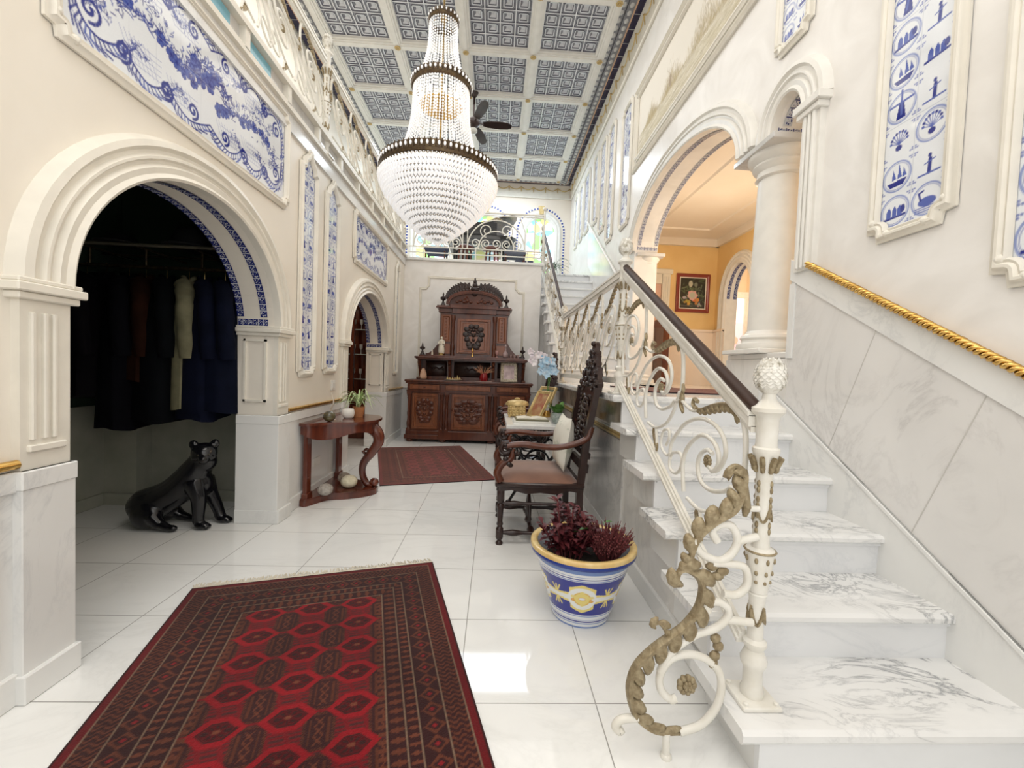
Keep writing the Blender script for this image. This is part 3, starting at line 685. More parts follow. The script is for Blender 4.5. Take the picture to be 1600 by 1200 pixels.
# second flight, from landing up to the room above the sideboard
t2 = thing('marble_staircase', 'upper marble staircase climbing from the landing to the bright upper room', 'staircase', (1.3, 5.35, ZL))
N2 = 11; R2 = (ZF - ZL) / N2; T2 = .262; Y2 = 5.35
for k in range(1, N2 + 1):
    z = ZL + k * R2; y = Y2 + (k - 1) * T2
    mb = MB(); tread_poly(XN, XR - .002, y, y + T2 + .03, z, mb); mb.build('tread', 'tread', t2)
    mb = MB(); mb.box(XS - .04, XR - .002, y + .028, y + T2 + .05, z - R2 - .12, z - .034); mb.build('riser', 'riser', t2)
mb = MB(); mb.prism([(5.38, 0), (5.38, ZL), (Y2 + N2 * T2, ZF - .15), (Y2 + N2 * T2, 0)], XS, XS + .06, 'x'); mb.prism([(7.51, 0), (7.51, 2.2), (Y2 + N2 * T2, ZF - .15), (Y2 + N2 * T2, 0)], .765, XS, 'x'); mb.build('side_wall', 'wain', t2)
# right wall cladding: sloping skirting, diagonal slabs, top band, gilded rope
def slope_band(mb, x0, x1, ya, yb, oa, ob, f=nose, mi=0): mb.prism([(ya, f(ya) + oa), (yb, f(yb) + oa), (yb, f(yb) + ob), (ya, f(ya) + ob)], x0, x1, 'x', mi)
mb = MB(); slope_band(mb, XR - .022, XR, .2, 2.66, -.25, .12); slope_band(mb, XR - .03, XR, .2, 2.66, .105, .12); struct(mb, 'trim_22', 'marble')
mb = MB(); slope_band(mb, XR - .010, XR, .2, 2.43, .12, .845); mb.prism([(2.43, nose(2.43) + .12), (2.62, nose(2.62) + .12), (2.62, 1.335), (2.43, 1.335)], XR - .010, XR, 'x')
M['slabs'] = marble('wall_slabs', (.80, .785, .765), (.52, .50, .49), rough=.07, scale=.9, amount=.45, rot=.6, cloud=.08)
struct(mb, 'trim_23', 'slabs')
mb = MB()
for y in (.55, .98, 1.40, 1.85): mb.prism([(y, nose(y) + .845), (y + .004, nose(y) + .845), (y + .27, nose(y) + .16), (y + .266, nose(y) + .16)], XR - .0115, XR - .009, 'x')
struct(mb, 'trim_24', plain('slab_joint', (.62, .60, .57), .4))
mb = MB(); slope_band(mb, XR - .02, XR, .2, 2.43, .845, .965); mb.box(XR - .02, XR, 2.385, 2.43, 1.335, nose(2.385) + .845); struct(mb, 'trim_25', 'marble')
mb = MB(); y = .3
c = [(XR - .035, y, nose(y) + .99), (XR - .035, 2.28, nose(2.28) + .99)]
P = np.linspace(c[0], c[1], 640); L_ = np.linspace(0, 1, 640) * 2.35
for ph in (0, 2 * pi / 3, 4 * pi / 3):
    Q = P + np.stack([.011 * np.cos(L_ * 85 + ph), 0 * L_, .011 * np.sin(L_ * 85 + ph)], 1)
    mb.tube(Q, .0095, 5)
solo(mb, 'rope_handrail', 'gold', 'gilded twisted rope handrail sloping along the marble stair wall', 'handrail', smooth=80)
def slope2(y): return ZL + R2 + (y - Y2) * R2 / T2
mb = MB(); slope_band(mb, XR - .02, XR, 5.5, 8.2, .80, .86, slope2); slope_band(mb, XR - .01, XR, 5.5, 8.2, .1, .80, slope2); struct(mb, 'trim_26', 'marble')
mb = MB(); mb.tube([(XR - .05, 5.62, slope2(5.62) + .93), (XR - .05, 8.15, slope2(8.15) + .93)], .018, 8)
for y in (5.9, 7.0, 8.0): mb.tube([(XR, y, slope2(y) + .90), (XR - .05, y, slope2(y) + .93)], .01, 5)
solo(mb, 'wall_handrail', 'white', 'slim white handrail on the bluish wall of the upper staircase', 'handrail', smooth=80)

# ================================================================== RAILINGS
def newel(parent, x, y, z0, h, s=1., kind=0):
    """lathed post, height h to top of pinecone"""
    mb = MB(); mb.box(x - .062 * s, x + .062 * s, y - .062 * s, y + .062 * s, z0, z0 + .014, bev=.003)
    for a in (-1, 1):
        for b in (-1, 1): mb.lathe([(.008, 0), (.008, .008), (.003, .011)], (x + .048 * a * s, y + .048 * b * s, z0 + .013), 6)
    H = h / 1.093; s0 = s; s = s * .80
    pr = [(.040, .012), (.044, .03), (.036, .045), (.036, .10), (.046, .115), (.050, .13), (.040, .15), (.033, .165), (.044, .18), (.044, .19), (.030, .20), (.028, .25), (.030, .33), (.036, .345), (.030, .35),
          (.034, .352), (.044, .42), (.052, .47), (.055, .485), (.050, .49), (.034, .495), (.031, .52), (.029, .64), (.030, .72), (.032, .735), (.045, .79), (.049, .80), (.049, .81), (.040, .815), (.038, .83), (.040, .90), (.044, .912), (.060, .925), (.060, .937), (.040, .95), (.026, .965), (.022, .985), (.024, 1.0)]
    p = mb.lathe([(r * s, z * H) for r, z in pr], (x, y, z0), 18).build('newel_post', 'iron', parent, 40)
    mb, mu, mg, mh = MB(), MB(), MB(), MB()
    for k in range(8):   # bronze overlay: capital leaves, urn drops, hanging garlands
        a = k * pi / 4; c, d = cos(a), sin(a)
        mb.tube([(x + .034 * c * s, y + .034 * d * s, z0 + .735 * H), (x + .045 * c * s, y + .045 * d * s, z0 + .765 * H), (x + .056 * c * s, y + .056 * d * s, z0 + .785 * H), (x + .050 * c * s, y + .050 * d * s, z0 + .775 * H)], [.006, .009, .008, .004], 5)
        mb.sph((x + .040 * c * s, y + .040 * d * s, z0 + .75 * H), (.009, .009, .016), 6, 4)
        for q, zz in enumerate((.46, .42, .39)):
            r = (.051, .045, .040)[q]; mu.sph((x + r * c * s, y + r * d * s, z0 + zz * H), (.006, .006, (.010, .008, .006)[q]), 5, 4)
    for k in range(4):
        a = k * pi / 2 + .4; c, d = cos(a), sin(a)
        for zz in (.70, .68, .65, .63, .60, .57, .55): mg.sph((x + .031 * c * s, y + .031 * d * s, z0 + zz * H), (.006, .006, .011), 5, 4)
        mg.tube(catmull([(x + .033 * cos(a + u) * s, y + .033 * sin(a + u) * s, z0 + (.62 - .04 * sin(u * 2.2)) * H) for u in np.linspace(0, 1.5, 5)], 3), .004, 4)
        mh.tube(catmull([(x + .031 * cos(a + u) * s, y + .031 * sin(a + u) * s, z0 + (.30 - .05 * sin(u * 2.2)) * H) for u in np.linspace(0, 1.5, 5)], 3), .005, 4)
        mh.sph((x + .031 * c * s, y + .031 * d * s, z0 + .28 * H), (.008, .008, .022), 5, 4)
    ring = [(x + .0545 * cos(q * pi / 12) * s, y + .0545 * sin(q * pi / 12) * s, z0 + .485 * H) for q in range(24)]
    mr = MB(); mr.tube(ring, .004, 5, closed=True); mr.build('urn_ring', 'bronze', p, 60)
    mb.build('capital_leaves', 'bronze', p, 60); mu.build('urn_ornament', 'bronze', p, 60); mg.build('garland', 'bronze', p, 60); mh.build('garland', 'bronze', p, 60)
    mb = MB(); zb = z0 + h - .10 * 1.0   # pinecone with overlapping scales
    s = s0; mb.lathe([(.02 * s, -.01), (.036 * s, .006), (.045 * s, .028), (.046 * s, .048), (.040 * s, .070), (.026 * s, .090), (.004, .101)], (x, y, zb), 20)
    for j in range(10):
        t_ = (j + .5) / 10; zz = .006 + t_ * .09; r = .0465 * s * max(.2, 1 - abs(t_ - .38) ** 2.2 * 2.1) ** .6
        n = max(5, int(14 * r / .045)); 
        for k in range(n):
            a = 2 * pi * (k + .5 * (j % 2)) / n; c, d = cos(a), sin(a)
            mb.add([(x + r * cos(a - pi / n * .9) , y + r * sin(a - pi / n * .9), zb + zz + .004), (x + (r + .0015) * c, y + (r + .0015) * d, zb + zz - .004), (x + r * cos(a + pi / n * .9), y + r * sin(a + pi / n * .9), zb + zz + .004), (x + r * .90 * c, y + r * .90 * d, zb + zz + .012)], [[0, 1, 2, 3]])
    mb.build('pinecone_finial', 'iron_pat', p, None)
    return p
def bead_leaf(mb, P, w0, N, n=9, side=1):
    """acanthus: a raised ribbon along P with a plain inner edge and a row of curled, grooved lobes on the other side"""
    K = 7; P = catmull(P, 8); L = np.concatenate([[0], np.cumsum(np.linalg.norm(np.diff(P, axis=0), axis=1))]); m = n * K + 1; tt = np.linspace(0, L[-1], m)
    P = np.stack([np.interp(tt, L, P[:, k]) for k in range(3)], 1); T = np.gradient(P, axis=0); T /= np.linalg.norm(T, axis=1)[:, None]; N = fr(N); lob = L[-1] / n; V = []
    for i in range(m):
        u = i / (m - 1); w = w0 * (.40 + .75 * sin(pi * min(1, .12 + u * .85))); S = np.cross(N, T[i]) * side; ph = (i % K) / (K - 1.); tip = sin(pi * ph) ** .7
        o = P[i] + S * w * (.35 + 1.25 * tip) + T[i] * lob * .75 * ph * tip; g = .25 + .45 * tip
        V += [P[i] - S * w * .55, P[i] - S * w * .28 + N * w * .55, P[i] + S * w * .15 + N * w * .42, P[i] + (o - P[i]) * .6 + N * w * g, o + N * w * .05,
              o - N * w * .15, P[i] + (o - P[i]) * .6 - N * w * g, P[i] + S * w * .15 - N * w * .42, P[i] - S * w * .28 - N * w * .55]
    q = 9; mb.add(V, [[i * q + k, i * q + (k + 1) % q, (i + 1) * q + (k + 1) % q, (i + 1) * q + k] for i in range(m - 1) for k in range(q)] + [list(range(q)), [(m - 1) * q + k for k in range(q)][::-1]])
MOD = [([(.24, .56), (.32, .49), (.51, .38), (.67, .34), (.73, .40), (.69, .49), (.59, .57), (.51, .59)], 1), ([(.14, .97), (.10, .90), (.09, .75), (.13, .62), (.24, .56)], 1.05),
       ([(.96, .10), (1.0, .24), (.96, .36), (.83, .50), (.68, .61), (.52, .66), (.43, .64), (.42, .58), (.48, .51), (.56, .49)], 1), ([(1.27, .14), (1.27, .24), (1.14, .39), (.96, .55), (.72, .69), (.51, .76), (.38, .76), (.33, .71), (.35, .64), (.42, .55), (.51, .49)], .95),
       ([(1.21, .22), (1.07, .29), (1.02, .26), (1.06, .18), (1.15, .11), (1.26, .08), (1.28, .14), (1.21, .22)], .85), ([(1.38, .18), (1.32, .26), (1.33, .31), (1.44, .26), (1.5, .18), (1.49, .11), (1.36, .12), (1.26, .19)], .75),
       ([(1.11, .63), (.9, .66), (.78, .71)], .9), ([(.89, .10), (.66, .17), (.40, .33), (.24, .50), (.14, .67)], .9)]
def scroll_module(F, w, H, N, lod=1, last=False):
    """one scroll panel. F maps (u along, v up) metres to world. returns (iron MB, bronze MB, rosette centre)"""
    ir, bz, b2, b3 = MB(), MB(), MB(), MB(); sd = 7 if lod else 4; r = .0088 if lod else .010; sub = 7 if lod else 4
    k_ = .74 if last else 1.; fx = lambda u: (u if u < .6 else .6 + (u - .6) * k_) * w
    g = lambda P: [F(fx(a), b * H) for a, b in P]
    for P, rr in MOD: ir.tube(catmull(g(P), sub), r * rr, sd)
    ir.tube(g([(.62, .0), (.62, .10), (.66, .17)]), r * .8, sd)
    bead_leaf(bz, g([(.80, .71), (.70, .755), (.52, .86), (.36, .94), (.24, .965), (.19, .93)]), .017 if lod else .02, N, 9 if lod else 5, -1)
    bz.tube(catmull(g([(.80, .71), (.87, .705), (.85, .75), (.79, .76)]), 4), .009, 6)
    bead_leaf(b2, g([(.095, .76), (.09, .68), (.11, .60), (.06, .56)]), .013, N, 3, 1)
    bead_leaf(b3, g([(.60, .02), (.66, .07), (.72, .12), (.68, .16)]), .013, N, 3, -1)
    return ir, (bz, b2, b3), F(.58 * w, .51 * H)
def rosette(parent, c, N, R=.03, mat='bronze'):
    mb = MB(); N = fr(N); u = fr(np.cross(N, (0, 0, 1))); v = np.cross(u, N)
    for k in range(9):
        a = 2 * pi * k / 9; d = u * cos(a) + v * sin(a); mb.sph(np.array(c) + d * R * .62, R * .32, 6, 4)
    for k in range(6):
        a = 2 * pi * k / 6; d = u * cos(a) + v * sin(a); mb.sph(np.array(c) + d * R * .28 + N * R * .2, R * .2, 6, 4); mb.sph(np.array(c) + d * R * .28 - N * R * .2, R * .2, 6, 4)
    mb.sph(c, R * .4, 6, 4); return mb.build('rosette', mat, parent, 60)
def rail_run(t, A, B, zb0, zb1, zt0, zt1, nmod, lod=1, wood=True, flip=False, ros=True, iron='iron', wcap=.018, gap=.05):
    """railing from A to B (xy); bottom rail heights zb0..zb1, handrail zt0..zt1"""
    A, B = np.array(A, float), np.array(B, float); D = B - A; Lh = np.linalg.norm(D); e = D / Lh; N = np.array([-e[1], e[0], 0])
    def S(u, z): return np.array([*(A + e * u), z])
    zb = lambda u: zb0 + (zb1 - zb0) * u / Lh
    zt = lambda u: zt0 + (zt1 - zt0) * u / Lh
    mb = MB(); nn = N * .018
    def bar(mb, z0, z1, w, h, mi=0):
        q = [S(0, z0) - N * w / 2, S(Lh, z1) - N * w / 2, S(Lh, z1) + N * w / 2, S(0, z0) + N * w / 2]; up = np.array([0, 0, h])
        mb.add(q + [p + up for p in q], [[3, 2, 1, 0], [4, 5, 6, 7], [0, 1, 5, 4], [1, 2, 6, 5], [2, 3, 7, 6], [3, 0, 4, 7]], mi)
    bar(mb, zb0 - .030, zb1 - .030, .045, .012); bar(mb, zb0 - .018, zb1 - .018, .028, .018); bar(mb, zb0 - .0, zb1 - .0, .012, .012)
    mb.build('bottom_rail', iron, t)
    mb = MB(); bar(mb, zt0 - .066, zt1 - .066, .030, .02); bar(mb, zt0 - .048, zt1 - .048, .048, .036); bar(mb, zt0 - .014, zt1 - .014, .058, .014); h = mb.build('handrail', iron, t)
    if wood:
        mb = MB(); pr = [(-wcap, 0), (-wcap - .003, .012), (-wcap * .7, .026), (0, .031), (wcap * .7, .026), (wcap + .003, .012), (wcap, 0)]
        mb.sweep([S(0, zt0), S(Lh, zt1)], fr(np.cross(S(Lh, zt1) - S(0, zt0), -N)) if np.cross(S(Lh, zt1) - S(0, zt0), -N)[2] > 0 else fr(np.cross(S(Lh, zt1) - S(0, zt0), N)), pr); mb.build('wood_cap', 'rail_wood', h, 50)
    w = Lh / nmod
    for k in range(nmod):
        def F(u, v, k=k):
            uu = k * w + u; hh = zt(uu) - .05 - zb(uu) - .01; return S(uu, zb(uu) + .01 + v / Hn * hh)
        Hn = (zt0 - zb0 - .06)
        ir, bz, c = scroll_module(F, w, Hn, N, lod, k == nmod - 1)
        o = ir.build('scroll', iron, t, 80)
        for q in bz: q.build('acanthus_leaf', 'bronze', o, 60)
        if ros: rosette(o, c, N, .028)
    return t
XRL = .84
t = thing('stair_railing', 'white wrought-iron scroll railing with dark wooden handrail climbing the near flight beside the potted plant', 'railing', (XRL, 1.27, 0))
rail_run(t, (XRL, 1.29), (XRL, 2.75), .378, 1.16, 1.10, 1.905, 3)
newel(t, .865, 1.27, RIS, 1.093)
# volute wing in front of the first newel
WY = 1.25
def V3(P): return [(x, WY, z) for x, z in P]
bz1 = [(.725, .895), (.734, .918), (.759, .931), (.787, .906), (.78, .851), (.757, .796), (.7, .759), (.653, .713), (.632, .654), (.637, .606)]
bz2 = [(.605, .552), (.591, .570), (.596, .598), (.621, .606), (.66, .584), (.675, .547), (.666, .482), (.63, .426), (.583, .387), (.526, .343), (.48, .294), (.46, .238), (.47, .172), (.495, .123), (.55, .085), (.626, .079)]
bz3 = [(.53, .415), (.526, .428), (.544, .434), (.564, .409), (.569, .379)]
ws = [[(.626, .082), (.693, .106), (.739, .163), (.752, .229), (.737, .285), (.691, .322), (.635, .334), (.583, .317), (.553, .267), (.559, .218), (.589, .189), (.608, .192)],
      [(.552, .276), (.582, .338), (.654, .394), (.719, .417), (.756, .45), (.758, .483), (.724, .503), (.690, .495), (.695, .47)], [(.757, .446), (.84, .438)],
      [(.637, .70), (.655, .665), (.684, .645), (.725, .634), (.761, .657), (.777, .7), (.756, .744), (.717, .747), (.695, .726), (.713, .694)], [(.773, .695), (.84, .712)],
      [(.700, .626), (.756, .624), (.806, .612), (.816, .56), (.785, .527), (.740, .53)], [(.49, .128), (.439, .123), (.418, .102), (.431, .085), (.442, .093)], [(.583, .079), (.585, .012)]]
mb = MB()
for q in ws: mb.tube(V3(catmull(q, 5)), .0125, 8)
mb.tube(V3([(.84, .80), (.80, .80), (.787, .82)]), .010, 6); mb.lathe([(.018, 0), (.018, .008), (.012, .014)], (.585, WY, .0), 10)
wing = mb.build('volute', 'iron', t, 80)
for P, w0, n, sd in ((bz1[::-1], .026, 9, -1), (bz2, .027, 15, -1), (bz3, .012, 3, -1)): mb = MB(); bead_leaf(mb, V3(P), w0, (0, 1, 0), n, sd); mb.build('acanthus_leaf', 'bronze', wing, 60)
mb = MB()
mb.tube(V3([(.787, .90), (.79, .84), (.80, .80), (.795, .775)]), [.008, .016, .014, .006], 6); mb.build('acanthus_leaf', 'bronze', wing, 60); mb = MB()
for c in ((.70, .615), (.735, .60), (.72, .585)): mb.sph((c[0], WY, c[1]), (.022, .012, .014), 7, 5)
mb.build('small_leaf', 'bronze', wing, 60); mb = MB()
for c in ((.725, .385), (.735, .36), (.725, .33), (.720, .305)): mb.sph((c[0], WY, c[1]), (.018, .012, .016), 7, 5)
mb.build('small_leaf', 'bronze', wing, 60); rosette(wing, (.640, WY, .235), (0, 1, 0), .036)

t = thing('landing_railing', 'white wrought-iron scroll railing running level along the landing behind the carved chair', 'railing', (XRL, 2.75, ZL))
newel(t, XRL, 2.75, ZL, 1.03); rail_run(t, (XRL, 2.79), (XRL, 5.12), ZL + .10, ZL + .10, 1.90, 1.90, 5, wood=False)
t = thing('upper_stair_railing', 'white scroll railing with dark handrail climbing to the upper room beyond the landing', 'railing', (XRL, 5.15, ZL))
newel(t, XRL, 5.15, ZL, .95, .9); rail_run(t, (XRL, 5.19), (XRL, 8.02), ZL + .22, ZF + .09, 1.92, 3.86, 6, lod=0)
newel(t, XRL, 8.04, ZF - .14, 1.06, .9)
t = thing('gallery_railing', 'long white scroll railing along the upper gallery on the left wall', 'railing', (XL, 3.9, ZF))
for a, b, n in ((1.35, 3.87, 5), (3.99, 7.1, 6)): rail_run(t, (XL + .0, a), (XL + .0, b), ZF + .05 + .17, ZF + .22, 3.93, 3.93, n, lod=1 if a < 2 else 0, wood=False)
mb = MB(); 
for z in (3.12, 3.18): mb.tube([(XL + .03, 4, z + .12), (XL + .03, 7.2, z + .12)], .008, 5)
mb.build('lower_rail', 'iron', t)
newel(t, XL, 3.93, ZF, 1.08); newel(t, XL, 7.2, ZF, 1.0, .9)
# railing above the sideboard: arched fan of scrolls
t = thing('balcony_railing', 'white scroll balcony railing on top of the wall above the carved sideboard', 'railing', (-.4, YB + .03, ZF))
mb = MB(); yb = YB + .03
for z in (3.17, 3.27): mb.tube([(XL + .05, yb, z), (.78, yb, z)], .011, 6)
for x in (-1.3, -.85, -.40, .05, .5): mb.tube([(x, yb, ZF), (x, yb, 3.27)], .010, 5)
mb.build('bottom_rail', 'iron', t)
mb = MB(); mb.tube([(XL + .05, yb, 3.90), (.78, yb, 3.90)], .018, 6); mb.tube([(XL + .05, yb, 3.86), (.78, yb, 3.86)], .010, 6); mb.build('handrail', 'iron', t)
def arcp(cx, cz, r, a0, a1, n=20): return [(cx + r * cos(a0 + (a1 - a0) * k / n), yb, cz + r * sin(a0 + (a1 - a0) * k / n)) for k in range(n + 1)]
for cx, w in ((-1.05, .42), (-.05, .50)):
    mb = MB(); mb.tube(arcp(cx, 3.28, w, 0, pi), .012, 6); mb.tube(arcp(cx, 3.28, w * .62, 0, pi), .011, 6)
    for k in range(5):
        x = cx - w * .72 + k * w * .36; mb.tube([(p[0], yb, p[1]) for p in spiral(x, 3.37, .085, .02, -pi / 2, 1.5 * (-1) ** k, 22)], .010, 5)
    for s in (-1, 1):
        mb.tube([(p[0], yb, p[1]) for p in spiral(cx + s * w * .35, 3.60, .12, .03, -pi / 2, 1.4 * s, 24)], .010, 5)
        mb.tube([(cx + s * w, yb, 3.28), (cx + s * w * 1.0, yb, 3.6), (cx + s * w * .8, yb, 3.86)], .009, 5)
    o = mb.build('scroll', 'iron', t, 80); mb = MB(); bead_leaf(mb, [(cx - .1, yb, 3.78), (cx, yb, 3.82), (cx + .1, yb, 3.78)], .02, (0, 1, 0), 5); mb.build('acanthus_leaf', 'bronze', o, 60)
mb = MB(); mb.tube([(.78, yb, ZF), (.78, yb, 3.98)], .018, 8); mb.sph((.78, yb, 4.02), .035, 8, 6); mb.tube([(.62, yb, ZF), (.62, yb, 3.9)], .012, 6); mb.build('end_post', 'iron', t)
# ================================================================== TILE PANELS, MURAL, RUGS
WHT, BL, BM, BP = (.80, .83, .87), (.014, .025, .24), (.07, .11, .42), (.24, .30, .58)
FRP = [(-.052, 0), (-.052, .012), (-.040, .016), (-.030, .030), (-.020, .030), (-.012, .020), (-.004, .024), (.004, .012), (.006, .002)]
def notch_outline(W, H, r, top='notch'):
    """panel outline (u,v) counter-clockwise with concave corners"""
    c = lambda cx, cy, a0, a1: [(cx + r * cos(radians(a0 + (a1 - a0) * k / 5)), cy + r * sin(radians(a0 + (a1 - a0) * k / 5))) for k in range(6)]
    P = [*c(0, 0, 90, 0), *c(W, 0, 180, 90)]
    if top == 'notch': P += [*c(W, H, 270, 180), *c(0, H, 360, 270)]
    else: P += [(W, H - W * .55), (W * .86, H - W * .50), (W * .80, H - W * .30), (W * .58, H - W * .12), (W * .5, H), (W * .42, H - W * .12), (W * .20, H - W * .30), (W * .14, H - W * .50), (0, H - W * .55)]
    return P
def inside(P):
    P = np.asarray(P)
    def f(X, Y):
        ins = np.zeros(X.shape, bool)
        for i in range(len(P)):
            a, b = P[i - 1], P[i]; c = (a[1] > Y) != (b[1] > Y)
            with np.errstate(divide='ignore', invalid='ignore'): ins ^= c & (X < (b[0] - a[0]) * (Y - a[1]) / (b[1] - a[1] + 1e-12) + a[0])
        return ins
    return f
def panel(name, label, wall, y0, y1, z0, z1, paint, cell, r=.05, top='notch', cat='tile panel', mat='tile', group=None, frame='cream', tile=True):
    """framed panel on the left (wall=-1) or right (wall=+1) wall between y0..y1"""
    W, H = y1 - y0, z1 - z0; x = (XL + .004) if wall < 0 else (XR - .004)
    o = np.array([x, y0 if wall < 0 else y1, z0]); eu = np.array([0, 1. if wall < 0 else -1., 0]); ev = np.array([0, 0, 1.])
    t = thing(name, label, cat, (x, (y0 + y1) / 2, z0), group=group)
    P = notch_outline(W, H, r, top); cv = Canvas(W, H, cell, WHT); paint(cv, W, H)
    cv.mesh('tile_field' if tile else 'painting', o, eu, ev, mat, t, inside(P))
    mb = MB(); N = np.cross(eu, ev); mb.sweep([o + eu * a + ev * b for a, b in P], N, FRP, closed=True)
    for (a, b) in ((r, 0), (0, r), (W - r, 0), (W, r)) if r > .02 else ():
        c = o + eu * (a + (.012 if a < W / 2 else -.012)) * 1 + ev * (b - .02 if b == 0 else b) + eu * ((-.03 if a == 0 else .03) if a in (0, W) else 0); mb.sph(c + N * .014, (.02, .02, .02), 8, 6)
    if top != 'notch':
        for s_ in (-1, 1):
            mb.tube([o + eu * (W / 2 + s_ * p[0]) + ev * (H + .03 + p[1]) + N * .015 for p in spiral(.02, 0, .028, .006, pi, -1.2, 12)], .011, 6)
    mb.build('frame', frame, t, 40); return t
def motif(cv, x, y, s, k, R):
    """one little blue figure, about s across, centred at x,y"""
    r = R.random; g = lambda: R.gauss(0, 1)
    if k == 0:    # windmill
        cv.poly([(x - .10 * s, y - .22 * s), (x + .10 * s, y - .22 * s), (x + .05 * s, y + .10 * s), (x - .05 * s, y + .10 * s)], BL)
        a0 = r() * 1.5
        for q in range(4):
            a = a0 + q * pi / 2; cv.line([(x, y + .10 * s), (x + .24 * s * cos(a), y + .10 * s + .24 * s * sin(a))], .045 * s, BM)
    elif k == 1:  # sailing ship
        cv.poly([(x - .20 * s, y - .10 * s), (x + .22 * s, y - .08 * s), (x + .14 * s, y - .20 * s), (x - .13 * s, y - .20 * s)], BL)
        for q in (-.10, .02, .12): cv.poly([(x + q * s, y - .06 * s), (x + (q + .09) * s, y - .04 * s), (x + (q + .02) * s, y + (.26 - abs(q)) * s)], BM)
    elif k == 2:  # swan or boat on water
        cv.blob(x, y - .05 * s, .17 * s, .09 * s, BM); cv.line([(x - .12 * s, y), (x - .16 * s, y + .14 * s), (x - .08 * s, y + .17 * s)], .04 * s, BL)
        for q in range(3): cv.line([(x - .22 * s, y - (.15 + q * .04) * s), (x + .22 * s, y - (.14 + q * .04) * s)], .02 * s, BM)
    elif k == 3:  # figure
        cv.line([(x, y - .2 * s), (x + .01 * s, y + .05 * s)], .07 * s, BL); cv.blob(x, y + .12 * s, .035 * s, .04 * s, BL); cv.line([(x - .09 * s, y - .02 * s), (x + .10 * s, y + .03 * s)], .025 * s, BM)
        cv.line([(x - .2 * s, y - .22 * s), (x + .2 * s, y - .21 * s)], .035 * s, BM)
    elif k == 4:  # flower vase
        cv.blob(x, y - .12 * s, .07 * s, .06 * s, BL)
        for q in range(9): a = q * pi / 8; cv.line([(x, y - .05 * s), (x + .17 * s * cos(a), y + .02 * s + .18 * s * sin(a))], .018 * s, BM); cv.blob(x + .17 * s * cos(a), y + .02 * s + .18 * s * sin(a), .03 * s, .03 * s, BL if q % 2 else BM)
    else:         # houses with trees
        cv.line([(x - .22 * s, y - .14 * s), (x + .22 * s, y - .12 * s)], .05 * s, BL)
        for q in (-.12, 0, .11): cv.poly([(x + (q - .05) * s, y - .12 * s), (x + (q + .05) * s, y - .12 * s), (x + (q + .05) * s, y + .02 * s), (x + q * s, y + .10 * s), (x + (q - .05) * s, y + .02 * s)], BM)
        cv.blob(x + .17 * s, y - .0 * s, .05 * s, .08 * s, BL)
def delft(seed, cols, tile=.13, pale=1.):
    def f(cv, W, H):
        R = random.Random(seed); n = int(H / tile) + 1; tw = W / cols; th = tw * 1.08 if cols > 1 else tw
        cv.a *= 1 - .03 * rng.random(cv.a.shape[:2])[..., None]
        n = int(H / th) + 1
        for j in range(n):
            for i in range(cols):
                x, y = (i + .5) * tw, (j + .5) * th; s = tw
                if cols > 1 and R.random() < .75: cv.ring(x, y, s * .455, s * .05, BP, .95); cv.ring(x, y, s * .40, s * .018, BM, .8)
                motif(cv, x, y, s * (1.55 if cols > 1 else 1.3), R.randrange(6), R)
                for a in (-1, 1):
                    for b in (-1, 1):
                        for q in range(3): cv.blob(x + a * s * (.45 - .06 * (q == 1)), y + b * s * (.45 - .06 * (q == 2)), s * .028, s * .028, BM, al=.8)
        for j in range(0, n, 3 if cols > 1 else 2): cv.line([(0, j * th), (W, j * th)], .0022, (.35, .38, .48), .8)
        if cols > 1: cv.line([(W / 2, 0), (W / 2, H)], .0022, (.35, .38, .48), .7)
    return f
def garland(cv, P, s, R, dens=1.):
    P = catmull(P, 10); L = len(P)
    for i in range(0, L - 1):
        for _ in range(int(3 * dens)):
            a = R.random() * 2 * pi; d = abs(R.gauss(0, .45)) * s; x, y = P[i][0] + d * cos(a), P[i][1] + d * sin(a); q = R.random() * pi; l = s * (.25 + .3 * R.random())
            cv.line([(x, y), (x + l * .5 * cos(q) + .1 * s * sin(q), y + l * .5 * sin(q)), (x + l * cos(q), y + l * sin(q))], s * .10, BL if R.random() < .6 else BM, .95, True)
def flower(cv, x, y, r, R):
    for q in range(7): a = q * 2 * pi / 7 + R.random(); cv.blob(x + r * .6 * cos(a), y + r * .6 * sin(a), r * .42, r * .3, BM, a); cv.ring(x + r * .6 * cos(a), y + r * .6 * sin(a), r * .34, r * .09, BL)
    cv.blob(x, y, r * .25, r * .25, BL)
def scroll_stroke(cv, P, w, R=None): cv.line(catmull(P, 10), w, BL, .96, True); cv.line(catmull([(a + w * .7, b + w * .5) for a, b in P], 10), w * .3, BM, .8, True)
def lattice(cv, x0, x1, y0, y1, d):
    for k in range(int((x1 - x0 + y1 - y0) / d)):
        cv.line([(x0 + k * d, y0), (x0 + k * d - (y1 - y0) * .55, y1)], d * .12, BM, .8) if x0 + k * d < x1 else None
        if y0 + k * d < y1: cv.line([(x0, y0 + k * d), (x1, y0 + k * d + .01)], d * .12, BM, .8)
def acanth(cv, P, w, R, side=1):
    """painted acanthus ribbon: outlined band with leaf strokes on one side"""
    P = catmull(P, 12); n = len(P); cv.line(P, w * .30, BL, .95); T = np.gradient(P, axis=0)
    Q = P + np.stack([-T[:, 1], T[:, 0]], 1) / np.maximum(np.hypot(T[:, 0], T[:, 1]), 1e-9)[:, None] * w * side; cv.line(Q, w * .10, BM, .9)
    for i in range(2, n - 2, 3):
        t = T[i] / max(1e-9, np.hypot(*T[i])); s_ = np.array([-t[1], t[0]]) * side; b = P[i]; l = w * (1.2 + .9 * R.random())
        cv.line([b, b + s_ * l * .6 + t * l * .3, b + s_ * l * .75 + t * l * 1.1], w * .34, BL if R.random() < .6 else BM, .95, True)
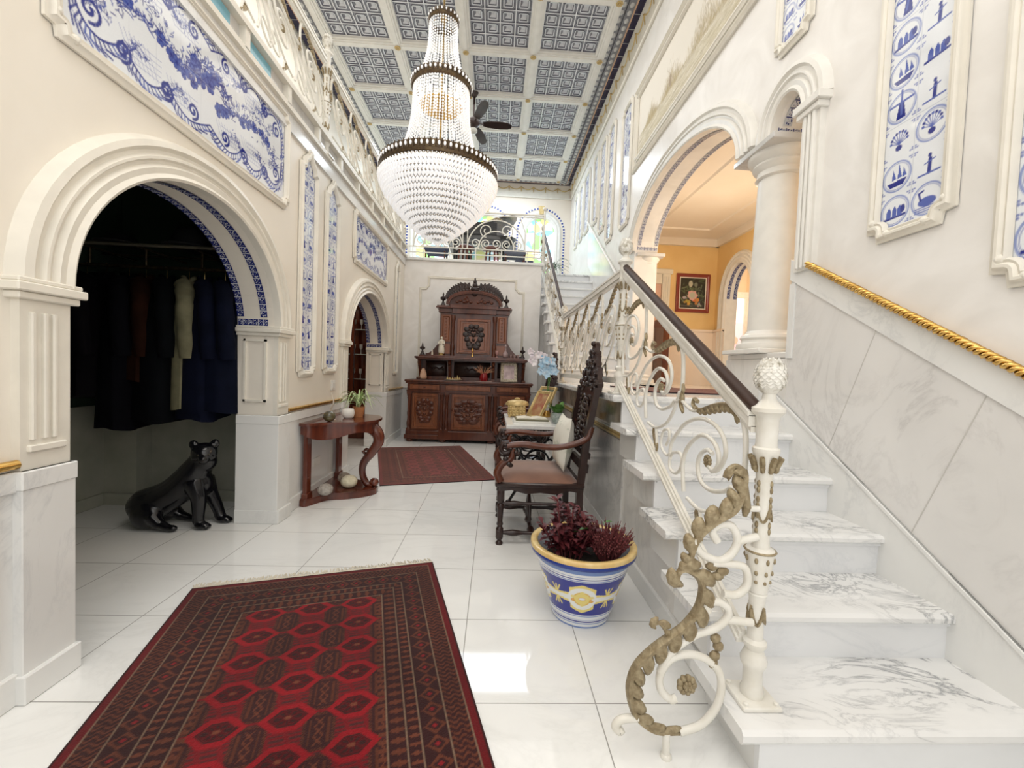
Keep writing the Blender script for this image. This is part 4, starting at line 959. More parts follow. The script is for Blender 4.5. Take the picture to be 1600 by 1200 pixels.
def baroque(seed):
    def f(cv, W, H):
        R = random.Random(seed); cv.a *= 1 - .03 * rng.random(cv.a.shape[:2])[..., None]; s = H / .60
        for sx in (0, 1):
            X = (lambda x: x) if not sx else (lambda x: W - x)
            sd = 1 if not sx else -1
            for dn in (0, 1):
                Yf = (lambda y: y) if not dn else (lambda y: H - y); s2 = sd * (1 if not dn else -1)
                g = lambda P: [(X(a * W), Yf(b * s)) for a, b in P]
                acanth(cv, g([(.03, .26), (.035, .16), (.06, .09), (.10, .07), (.145, .10), (.165, .14)]), .030 * s, R, -s2)
                acanth(cv, g([(.165, .14), (.20, .08), (.245, .05), (.29, .08), (.315, .13)]), .028 * s, R, -s2)
                acanth(cv, g([(.315, .13), (.35, .07), (.40, .04), (.45, .06), (.50, .10)]), .028 * s, R, -s2)
                for cx, cz, r in ((.165, .10, .045), (.31, .09, .045), (.075, .15, .05), (.42, .10, .04)):
                    cv.line([(X(cx * W + (p[0] - cx) * 1.0), Yf(p[1])) for p in spiral(cx, cz * s, r * s, .006, -pi / 2, 1.4 * s2, 26)], .014 * s, BL, .95)
                for a, b in ((.10, .17), (.21, .14), (.36, .12)): garland(cv, g([(a - .03, b), (a, b + .02), (a + .03, b)]), .045 * s, R, .8)
                x0, x1 = sorted((X(.19 * W), X(.29 * W))); y0, y1 = sorted((Yf(.09 * s), Yf(.20 * s))); lattice(cv, x0, x1, y0, y1, .024 * s)
                x0, x1 = sorted((X(.34 * W), X(.44 * W))); y0, y1 = sorted((Yf(.08 * s), Yf(.17 * s))); lattice(cv, x0, x1, y0, y1, .024 * s)
            acanth(cv, [(X(.035 * W), .20 * H / .6 * .6), (X(.022 * W), H * .42), (X(.035 * W), H * .5), (X(.022 * W), H * .58), (X(.035 * W), H * .80)], .026 * s, R, sd)
            garland(cv, [(X(.07 * W), H * .34), (X(.13 * W), H * .46), (X(.22 * W), H * .52), (X(.32 * W), H * .50), (X(.41 * W), H * .42)], .062 * s, R, 1.8)
            garland(cv, [(X(.12 * W), H * .62), (X(.22 * W), H * .66), (X(.34 * W), H * .62)], .05 * s, R, 1.0)
            for _ in range(7): u = R.random(); flower(cv, X(W * (.10 + .33 * u)), H * (.48 + .07 * sin(u * 5)), .034 * s, R)
        for _ in range(8): flower(cv, W * (.42 + .16 * R.random()), H * (.36 + .3 * R.random()), .042 * s, R)
        garland(cv, [(W * .38, H * .42), (W * .45, H * .62), (W * .55, H * .62), (W * .62, H * .42)], .08 * s, R, 2)
        n = int(W / .14)
        for k in range(1, n): cv.line([(W * k / n, 0), (W * k / n, H)], .002, (.45, .48, .56), .8)
        cv.line([(0, H / 2), (W, H / 2)], .002, (.45, .48, .56), .8)
    return f
panel('tile_panel', 'large blue-and-white baroque tile panel with garlands, above the dark coat alcove', -1, 1.60, 3.20, 2.38, 2.98, baroque(3), .004, .035)
panel('tile_panel', 'tall narrow delft tile panel on the left wall, the one nearer the coat alcove', -1, 3.49, 3.72, 1.13, 2.90, delft(4, 2), .0045, .035, 'peak')
panel('tile_panel', 'tall narrow delft tile panel on the left wall, above the console table', -1, 3.99, 4.24, 1.15, 2.88, delft(5, 2), .005, .035, 'peak')
panel('tile_panel', 'blue-and-white baroque tile panel above the small far arch on the left wall', -1, 4.75, 6.12, 2.38, 2.88, baroque(9), .006, .04)
panel('tile_panel', 'very narrow greyish tile strip between the far arch and the sideboard wall', -1, 6.70, 6.86, 1.10, 2.80, delft(6, 1), .008, .02, 'peak')
panel('tile_panel', 'tall delft tile panel of round blue medallions above the gilded rope rail', 1, 1.60, 1.88, 1.90, 3.30, delft(21, 2), .0028, .045)
panel('tile_panel', 'delft tile panel at the right edge of the picture, partly cut off', 1, .98, 1.37, 1.60, 2.95, delft(12, 2), .004, .05)
panel('tile_panel', 'delft tile panel high above the small arch, only its lower end visible', 1, 2.43, 2.66, 3.30, 4.5, delft(13, 2), .004, .04)
for k, (a, b, z0, z1, lb) in enumerate([(5.73, 6.09, 3.32, 4.95, 'nearest to the large arch'), (6.55, 6.85, 3.36, 5.13, 'second from the large arch'), (7.06, 7.39, 3.68, 5.16, 'third from the large arch'), (7.60, 7.89, 4.0, 5.18, 'fourth from the large arch'),
                                        (8.28, 8.70, 4.07, 5.20, 'fifth from the large arch'), (8.92, 9.22, 4.07, 5.20, 'sixth from the large arch'), (9.45, 9.75, 4.07, 5.20, 'nearest to the far windows')]):
    panel('tile_panel', 'pale tall tile panel above the upper staircase, ' + lb, 1, a, b, z0, z1, delft(30 + k, 2), .008, .05, group='pale tile panels above the upper staircase')
def landscape(cv, W, H):
    R = random.Random(5); cv.a[:] = (.80, .75, .66); hor = H * .34
    k = np.clip((hor + .03 * np.sin(cv.X * 3) - cv.Y) / .25, 0, 1)[..., None]; cv.a = cv.a * (1 - k * .35) + np.array((.58, .50, .30)) * k * .35
    for _ in range(2600):
        x = R.random() * W; y = R.random() ** 1.3 * hor; l = .04 + .16 * R.random(); cv.line([(x, y), (x + l, y + R.gauss(0, .006))], .005, R.choice([(.45, .38, .20), (.55, .47, .28), (.68, .62, .46), (.30, .23, .10)]), .65)
    for cx, h, w in ((.45, .22, .3), (1.0, .30, .4), (1.7, .42, .5), (2.2, .30, .4)):
        for _ in range(900):
            x = cx + R.gauss(0, w * .3); y = hor - .05 + abs(R.gauss(0, 1)) * h * .35 * max(.1, 1 - abs(x - cx) / w); cv.line([(x, y), (x + R.gauss(0, .012), y + .04)], .005, R.choice([(.27, .19, .07), (.40, .31, .14), (.52, .42, .22)]), .75)
    x = W - 1.55; cv.poly([(x - .03, hor), (x + .03, hor), (x + .015, hor + .13), (x - .015, hor + .13)], (.34, .25, .15))
    for a in (.7, 2.3, 3.8, 5.4): cv.line([(x, hor + .13), (x + .12 * cos(a), hor + .13 + .12 * sin(a))], .006, (.35, .26, .18))
t = panel('landscape_mural', 'long sepia landscape mural with reeds and a small windmill high above the large arch', 1, 2.92, 5.45, 4.02, 4.78, landscape, .008, .012, cat='mural', mat='mural', frame='cream', tile=False)
mb = MB(); o_ = [(XR, y, z) for y, z in ((5.53, 3.94), (2.84, 3.94), (2.84, 4.86), (5.53, 4.86))]
mb.sweep(o_, (-1, 0, 0), [(-.07, 0), (-.07, .02), (-.055, .03), (-.045, .012), (-.03, .026), (-.018, .01), (0, .02), (.008, 0)], closed=True); mb.build('outer_frame', 'cream', t, 40)

# rugs
def hexmask(U, V, w, h):  # soft elongated octagon, 1 inside
    return (np.abs(U) < w) & (np.abs(V) < h) & (np.abs(U) / w + np.abs(V) / h < 1.45)
def turkmen(W, H, cell, dull=0.):
    cv = Canvas(W, H, cell, (.16, .018, .018)); X, Y = cv.X, cv.Y; R = np.random.default_rng(3)
    RED, DK, BR, CR, HOT = map(np.array, ((.20, .010, .014), (.045, .012, .012), (.15, .042, .022), (.46, .30, .20), (.33, .008, .015)))
    if dull: RED, HOT = np.array((.20, .035, .035)), np.array((.24, .04, .04))
    e = np.minimum(np.minimum(X, W - X), np.minimum(Y, H - Y)); bx = np.minimum(X, W - X) < np.minimum(Y, H - Y); s = np.where(bx, Y, X)
    A = cv.a; bw = W * .25; A[:] = RED
    fine = ((np.floor(s / .011) + np.floor(e / .011)) % 2 == 0)
    # border zones
    A[e < bw] = DK
    z = lambda a, b: (e >= a * bw) & (e < b * bw)
    A[z(.03, .10)] = RED * .8
    A[z(.10, .34) & (np.abs(((s / .022) % 1) - .5 + .35 * np.sin(e / .006)) < .22)] = BR
    m = z(.36, .62); q = ((s / .07) % 1 - .5), ((e / bw - .36) / .26 - .5); A[m & (np.abs(q[0]) + np.abs(q[1]) < .48)] = BR; A[m & (np.abs(q[0]) + np.abs(q[1]) < .30)] = DK; A[m & (np.abs(q[0]) + np.abs(q[1]) < .14)] = RED * 1.4
    A[z(.66, .76) & (np.abs(((s / .032) % 1) - .5) + .3 * np.abs(((e / bw - .66) / .1) - .5) < .25)] = BR * 1.2
    A[z(.80, .96) & (np.abs(((s / .04) % 1) - .5) < .30 - .4 * np.abs((e / bw - .88) / .16))] = BR
    for a in (.10, .345, .635, .78, .97): A[z(a, a + .016)] = CR * .55
    A[(e < .03 * bw)] = DK
    F = e >= bw
    # field: three columns of hot-red hexagons between dark elongated medallions
    fw, fh = W - 2 * bw, H - 2 * bw; cw = fw / 3; chh = cw * .80
    A[F & (((Y / .016) % 1) < .35) & ((((X + Y * .3) / .06) % 1) < .75)] = DK * 1.8
    hx = lambda dx, dy, w, h: (np.abs(dy) < h) & (np.abs(dx) / w + np.abs(dy) / h * .62 < 1)
    for c in range(4):
        for r in range(-1, int(fh / chh) + 2):
            dy = Y - (bw + (r + .5) * chh); dx = X - (bw + c * cw); a_, b_ = cw * .25, chh * .45
            m = F & (np.abs(dx) < a_) & (np.abs(dy) < b_) & (np.abs(dx) / a_ + np.abs(dy) / b_ < 1.5); A[m] = DK * 1.15
            A[m & ((np.abs(dx) > a_ * .80) | (np.abs(dy) > b_ * .86)) & ((((X + Y) / .012) % 1) < .5)] = BR * .9
            A[m & (np.abs(np.abs(dx) - a_ * .55) < .004) & (np.abs(dy) < b_ * .7)] = BR * .8
            A[m & (np.abs(np.abs(dx) * 1.6 + np.abs((dy / (b_ * .5)) % 1 - .5) * a_ * .8 - a_ * .42) < .005) & (np.abs(dy) < b_ * .75)] = BR * 1.1
    for c in range(3):
        for r in range(-1, int(fh / chh) + 2):
            dy = Y - (bw + (r + 1.0) * chh); dx = X - (bw + (c + .5) * cw); m = F & hx(dx, dy, cw * .44, chh * .34); A[m] = HOT
            A[F & hx(dx, dy, cw * .27, chh * .20)] = RED * .55; ang = np.arctan2(dy, dx); rr = np.hypot(dx / (cw * .27), dy / (chh * .20))
            A[F & hx(dx, dy, cw * .27, chh * .20) & (rr > .35) & (rr < .78) & (np.cos(ang * 8) > 0)] = DK; A[F & (rr < .22)] = BR * 1.4
            A[F & hx(dx, dy, cw * .30, chh * .23) & ~hx(dx, dy, cw * .27, chh * .20)] = DK
    A[F & ((X - bw < .02) | (W - bw - X < .02)) & (((Y / .03) % 1) < .5)] = BR
    A *= (1 + .28 * (R.random(A.shape[:2]) - .5))[..., None] * (1 + .12 * np.sin(Y * 9 + 2 * np.sin(X * 7)))[..., None]
    cv.a = A * .66
    if dull: cv.a = A * .75 + np.array((.20, .085, .07)) * .35
    return cv
def lay_rug(name, label, o, ang, W, H, cell, dull, fringe=None, zt=.009, z0=0.):
    t = thing(name, label, 'rug', (o[0], o[1], z0)); t['_w'] = [o[0], o[1], z0]
    eu = np.array([cos(ang), sin(ang), 0]); ev = np.array([sin(ang), -cos(ang), 0]) * -1
    cv = turkmen(W, H, cell, dull); O = np.array([o[0], o[1], z0 + zt])
    cv.mesh('pile', O, eu, ev, 'rug', t)
    mb = MB(); c = [O, O + eu * W, O + eu * W + ev * H, O + ev * H]; d = np.array([0, 0, zt - .0005])
    mb.add(c + [p - d for p in c], [[0, 1, 5, 4], [1, 2, 6, 5], [2, 3, 7, 6], [3, 0, 4, 7]]); mb.build('edge_binding', plain('dark_binding', (.03, .01, .012), .9), t)
    if fringe:
        mb = MB()
        for k in range(int(W / .006)):
            x = k * .006 + random.uniform(-.002, .002); b = O + ev * H + eu * x - d * .5; l = random.uniform(.045, .07)
            mb.tube([b, b + ev * l * .5 + eu * random.uniform(-.006, .006) - d * .15, b + ev * l + eu * random.uniform(-.012, .012) - d * .25], .0026, 3)
        mb.add([O + ev * H - d * .2, O + ev * H + eu * W - d * .2, O + ev * (H + .022) + eu * W - d * .4, O + ev * (H + .022) - d * .4], [[0, 1, 2, 3]])
        mb.build('fringe', plain('cream_wool', (.72, .66, .54), .9), t)
    return t
a_ = radians(16.1); ev_ = np.array([-sin(a_), cos(a_)])
A0 = np.array([-1.525, 2.185]) - ev_ * 1.98
lay_rug('oriental_rug', 'large deep-red oriental rug with rows of hexagon medallions lying in the foreground', A0, a_, 1.238, 1.98, .005, 0, True)
A1 = np.array([-1.65, 6.06]) - ev_ * 2.0
lay_rug('oriental_rug', 'smaller faded red oriental rug on the floor in front of the carved sideboard', A1, a_, 1.21, 1.97, .010, 1)
lay_rug('oriental_rug', 'dark red rug on the landing floor beyond the stairs', (1.22, 3.15), .02, 2.0, 1.1, .02, 1, z0=ZL + .001)
# ================================================================== CHANDELIER, FAN
CX, CY = -.585, 4.0
t = thing('chandelier', 'huge tiered crystal chandelier with bronze bands hanging under the coffered ceiling', 'chandelier', (CX, CY, 2.34))
m_, nt, b_ = nodes('crystal'); setp(b_, (.90, .90, .93), .05, spec=1., emit=(1, .98, .93), es=.27, coat=.6); M['crystal'] = m_  # self-glow stands in for lamplight sparkling in the crystals
m_, nt, b_ = nodes('crystal_inner'); setp(b_, (.45, .45, .46), .1, spec=1., emit=(1, .97, .9), es=.06); M['crystal_in'] = m_  # backing shell carries a faint glow, lamplight put into its material
m_, nt, b_ = nodes('bulb'); setp(b_, (1, 1, .9), .3, emit=(1, .93, .75), es=7); M['bulb'] = m_
M['band'] = noisy('bronze_band', (.13, .09, .045), (.07, .045, .03), scale=40, rough=.3, metal=.7)
def bead(mb, c, r, h, n=5):
    c = np.asarray(c); V = [c + (0, 0, h)] + [c + (r * cos(2 * pi * k / n), r * sin(2 * pi * k / n), 0) for k in range(n)] + [c - (0, 0, h)]
    mb.add(V, [[0, 1 + k, 1 + (k + 1) % n] for k in range(n)] + [[n + 1, 1 + (k + 1) % n, 1 + k] for k in range(n)])
def band(R, z, h, n, name):
    mb = MB(); mb.lathe([(R - .012, 0), (R + .006, .004), (R + .010, h * .3), (R + .003, h * .38), (R + .003, h * 1.02), (R - .004, h * 1.02)], (CX, CY, z), 72, cap=False); mb.lathe([(R - .02, 0), (R - .02, h * .3)], (CX, CY, z), 72, cap=False)
    for k in range(n):
        a = 2 * pi * k / n; c = (CX + (R + .004) * cos(a), CY + (R + .004) * sin(a), z + h * .70); mb.tube([(c[0], c[1], z + h * .3), (c[0], c[1], z + h * 1.12)], [.010, .005], 4)
    o = mb.build(name, 'band', t, 40); mb = MB()
    for k in range(n):
        a = 2 * pi * (k + .5) / n; mb.sph((CX + (R + .008) * cos(a), CY + (R + .008) * sin(a), z + h * .70), (.0115 * min(1, R * 3 + .3), .0115 * min(1, R * 3 + .3), h * .20), 8, 6)
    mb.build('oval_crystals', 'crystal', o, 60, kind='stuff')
band(.535, 2.955, .095, 72, 'large_crown_band'); band(.268, 3.765, .075, 40, 'middle_crown_band'); band(.133, 4.372, .06, 22, 'top_crown_band')
def strands(R0, z0, R1, z1, ns, step, name, bow=0.):
    mb = MB(); Ln = sqrt((R1 - R0) ** 2 + (z1 - z0) ** 2); nb = int(Ln / step)
    for k in range(ns):
        a = 2 * pi * k / ns
        for j in range(nb):
            u = (j + .5) / nb; R = R0 + (R1 - R0) * u - bow * sin(pi * u); bead(mb, (CX + R * cos(a), CY + R * sin(a), z0 + (z1 - z0) * u), step * .36, step * .46, 4)
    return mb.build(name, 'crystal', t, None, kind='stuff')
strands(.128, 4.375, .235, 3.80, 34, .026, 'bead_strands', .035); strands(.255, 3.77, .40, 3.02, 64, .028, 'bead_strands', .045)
strands(.20, 3.78, .22, 3.45, 30, .030, 'bead_strands', .0); 
mb = MB(); mb.tube([(CX, CY, 2.45), (CX, CY, 4.62)], .010, 8); mb.lathe([(.02, 0), (.035, .02), (.02, .05), (.03, .08), (.012, .10)], (CX, CY, 4.40), 14)
for a in range(0, 6): mb.tube([(CX, CY, 4.5), (CX + .13 * cos(a), CY + .13 * sin(a), 4.38)], .004, 4)
mb.build('rod', 'brass', t, 60)
mb = MB(); z = 4.62
while z < ZC - .1: mb.tube([(CX + .012 * cos(q * pi / 4), CY + .002, z + .02 + .022 * sin(q * pi / 4)) for q in range(8)], .003, 4, closed=True); z += .034
mb.lathe([(.07, 0), (.06, -.04), (.02, -.07)], (CX, CY, ZC - .0), 16); mb.build('chain', 'brass', t, 60)
NT = 15
for j in range(NT):   # bowl: stepped rings of upright crystals
    u = j / (NT - 1); R = .525 * (1 - u ** 1.5) ** .86 + .018; z = 2.945 - u * .56; hh = .052 - .014 * u; n = max(8, int(2 * pi * R / .034)); mb = MB()
    for k in range(n):
        a = 2 * pi * (k + .5 * (j % 2)) / n; c = (CX + R * cos(a), CY + R * sin(a), z - hh * .5); bead(mb, c, .0155, hh * .56, 5); bead(mb, (CX + (R - .022) * cos(a + pi / n), CY + (R - .022) * sin(a + pi / n), c[2]), .0155, hh * .56, 5)
        if R > .1: bead(mb, (CX + (R - .006) * cos(a + .5 * 2 * pi / n), CY + (R - .006) * sin(a + .5 * 2 * pi / n), z + .004), .007, .007, 4)
    o = mb.build('crystal_tier', 'crystal', t); mb = MB(); mb.tube([(CX + (R - .012) * cos(2 * pi * k / 40), CY + (R - .012) * sin(2 * pi * k / 40), z + .004) for k in range(40)], .004, 4, closed=True); mb.build('tier_ring', 'brass', o)
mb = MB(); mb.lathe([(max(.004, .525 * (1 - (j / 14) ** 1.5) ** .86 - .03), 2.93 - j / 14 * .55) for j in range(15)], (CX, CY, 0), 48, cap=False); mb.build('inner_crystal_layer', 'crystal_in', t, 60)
mb = MB(); mb.sph((CX, CY, 2.36), .022, 10, 8); mb.build('drop', 'crystal', t)
for k in range(8):
    a = 2 * pi * k / 8 + .3; mb = MB(); mb.sph((CX + .17 * cos(a), CY + .17 * sin(a), 3.70), (.014, .014, .028), 8, 6); mb.build('bulb', 'bulb', t)
    if k % 2 == 0: mb = MB(); mb.sph((CX + .33 * cos(a), CY + .33 * sin(a), 2.93), (.016, .016, .03), 8, 6); mb.build('bulb', 'bulb', t)
mb = MB(); mb.lathe([(.19, 0), (.20, .008), (.10, .012), (.02, .02)], (CX, CY, 3.62), 30); mb.build('lamp_plate', 'gold', t)

FX, FY, FZ = -.50, 7.15, 5.30
t = thing('ceiling_fan', 'dark brown ceiling fan with five blades behind the chandelier', 'ceiling fan', (FX, FY, FZ))
mb = MB(); mb.lathe([(.03, -.10), (.06, -.06), (.10, -.03), (.11, .03), (.08, .07), (.03, .09)], (FX, FY, FZ), 20); mb.build('motor_housing', 'wood_dark', t, 50)
mb = MB(); mb.tube([(FX, FY, FZ + .08), (FX, FY, ZC)], .018, 8); mb.lathe([(.03, -.07), (.07, 0)], (FX, FY, ZC), 14); mb.build('downrod', 'wood_dark', t, 60)
mb = MB(); mb.sph((FX, FY, FZ - .12), (.07, .07, .05), 14, 8); mb.build('lamp_globe', plain('frosted_globe', (.6, .6, .55), .3), t, 60)
for k in range(5):
    a = 2 * pi * k / 5 + .05; d = np.array([cos(a), sin(a), 0]); s_ = np.array([-sin(a), cos(a), -.25]); c = np.array([FX, FY, FZ]); V = []
    out = [(.16, .04), (.24, .062), (.45, .075), (.58, .062), (.64, .03), (.64, -.03), (.58, -.062), (.45, -.075), (.24, -.062), (.16, -.04)]
    V = [c + d * p + s_ * q for p, q in out] + [c + d * p + s_ * q + (0, 0, .008) for p, q in out]; mb = MB(); n = 10
    mb.add(V, [list(range(n))[::-1], list(range(n, 2 * n))] + [[i, (i + 1) % n, (i + 1) % n + n, i + n] for i in range(n)]); mb.tube([c + d * .09, c + d * .18], .012, 5); mb.build('blade', 'wood_dark', t)

# ================================================================== SIDEBOARD
SY = 6.62; SX0, SX1 = -1.375, .595; SCX = (SX0 + SX1) / 2
t = thing('sideboard', 'large carved walnut sideboard with arched crest and three doors against the back wall', 'sideboard', (SCX, 6.95, 0))
def slab(mb, x0, x1, z0, z1, y0=SY, y1=7.18, bev=.006): mb.box(x0, x1, y0, y1, z0, z1, bev=bev)
mb = MB(); slab(mb, SX0 - .02, SX1 + .02, .05, .12, SY - .02); slab(mb, SX0, SX1, .12, .18, SY); slab(mb, SX0 + .01, SX1 - .01, .165, .19, SY + .01); slab(mb, -.86, .03, .05, .185, SY - .035); mb.build('plinth', 'wood', t)
for x in (SX0 + .06, -.79, -.02, SX1 - .06):
    for y in (SY + .05, 7.10):
        mb = MB(); mb.lathe([(.03, 0), (.055, .012), (.06, .03), (.045, .05)], (x, y, 0), 14); mb.build('foot', 'wood', t, 60)
mb = MB(); slab(mb, SX0 + .02, SX1 - .02, .18, .80, SY + .03); slab(mb, -.80, .0, .18, .80, SY + .005); mb.build('body', 'wood', t)
mb = MB(); slab(mb, SX0, SX1, .795, .825, SY + .0); slab(mb, SX0 + .01, SX1 - .01, .82, .93, SY + .015); slab(mb, -.84, .03, .79, .93, SY - .015); mb.build('drawer_rail', 'wood', t)
for a, b, dy in ((SX0 + .05, -.86, .0), (-.76, -.05, -.03), (.05, SX1 - .05, .0)):
    mb = MB(); mb.box(a, b, SY + dy + .0, SY + dy + .02, .835, .915, bev=.006); mb.box(a + .03, b - .03, SY + dy - .006, SY + dy + .02, .85, .90, bev=.004); o = mb.build('drawer', 'wood_panel', t); mb = MB(); mb.sph(((a + b) / 2, SY + dy - .012, .875), (.018, .012, .012), 8, 6); mb.build('knob', 'wood', o, 60)
mb = MB(); slab(mb, SX0 - .03, SX1 + .03, .955, .99, SY - .03, 7.2, .008); slab(mb, SX0 - .015, SX1 + .015, .93, .956, SY - .015, 7.2); slab(mb, -.87, .06, .955, .991, SY - .05); mb.build('top', 'wood', t)
def carving(mb, cx, y, cz, w, h, n=1.):
    """symmetrical relief of scrolls, leaves and berries"""
    for s in (-1, 1):
        for q, (dx, dz, r) in enumerate(((.28, .30, .16), (.34, .05, .14), (.25, -.22, .13), (.14, -.40, .09), (.16, .12, .10))):
            sp = spiral(cx + s * dx * w, cz + dz * h, r * w, r * w * .25, (pi if s > 0 else 0), 1.3 * s * (-1) ** q, 16); mb.tube([(p[0], y - .006, p[1]) for p in sp], [.010 * w / .2 * (1 - .5 * k / 16) for k in range(17)], 5)
        for dx, dz, a in ((.42, .34, .5), (.48, .10, 0), (.40, -.12, -.5), (.28, -.34, -1), (.15, .46, 1.2), (.20, -.46, -1.3)):
            mb.sph((cx + s * dx * w, y - .008, cz + dz * h), (.05 * w / .25, .012, .035 * h / .3), 7, 5)
    for dz, r in ((.48, .07), (.30, .10), (.08, .12), (-.14, .10), (-.34, .08), (-.50, .05)): mb.sph((cx, y - .014, cz + dz * h), (r * w, .018, r * h * .8), 8, 6)
for a, b, dy, cw, ch in ((SX0 + .09, -.88, .025, .17, .30), (-.66, -.13, .0, .30, .30), (.10, SX1 - .09, .025, .17, .30)):
    mb = MB(); y = SY + dy; mb.box(a, b, y - .012, y + .02, .205, .775, bev=.006)
    for q, (e, h) in enumerate(((.035, .022), (.055, .016))): mb.sweep([(a + e, y - .01, .205 + e), (b - e, y - .01, .205 + e), (b - e, y - .01, .775 - e), (a + e, y - .01, .775 - e)], (0, -1, 0), [(-.012, 0), (-.008, h), (.004, h), (.012, 0)], closed=True)
    o = mb.build('door', 'wood_panel', t); mb = MB(); carving(mb, (a + b) / 2, y - .012, .50, cw * 1.35, ch * 1.15); mb.build('carved_relief', 'wood', o, 70)
for x, y in ((SX0 + .045, SY + .01), (-.815, SY - .01), (-.735, SY - .01), (-.055, SY - .01), (.03, SY - .01), (SX1 - .045, SY + .01)):
    mb = MB(); mb.lathe([(.034, .19), (.034, .22), (.024, .235), (.030, .26), (.034, .30), (.026, .34), (.022, .40), (.028, .46), (.022, .50), (.022, .68), (.03, .70), (.024, .72), (.034, .74), (.034, .79)], (x, y, 0), 14); mb.box(x - .034, x + .034, y - .034, y + .03, .18, .215); mb.box(x - .034, x + .034, y - .034, y + .03, .765, .80); mb.build('turned_column', 'wood', t, 50)
# back board with open shelf
mb = MB(); mb.box(-1.22, .48, 6.95, 7.18, .99, 1.34); mb.build('back_board', 'wood', t)
for a, b in ((-1.12, -.80), (-.66, -.08), (.06, .38)):
    mb = MB(); mb.box(a, b, 6.935, 6.955, 1.06, 1.29, bev=.004); mb.sweep([(a, 6.937, 1.06), (b, 6.937, 1.06), (b, 6.937, 1.29), (a, 6.937, 1.29)], (0, -1, 0), [(-.012, 0), (0, .012), (.014, 0)], closed=True)
    c = (a + b) / 2; mb.tube(catmull([(c - .11, 6.93, 1.21), (c - .05, 6.93, 1.17), (c, 6.93, 1.19), (c + .05, 6.93, 1.17), (c + .11, 6.93, 1.21)], 3), .014, 6)
    for q in (-.11, -.05, .05, .11): mb.sph((c + q, 6.925, 1.17), (.022, .012, .018), 6, 5)
    mb.build('back_panel', 'wood_dark', t, 50)
for x in (-1.215, -.73, -.02, .475):
    mb = MB(); mb.box(x - .03, x + .03, 6.72, 6.95, .99, 1.03); mb.prism([(6.74, 1.33), (6.95, 1.33), (6.95, 1.0), (6.90, 1.02), (6.86, 1.15), (6.78, 1.24)], x - .024, x + .024, 'x'); mb.sph((x, 6.78, 1.27), (.03, .05, .05), 8, 6); mb.build('shelf_bracket', 'wood', t, 50)
mb = MB(); mb.box(-1.28, .54, 6.68, 7.19, 1.335, 1.365, bev=.006); mb.box(-1.26, .52, 6.70, 7.19, 1.318, 1.336); mb.box(-1.22, .48, 6.74, 7.18, 1.365, 1.39, bev=.004); mb.build('shelf', 'wood', t)
# upper hutch
UY = 6.88
mb = MB(); mb.box(-.915, .195, UY, 7.18, 1.385, 2.10); mb.box(-.70, -.02, UY - .03, UY + .1, 1.39, 2.10); mb.build('hutch', 'wood', t)
for a, b in ((-.895, -.735), (.015, .175)):
    mb = MB(); mb.box(a, b, UY - .02, UY, 1.62, 2.06, bev=.004); mb.sweep([(a + .03, UY - .02, 1.65), (b - .03, UY - .02, 1.65), (b - .03, UY - .02, 2.03), (a + .03, UY - .02, 2.03)], (0, -1, 0), [(-.008, 0), (0, .010), (.01, 0)], closed=True)
    for q in range(7): mb.sph(((a + b) / 2, UY - .022, 1.70 + q * .05), (.014, .008, .014), 6, 4)
    mb.box(a, b, UY - .02, UY, 1.42, 1.58, bev=.004); mb.build('side_panel', 'wood_panel', t, 40)
for x in (-.70, -.02):
    mb = MB(); mb.lathe([(.032, 1.39), (.032, 1.44), (.024, 1.46), (.032, 1.50), (.034, 1.55), (.024, 1.60), (.024, 1.94), (.030, 1.96), (.036, 1.99), (.036, 2.05)], (x, UY - .05, 0), 14, flute=8, fa=.05); mb.build('turned_column', 'wood', t, 50)
mb = MB(); a, b = -.63, -.09; y = UY - .035; mb.box(a, b, y - .012, y + .02, 1.43, 2.0, bev=.006); mb.box(a + .09, b - .09, y - .02, y, 1.50, 1.93, bev=.006)
mb.sweep([(a + .04, y - .01, 1.46), (b - .04, y - .01, 1.46), (b - .04, y - .01, 1.97), (a + .04, y - .01, 1.97)], (0, -1, 0), [(-.012, 0), (-.008, .022), (.006, .022), (.014, 0)], closed=True); o = mb.build('door', 'wood_panel', t)
mb = MB(); carving(mb, (a + b) / 2, y - .02, 1.71, .27, .36); mb.build('carved_relief', 'wood_dark', o, 70)
mb = MB(); mb.box(-.94, .22, UY - .04, 7.18, 2.09, 2.16, bev=.005); mb.box(-.72, .0, UY - .07, 7.18, 2.08, 2.165, bev=.005); mb.box(-.98, .255, UY - .08, 7.19, 2.16, 2.185, bev=.005); mb.box(-.965, .24, UY - .06, 7.19, 2.185, 2.205); mb.box(-.75, .03, UY - .10, 7.19, 2.16, 2.215, bev=.005); mb.build('cornice', 'wood', t)
c = -.365; mb = MB(); arc = [(c - .42 * cos(pi * k / 24), 2.215 + .21 * sin(pi * k / 24) ** .8) for k in range(25)]
mb.prism([(p[0], p[1]) for p in arc], UY - .04, 7.1, 'y'); mb.sweep([(p[0], UY - .04, p[1]) for p in arc], (0, -1, 0), [(-.02, 0), (-.02, .05), (.0, .055), (.012, .03), (.03, .03), (.045, 0)])
for s in (-1, 1):
    for q in range(5): mb.sph((c + s * (.06 + q * .055), UY - .05, 2.27 + .02 * (q % 2)), (.03, .02, .022), 7, 5)
    mb.tube([(p[0], UY - .05, p[1]) for p in spiral(c + s * .14, 2.30, .055, .015, pi / 2, 1.2 * s, 14)], .010, 5)
mb.build('arched_pediment', 'wood', t, 45)
mb = MB()
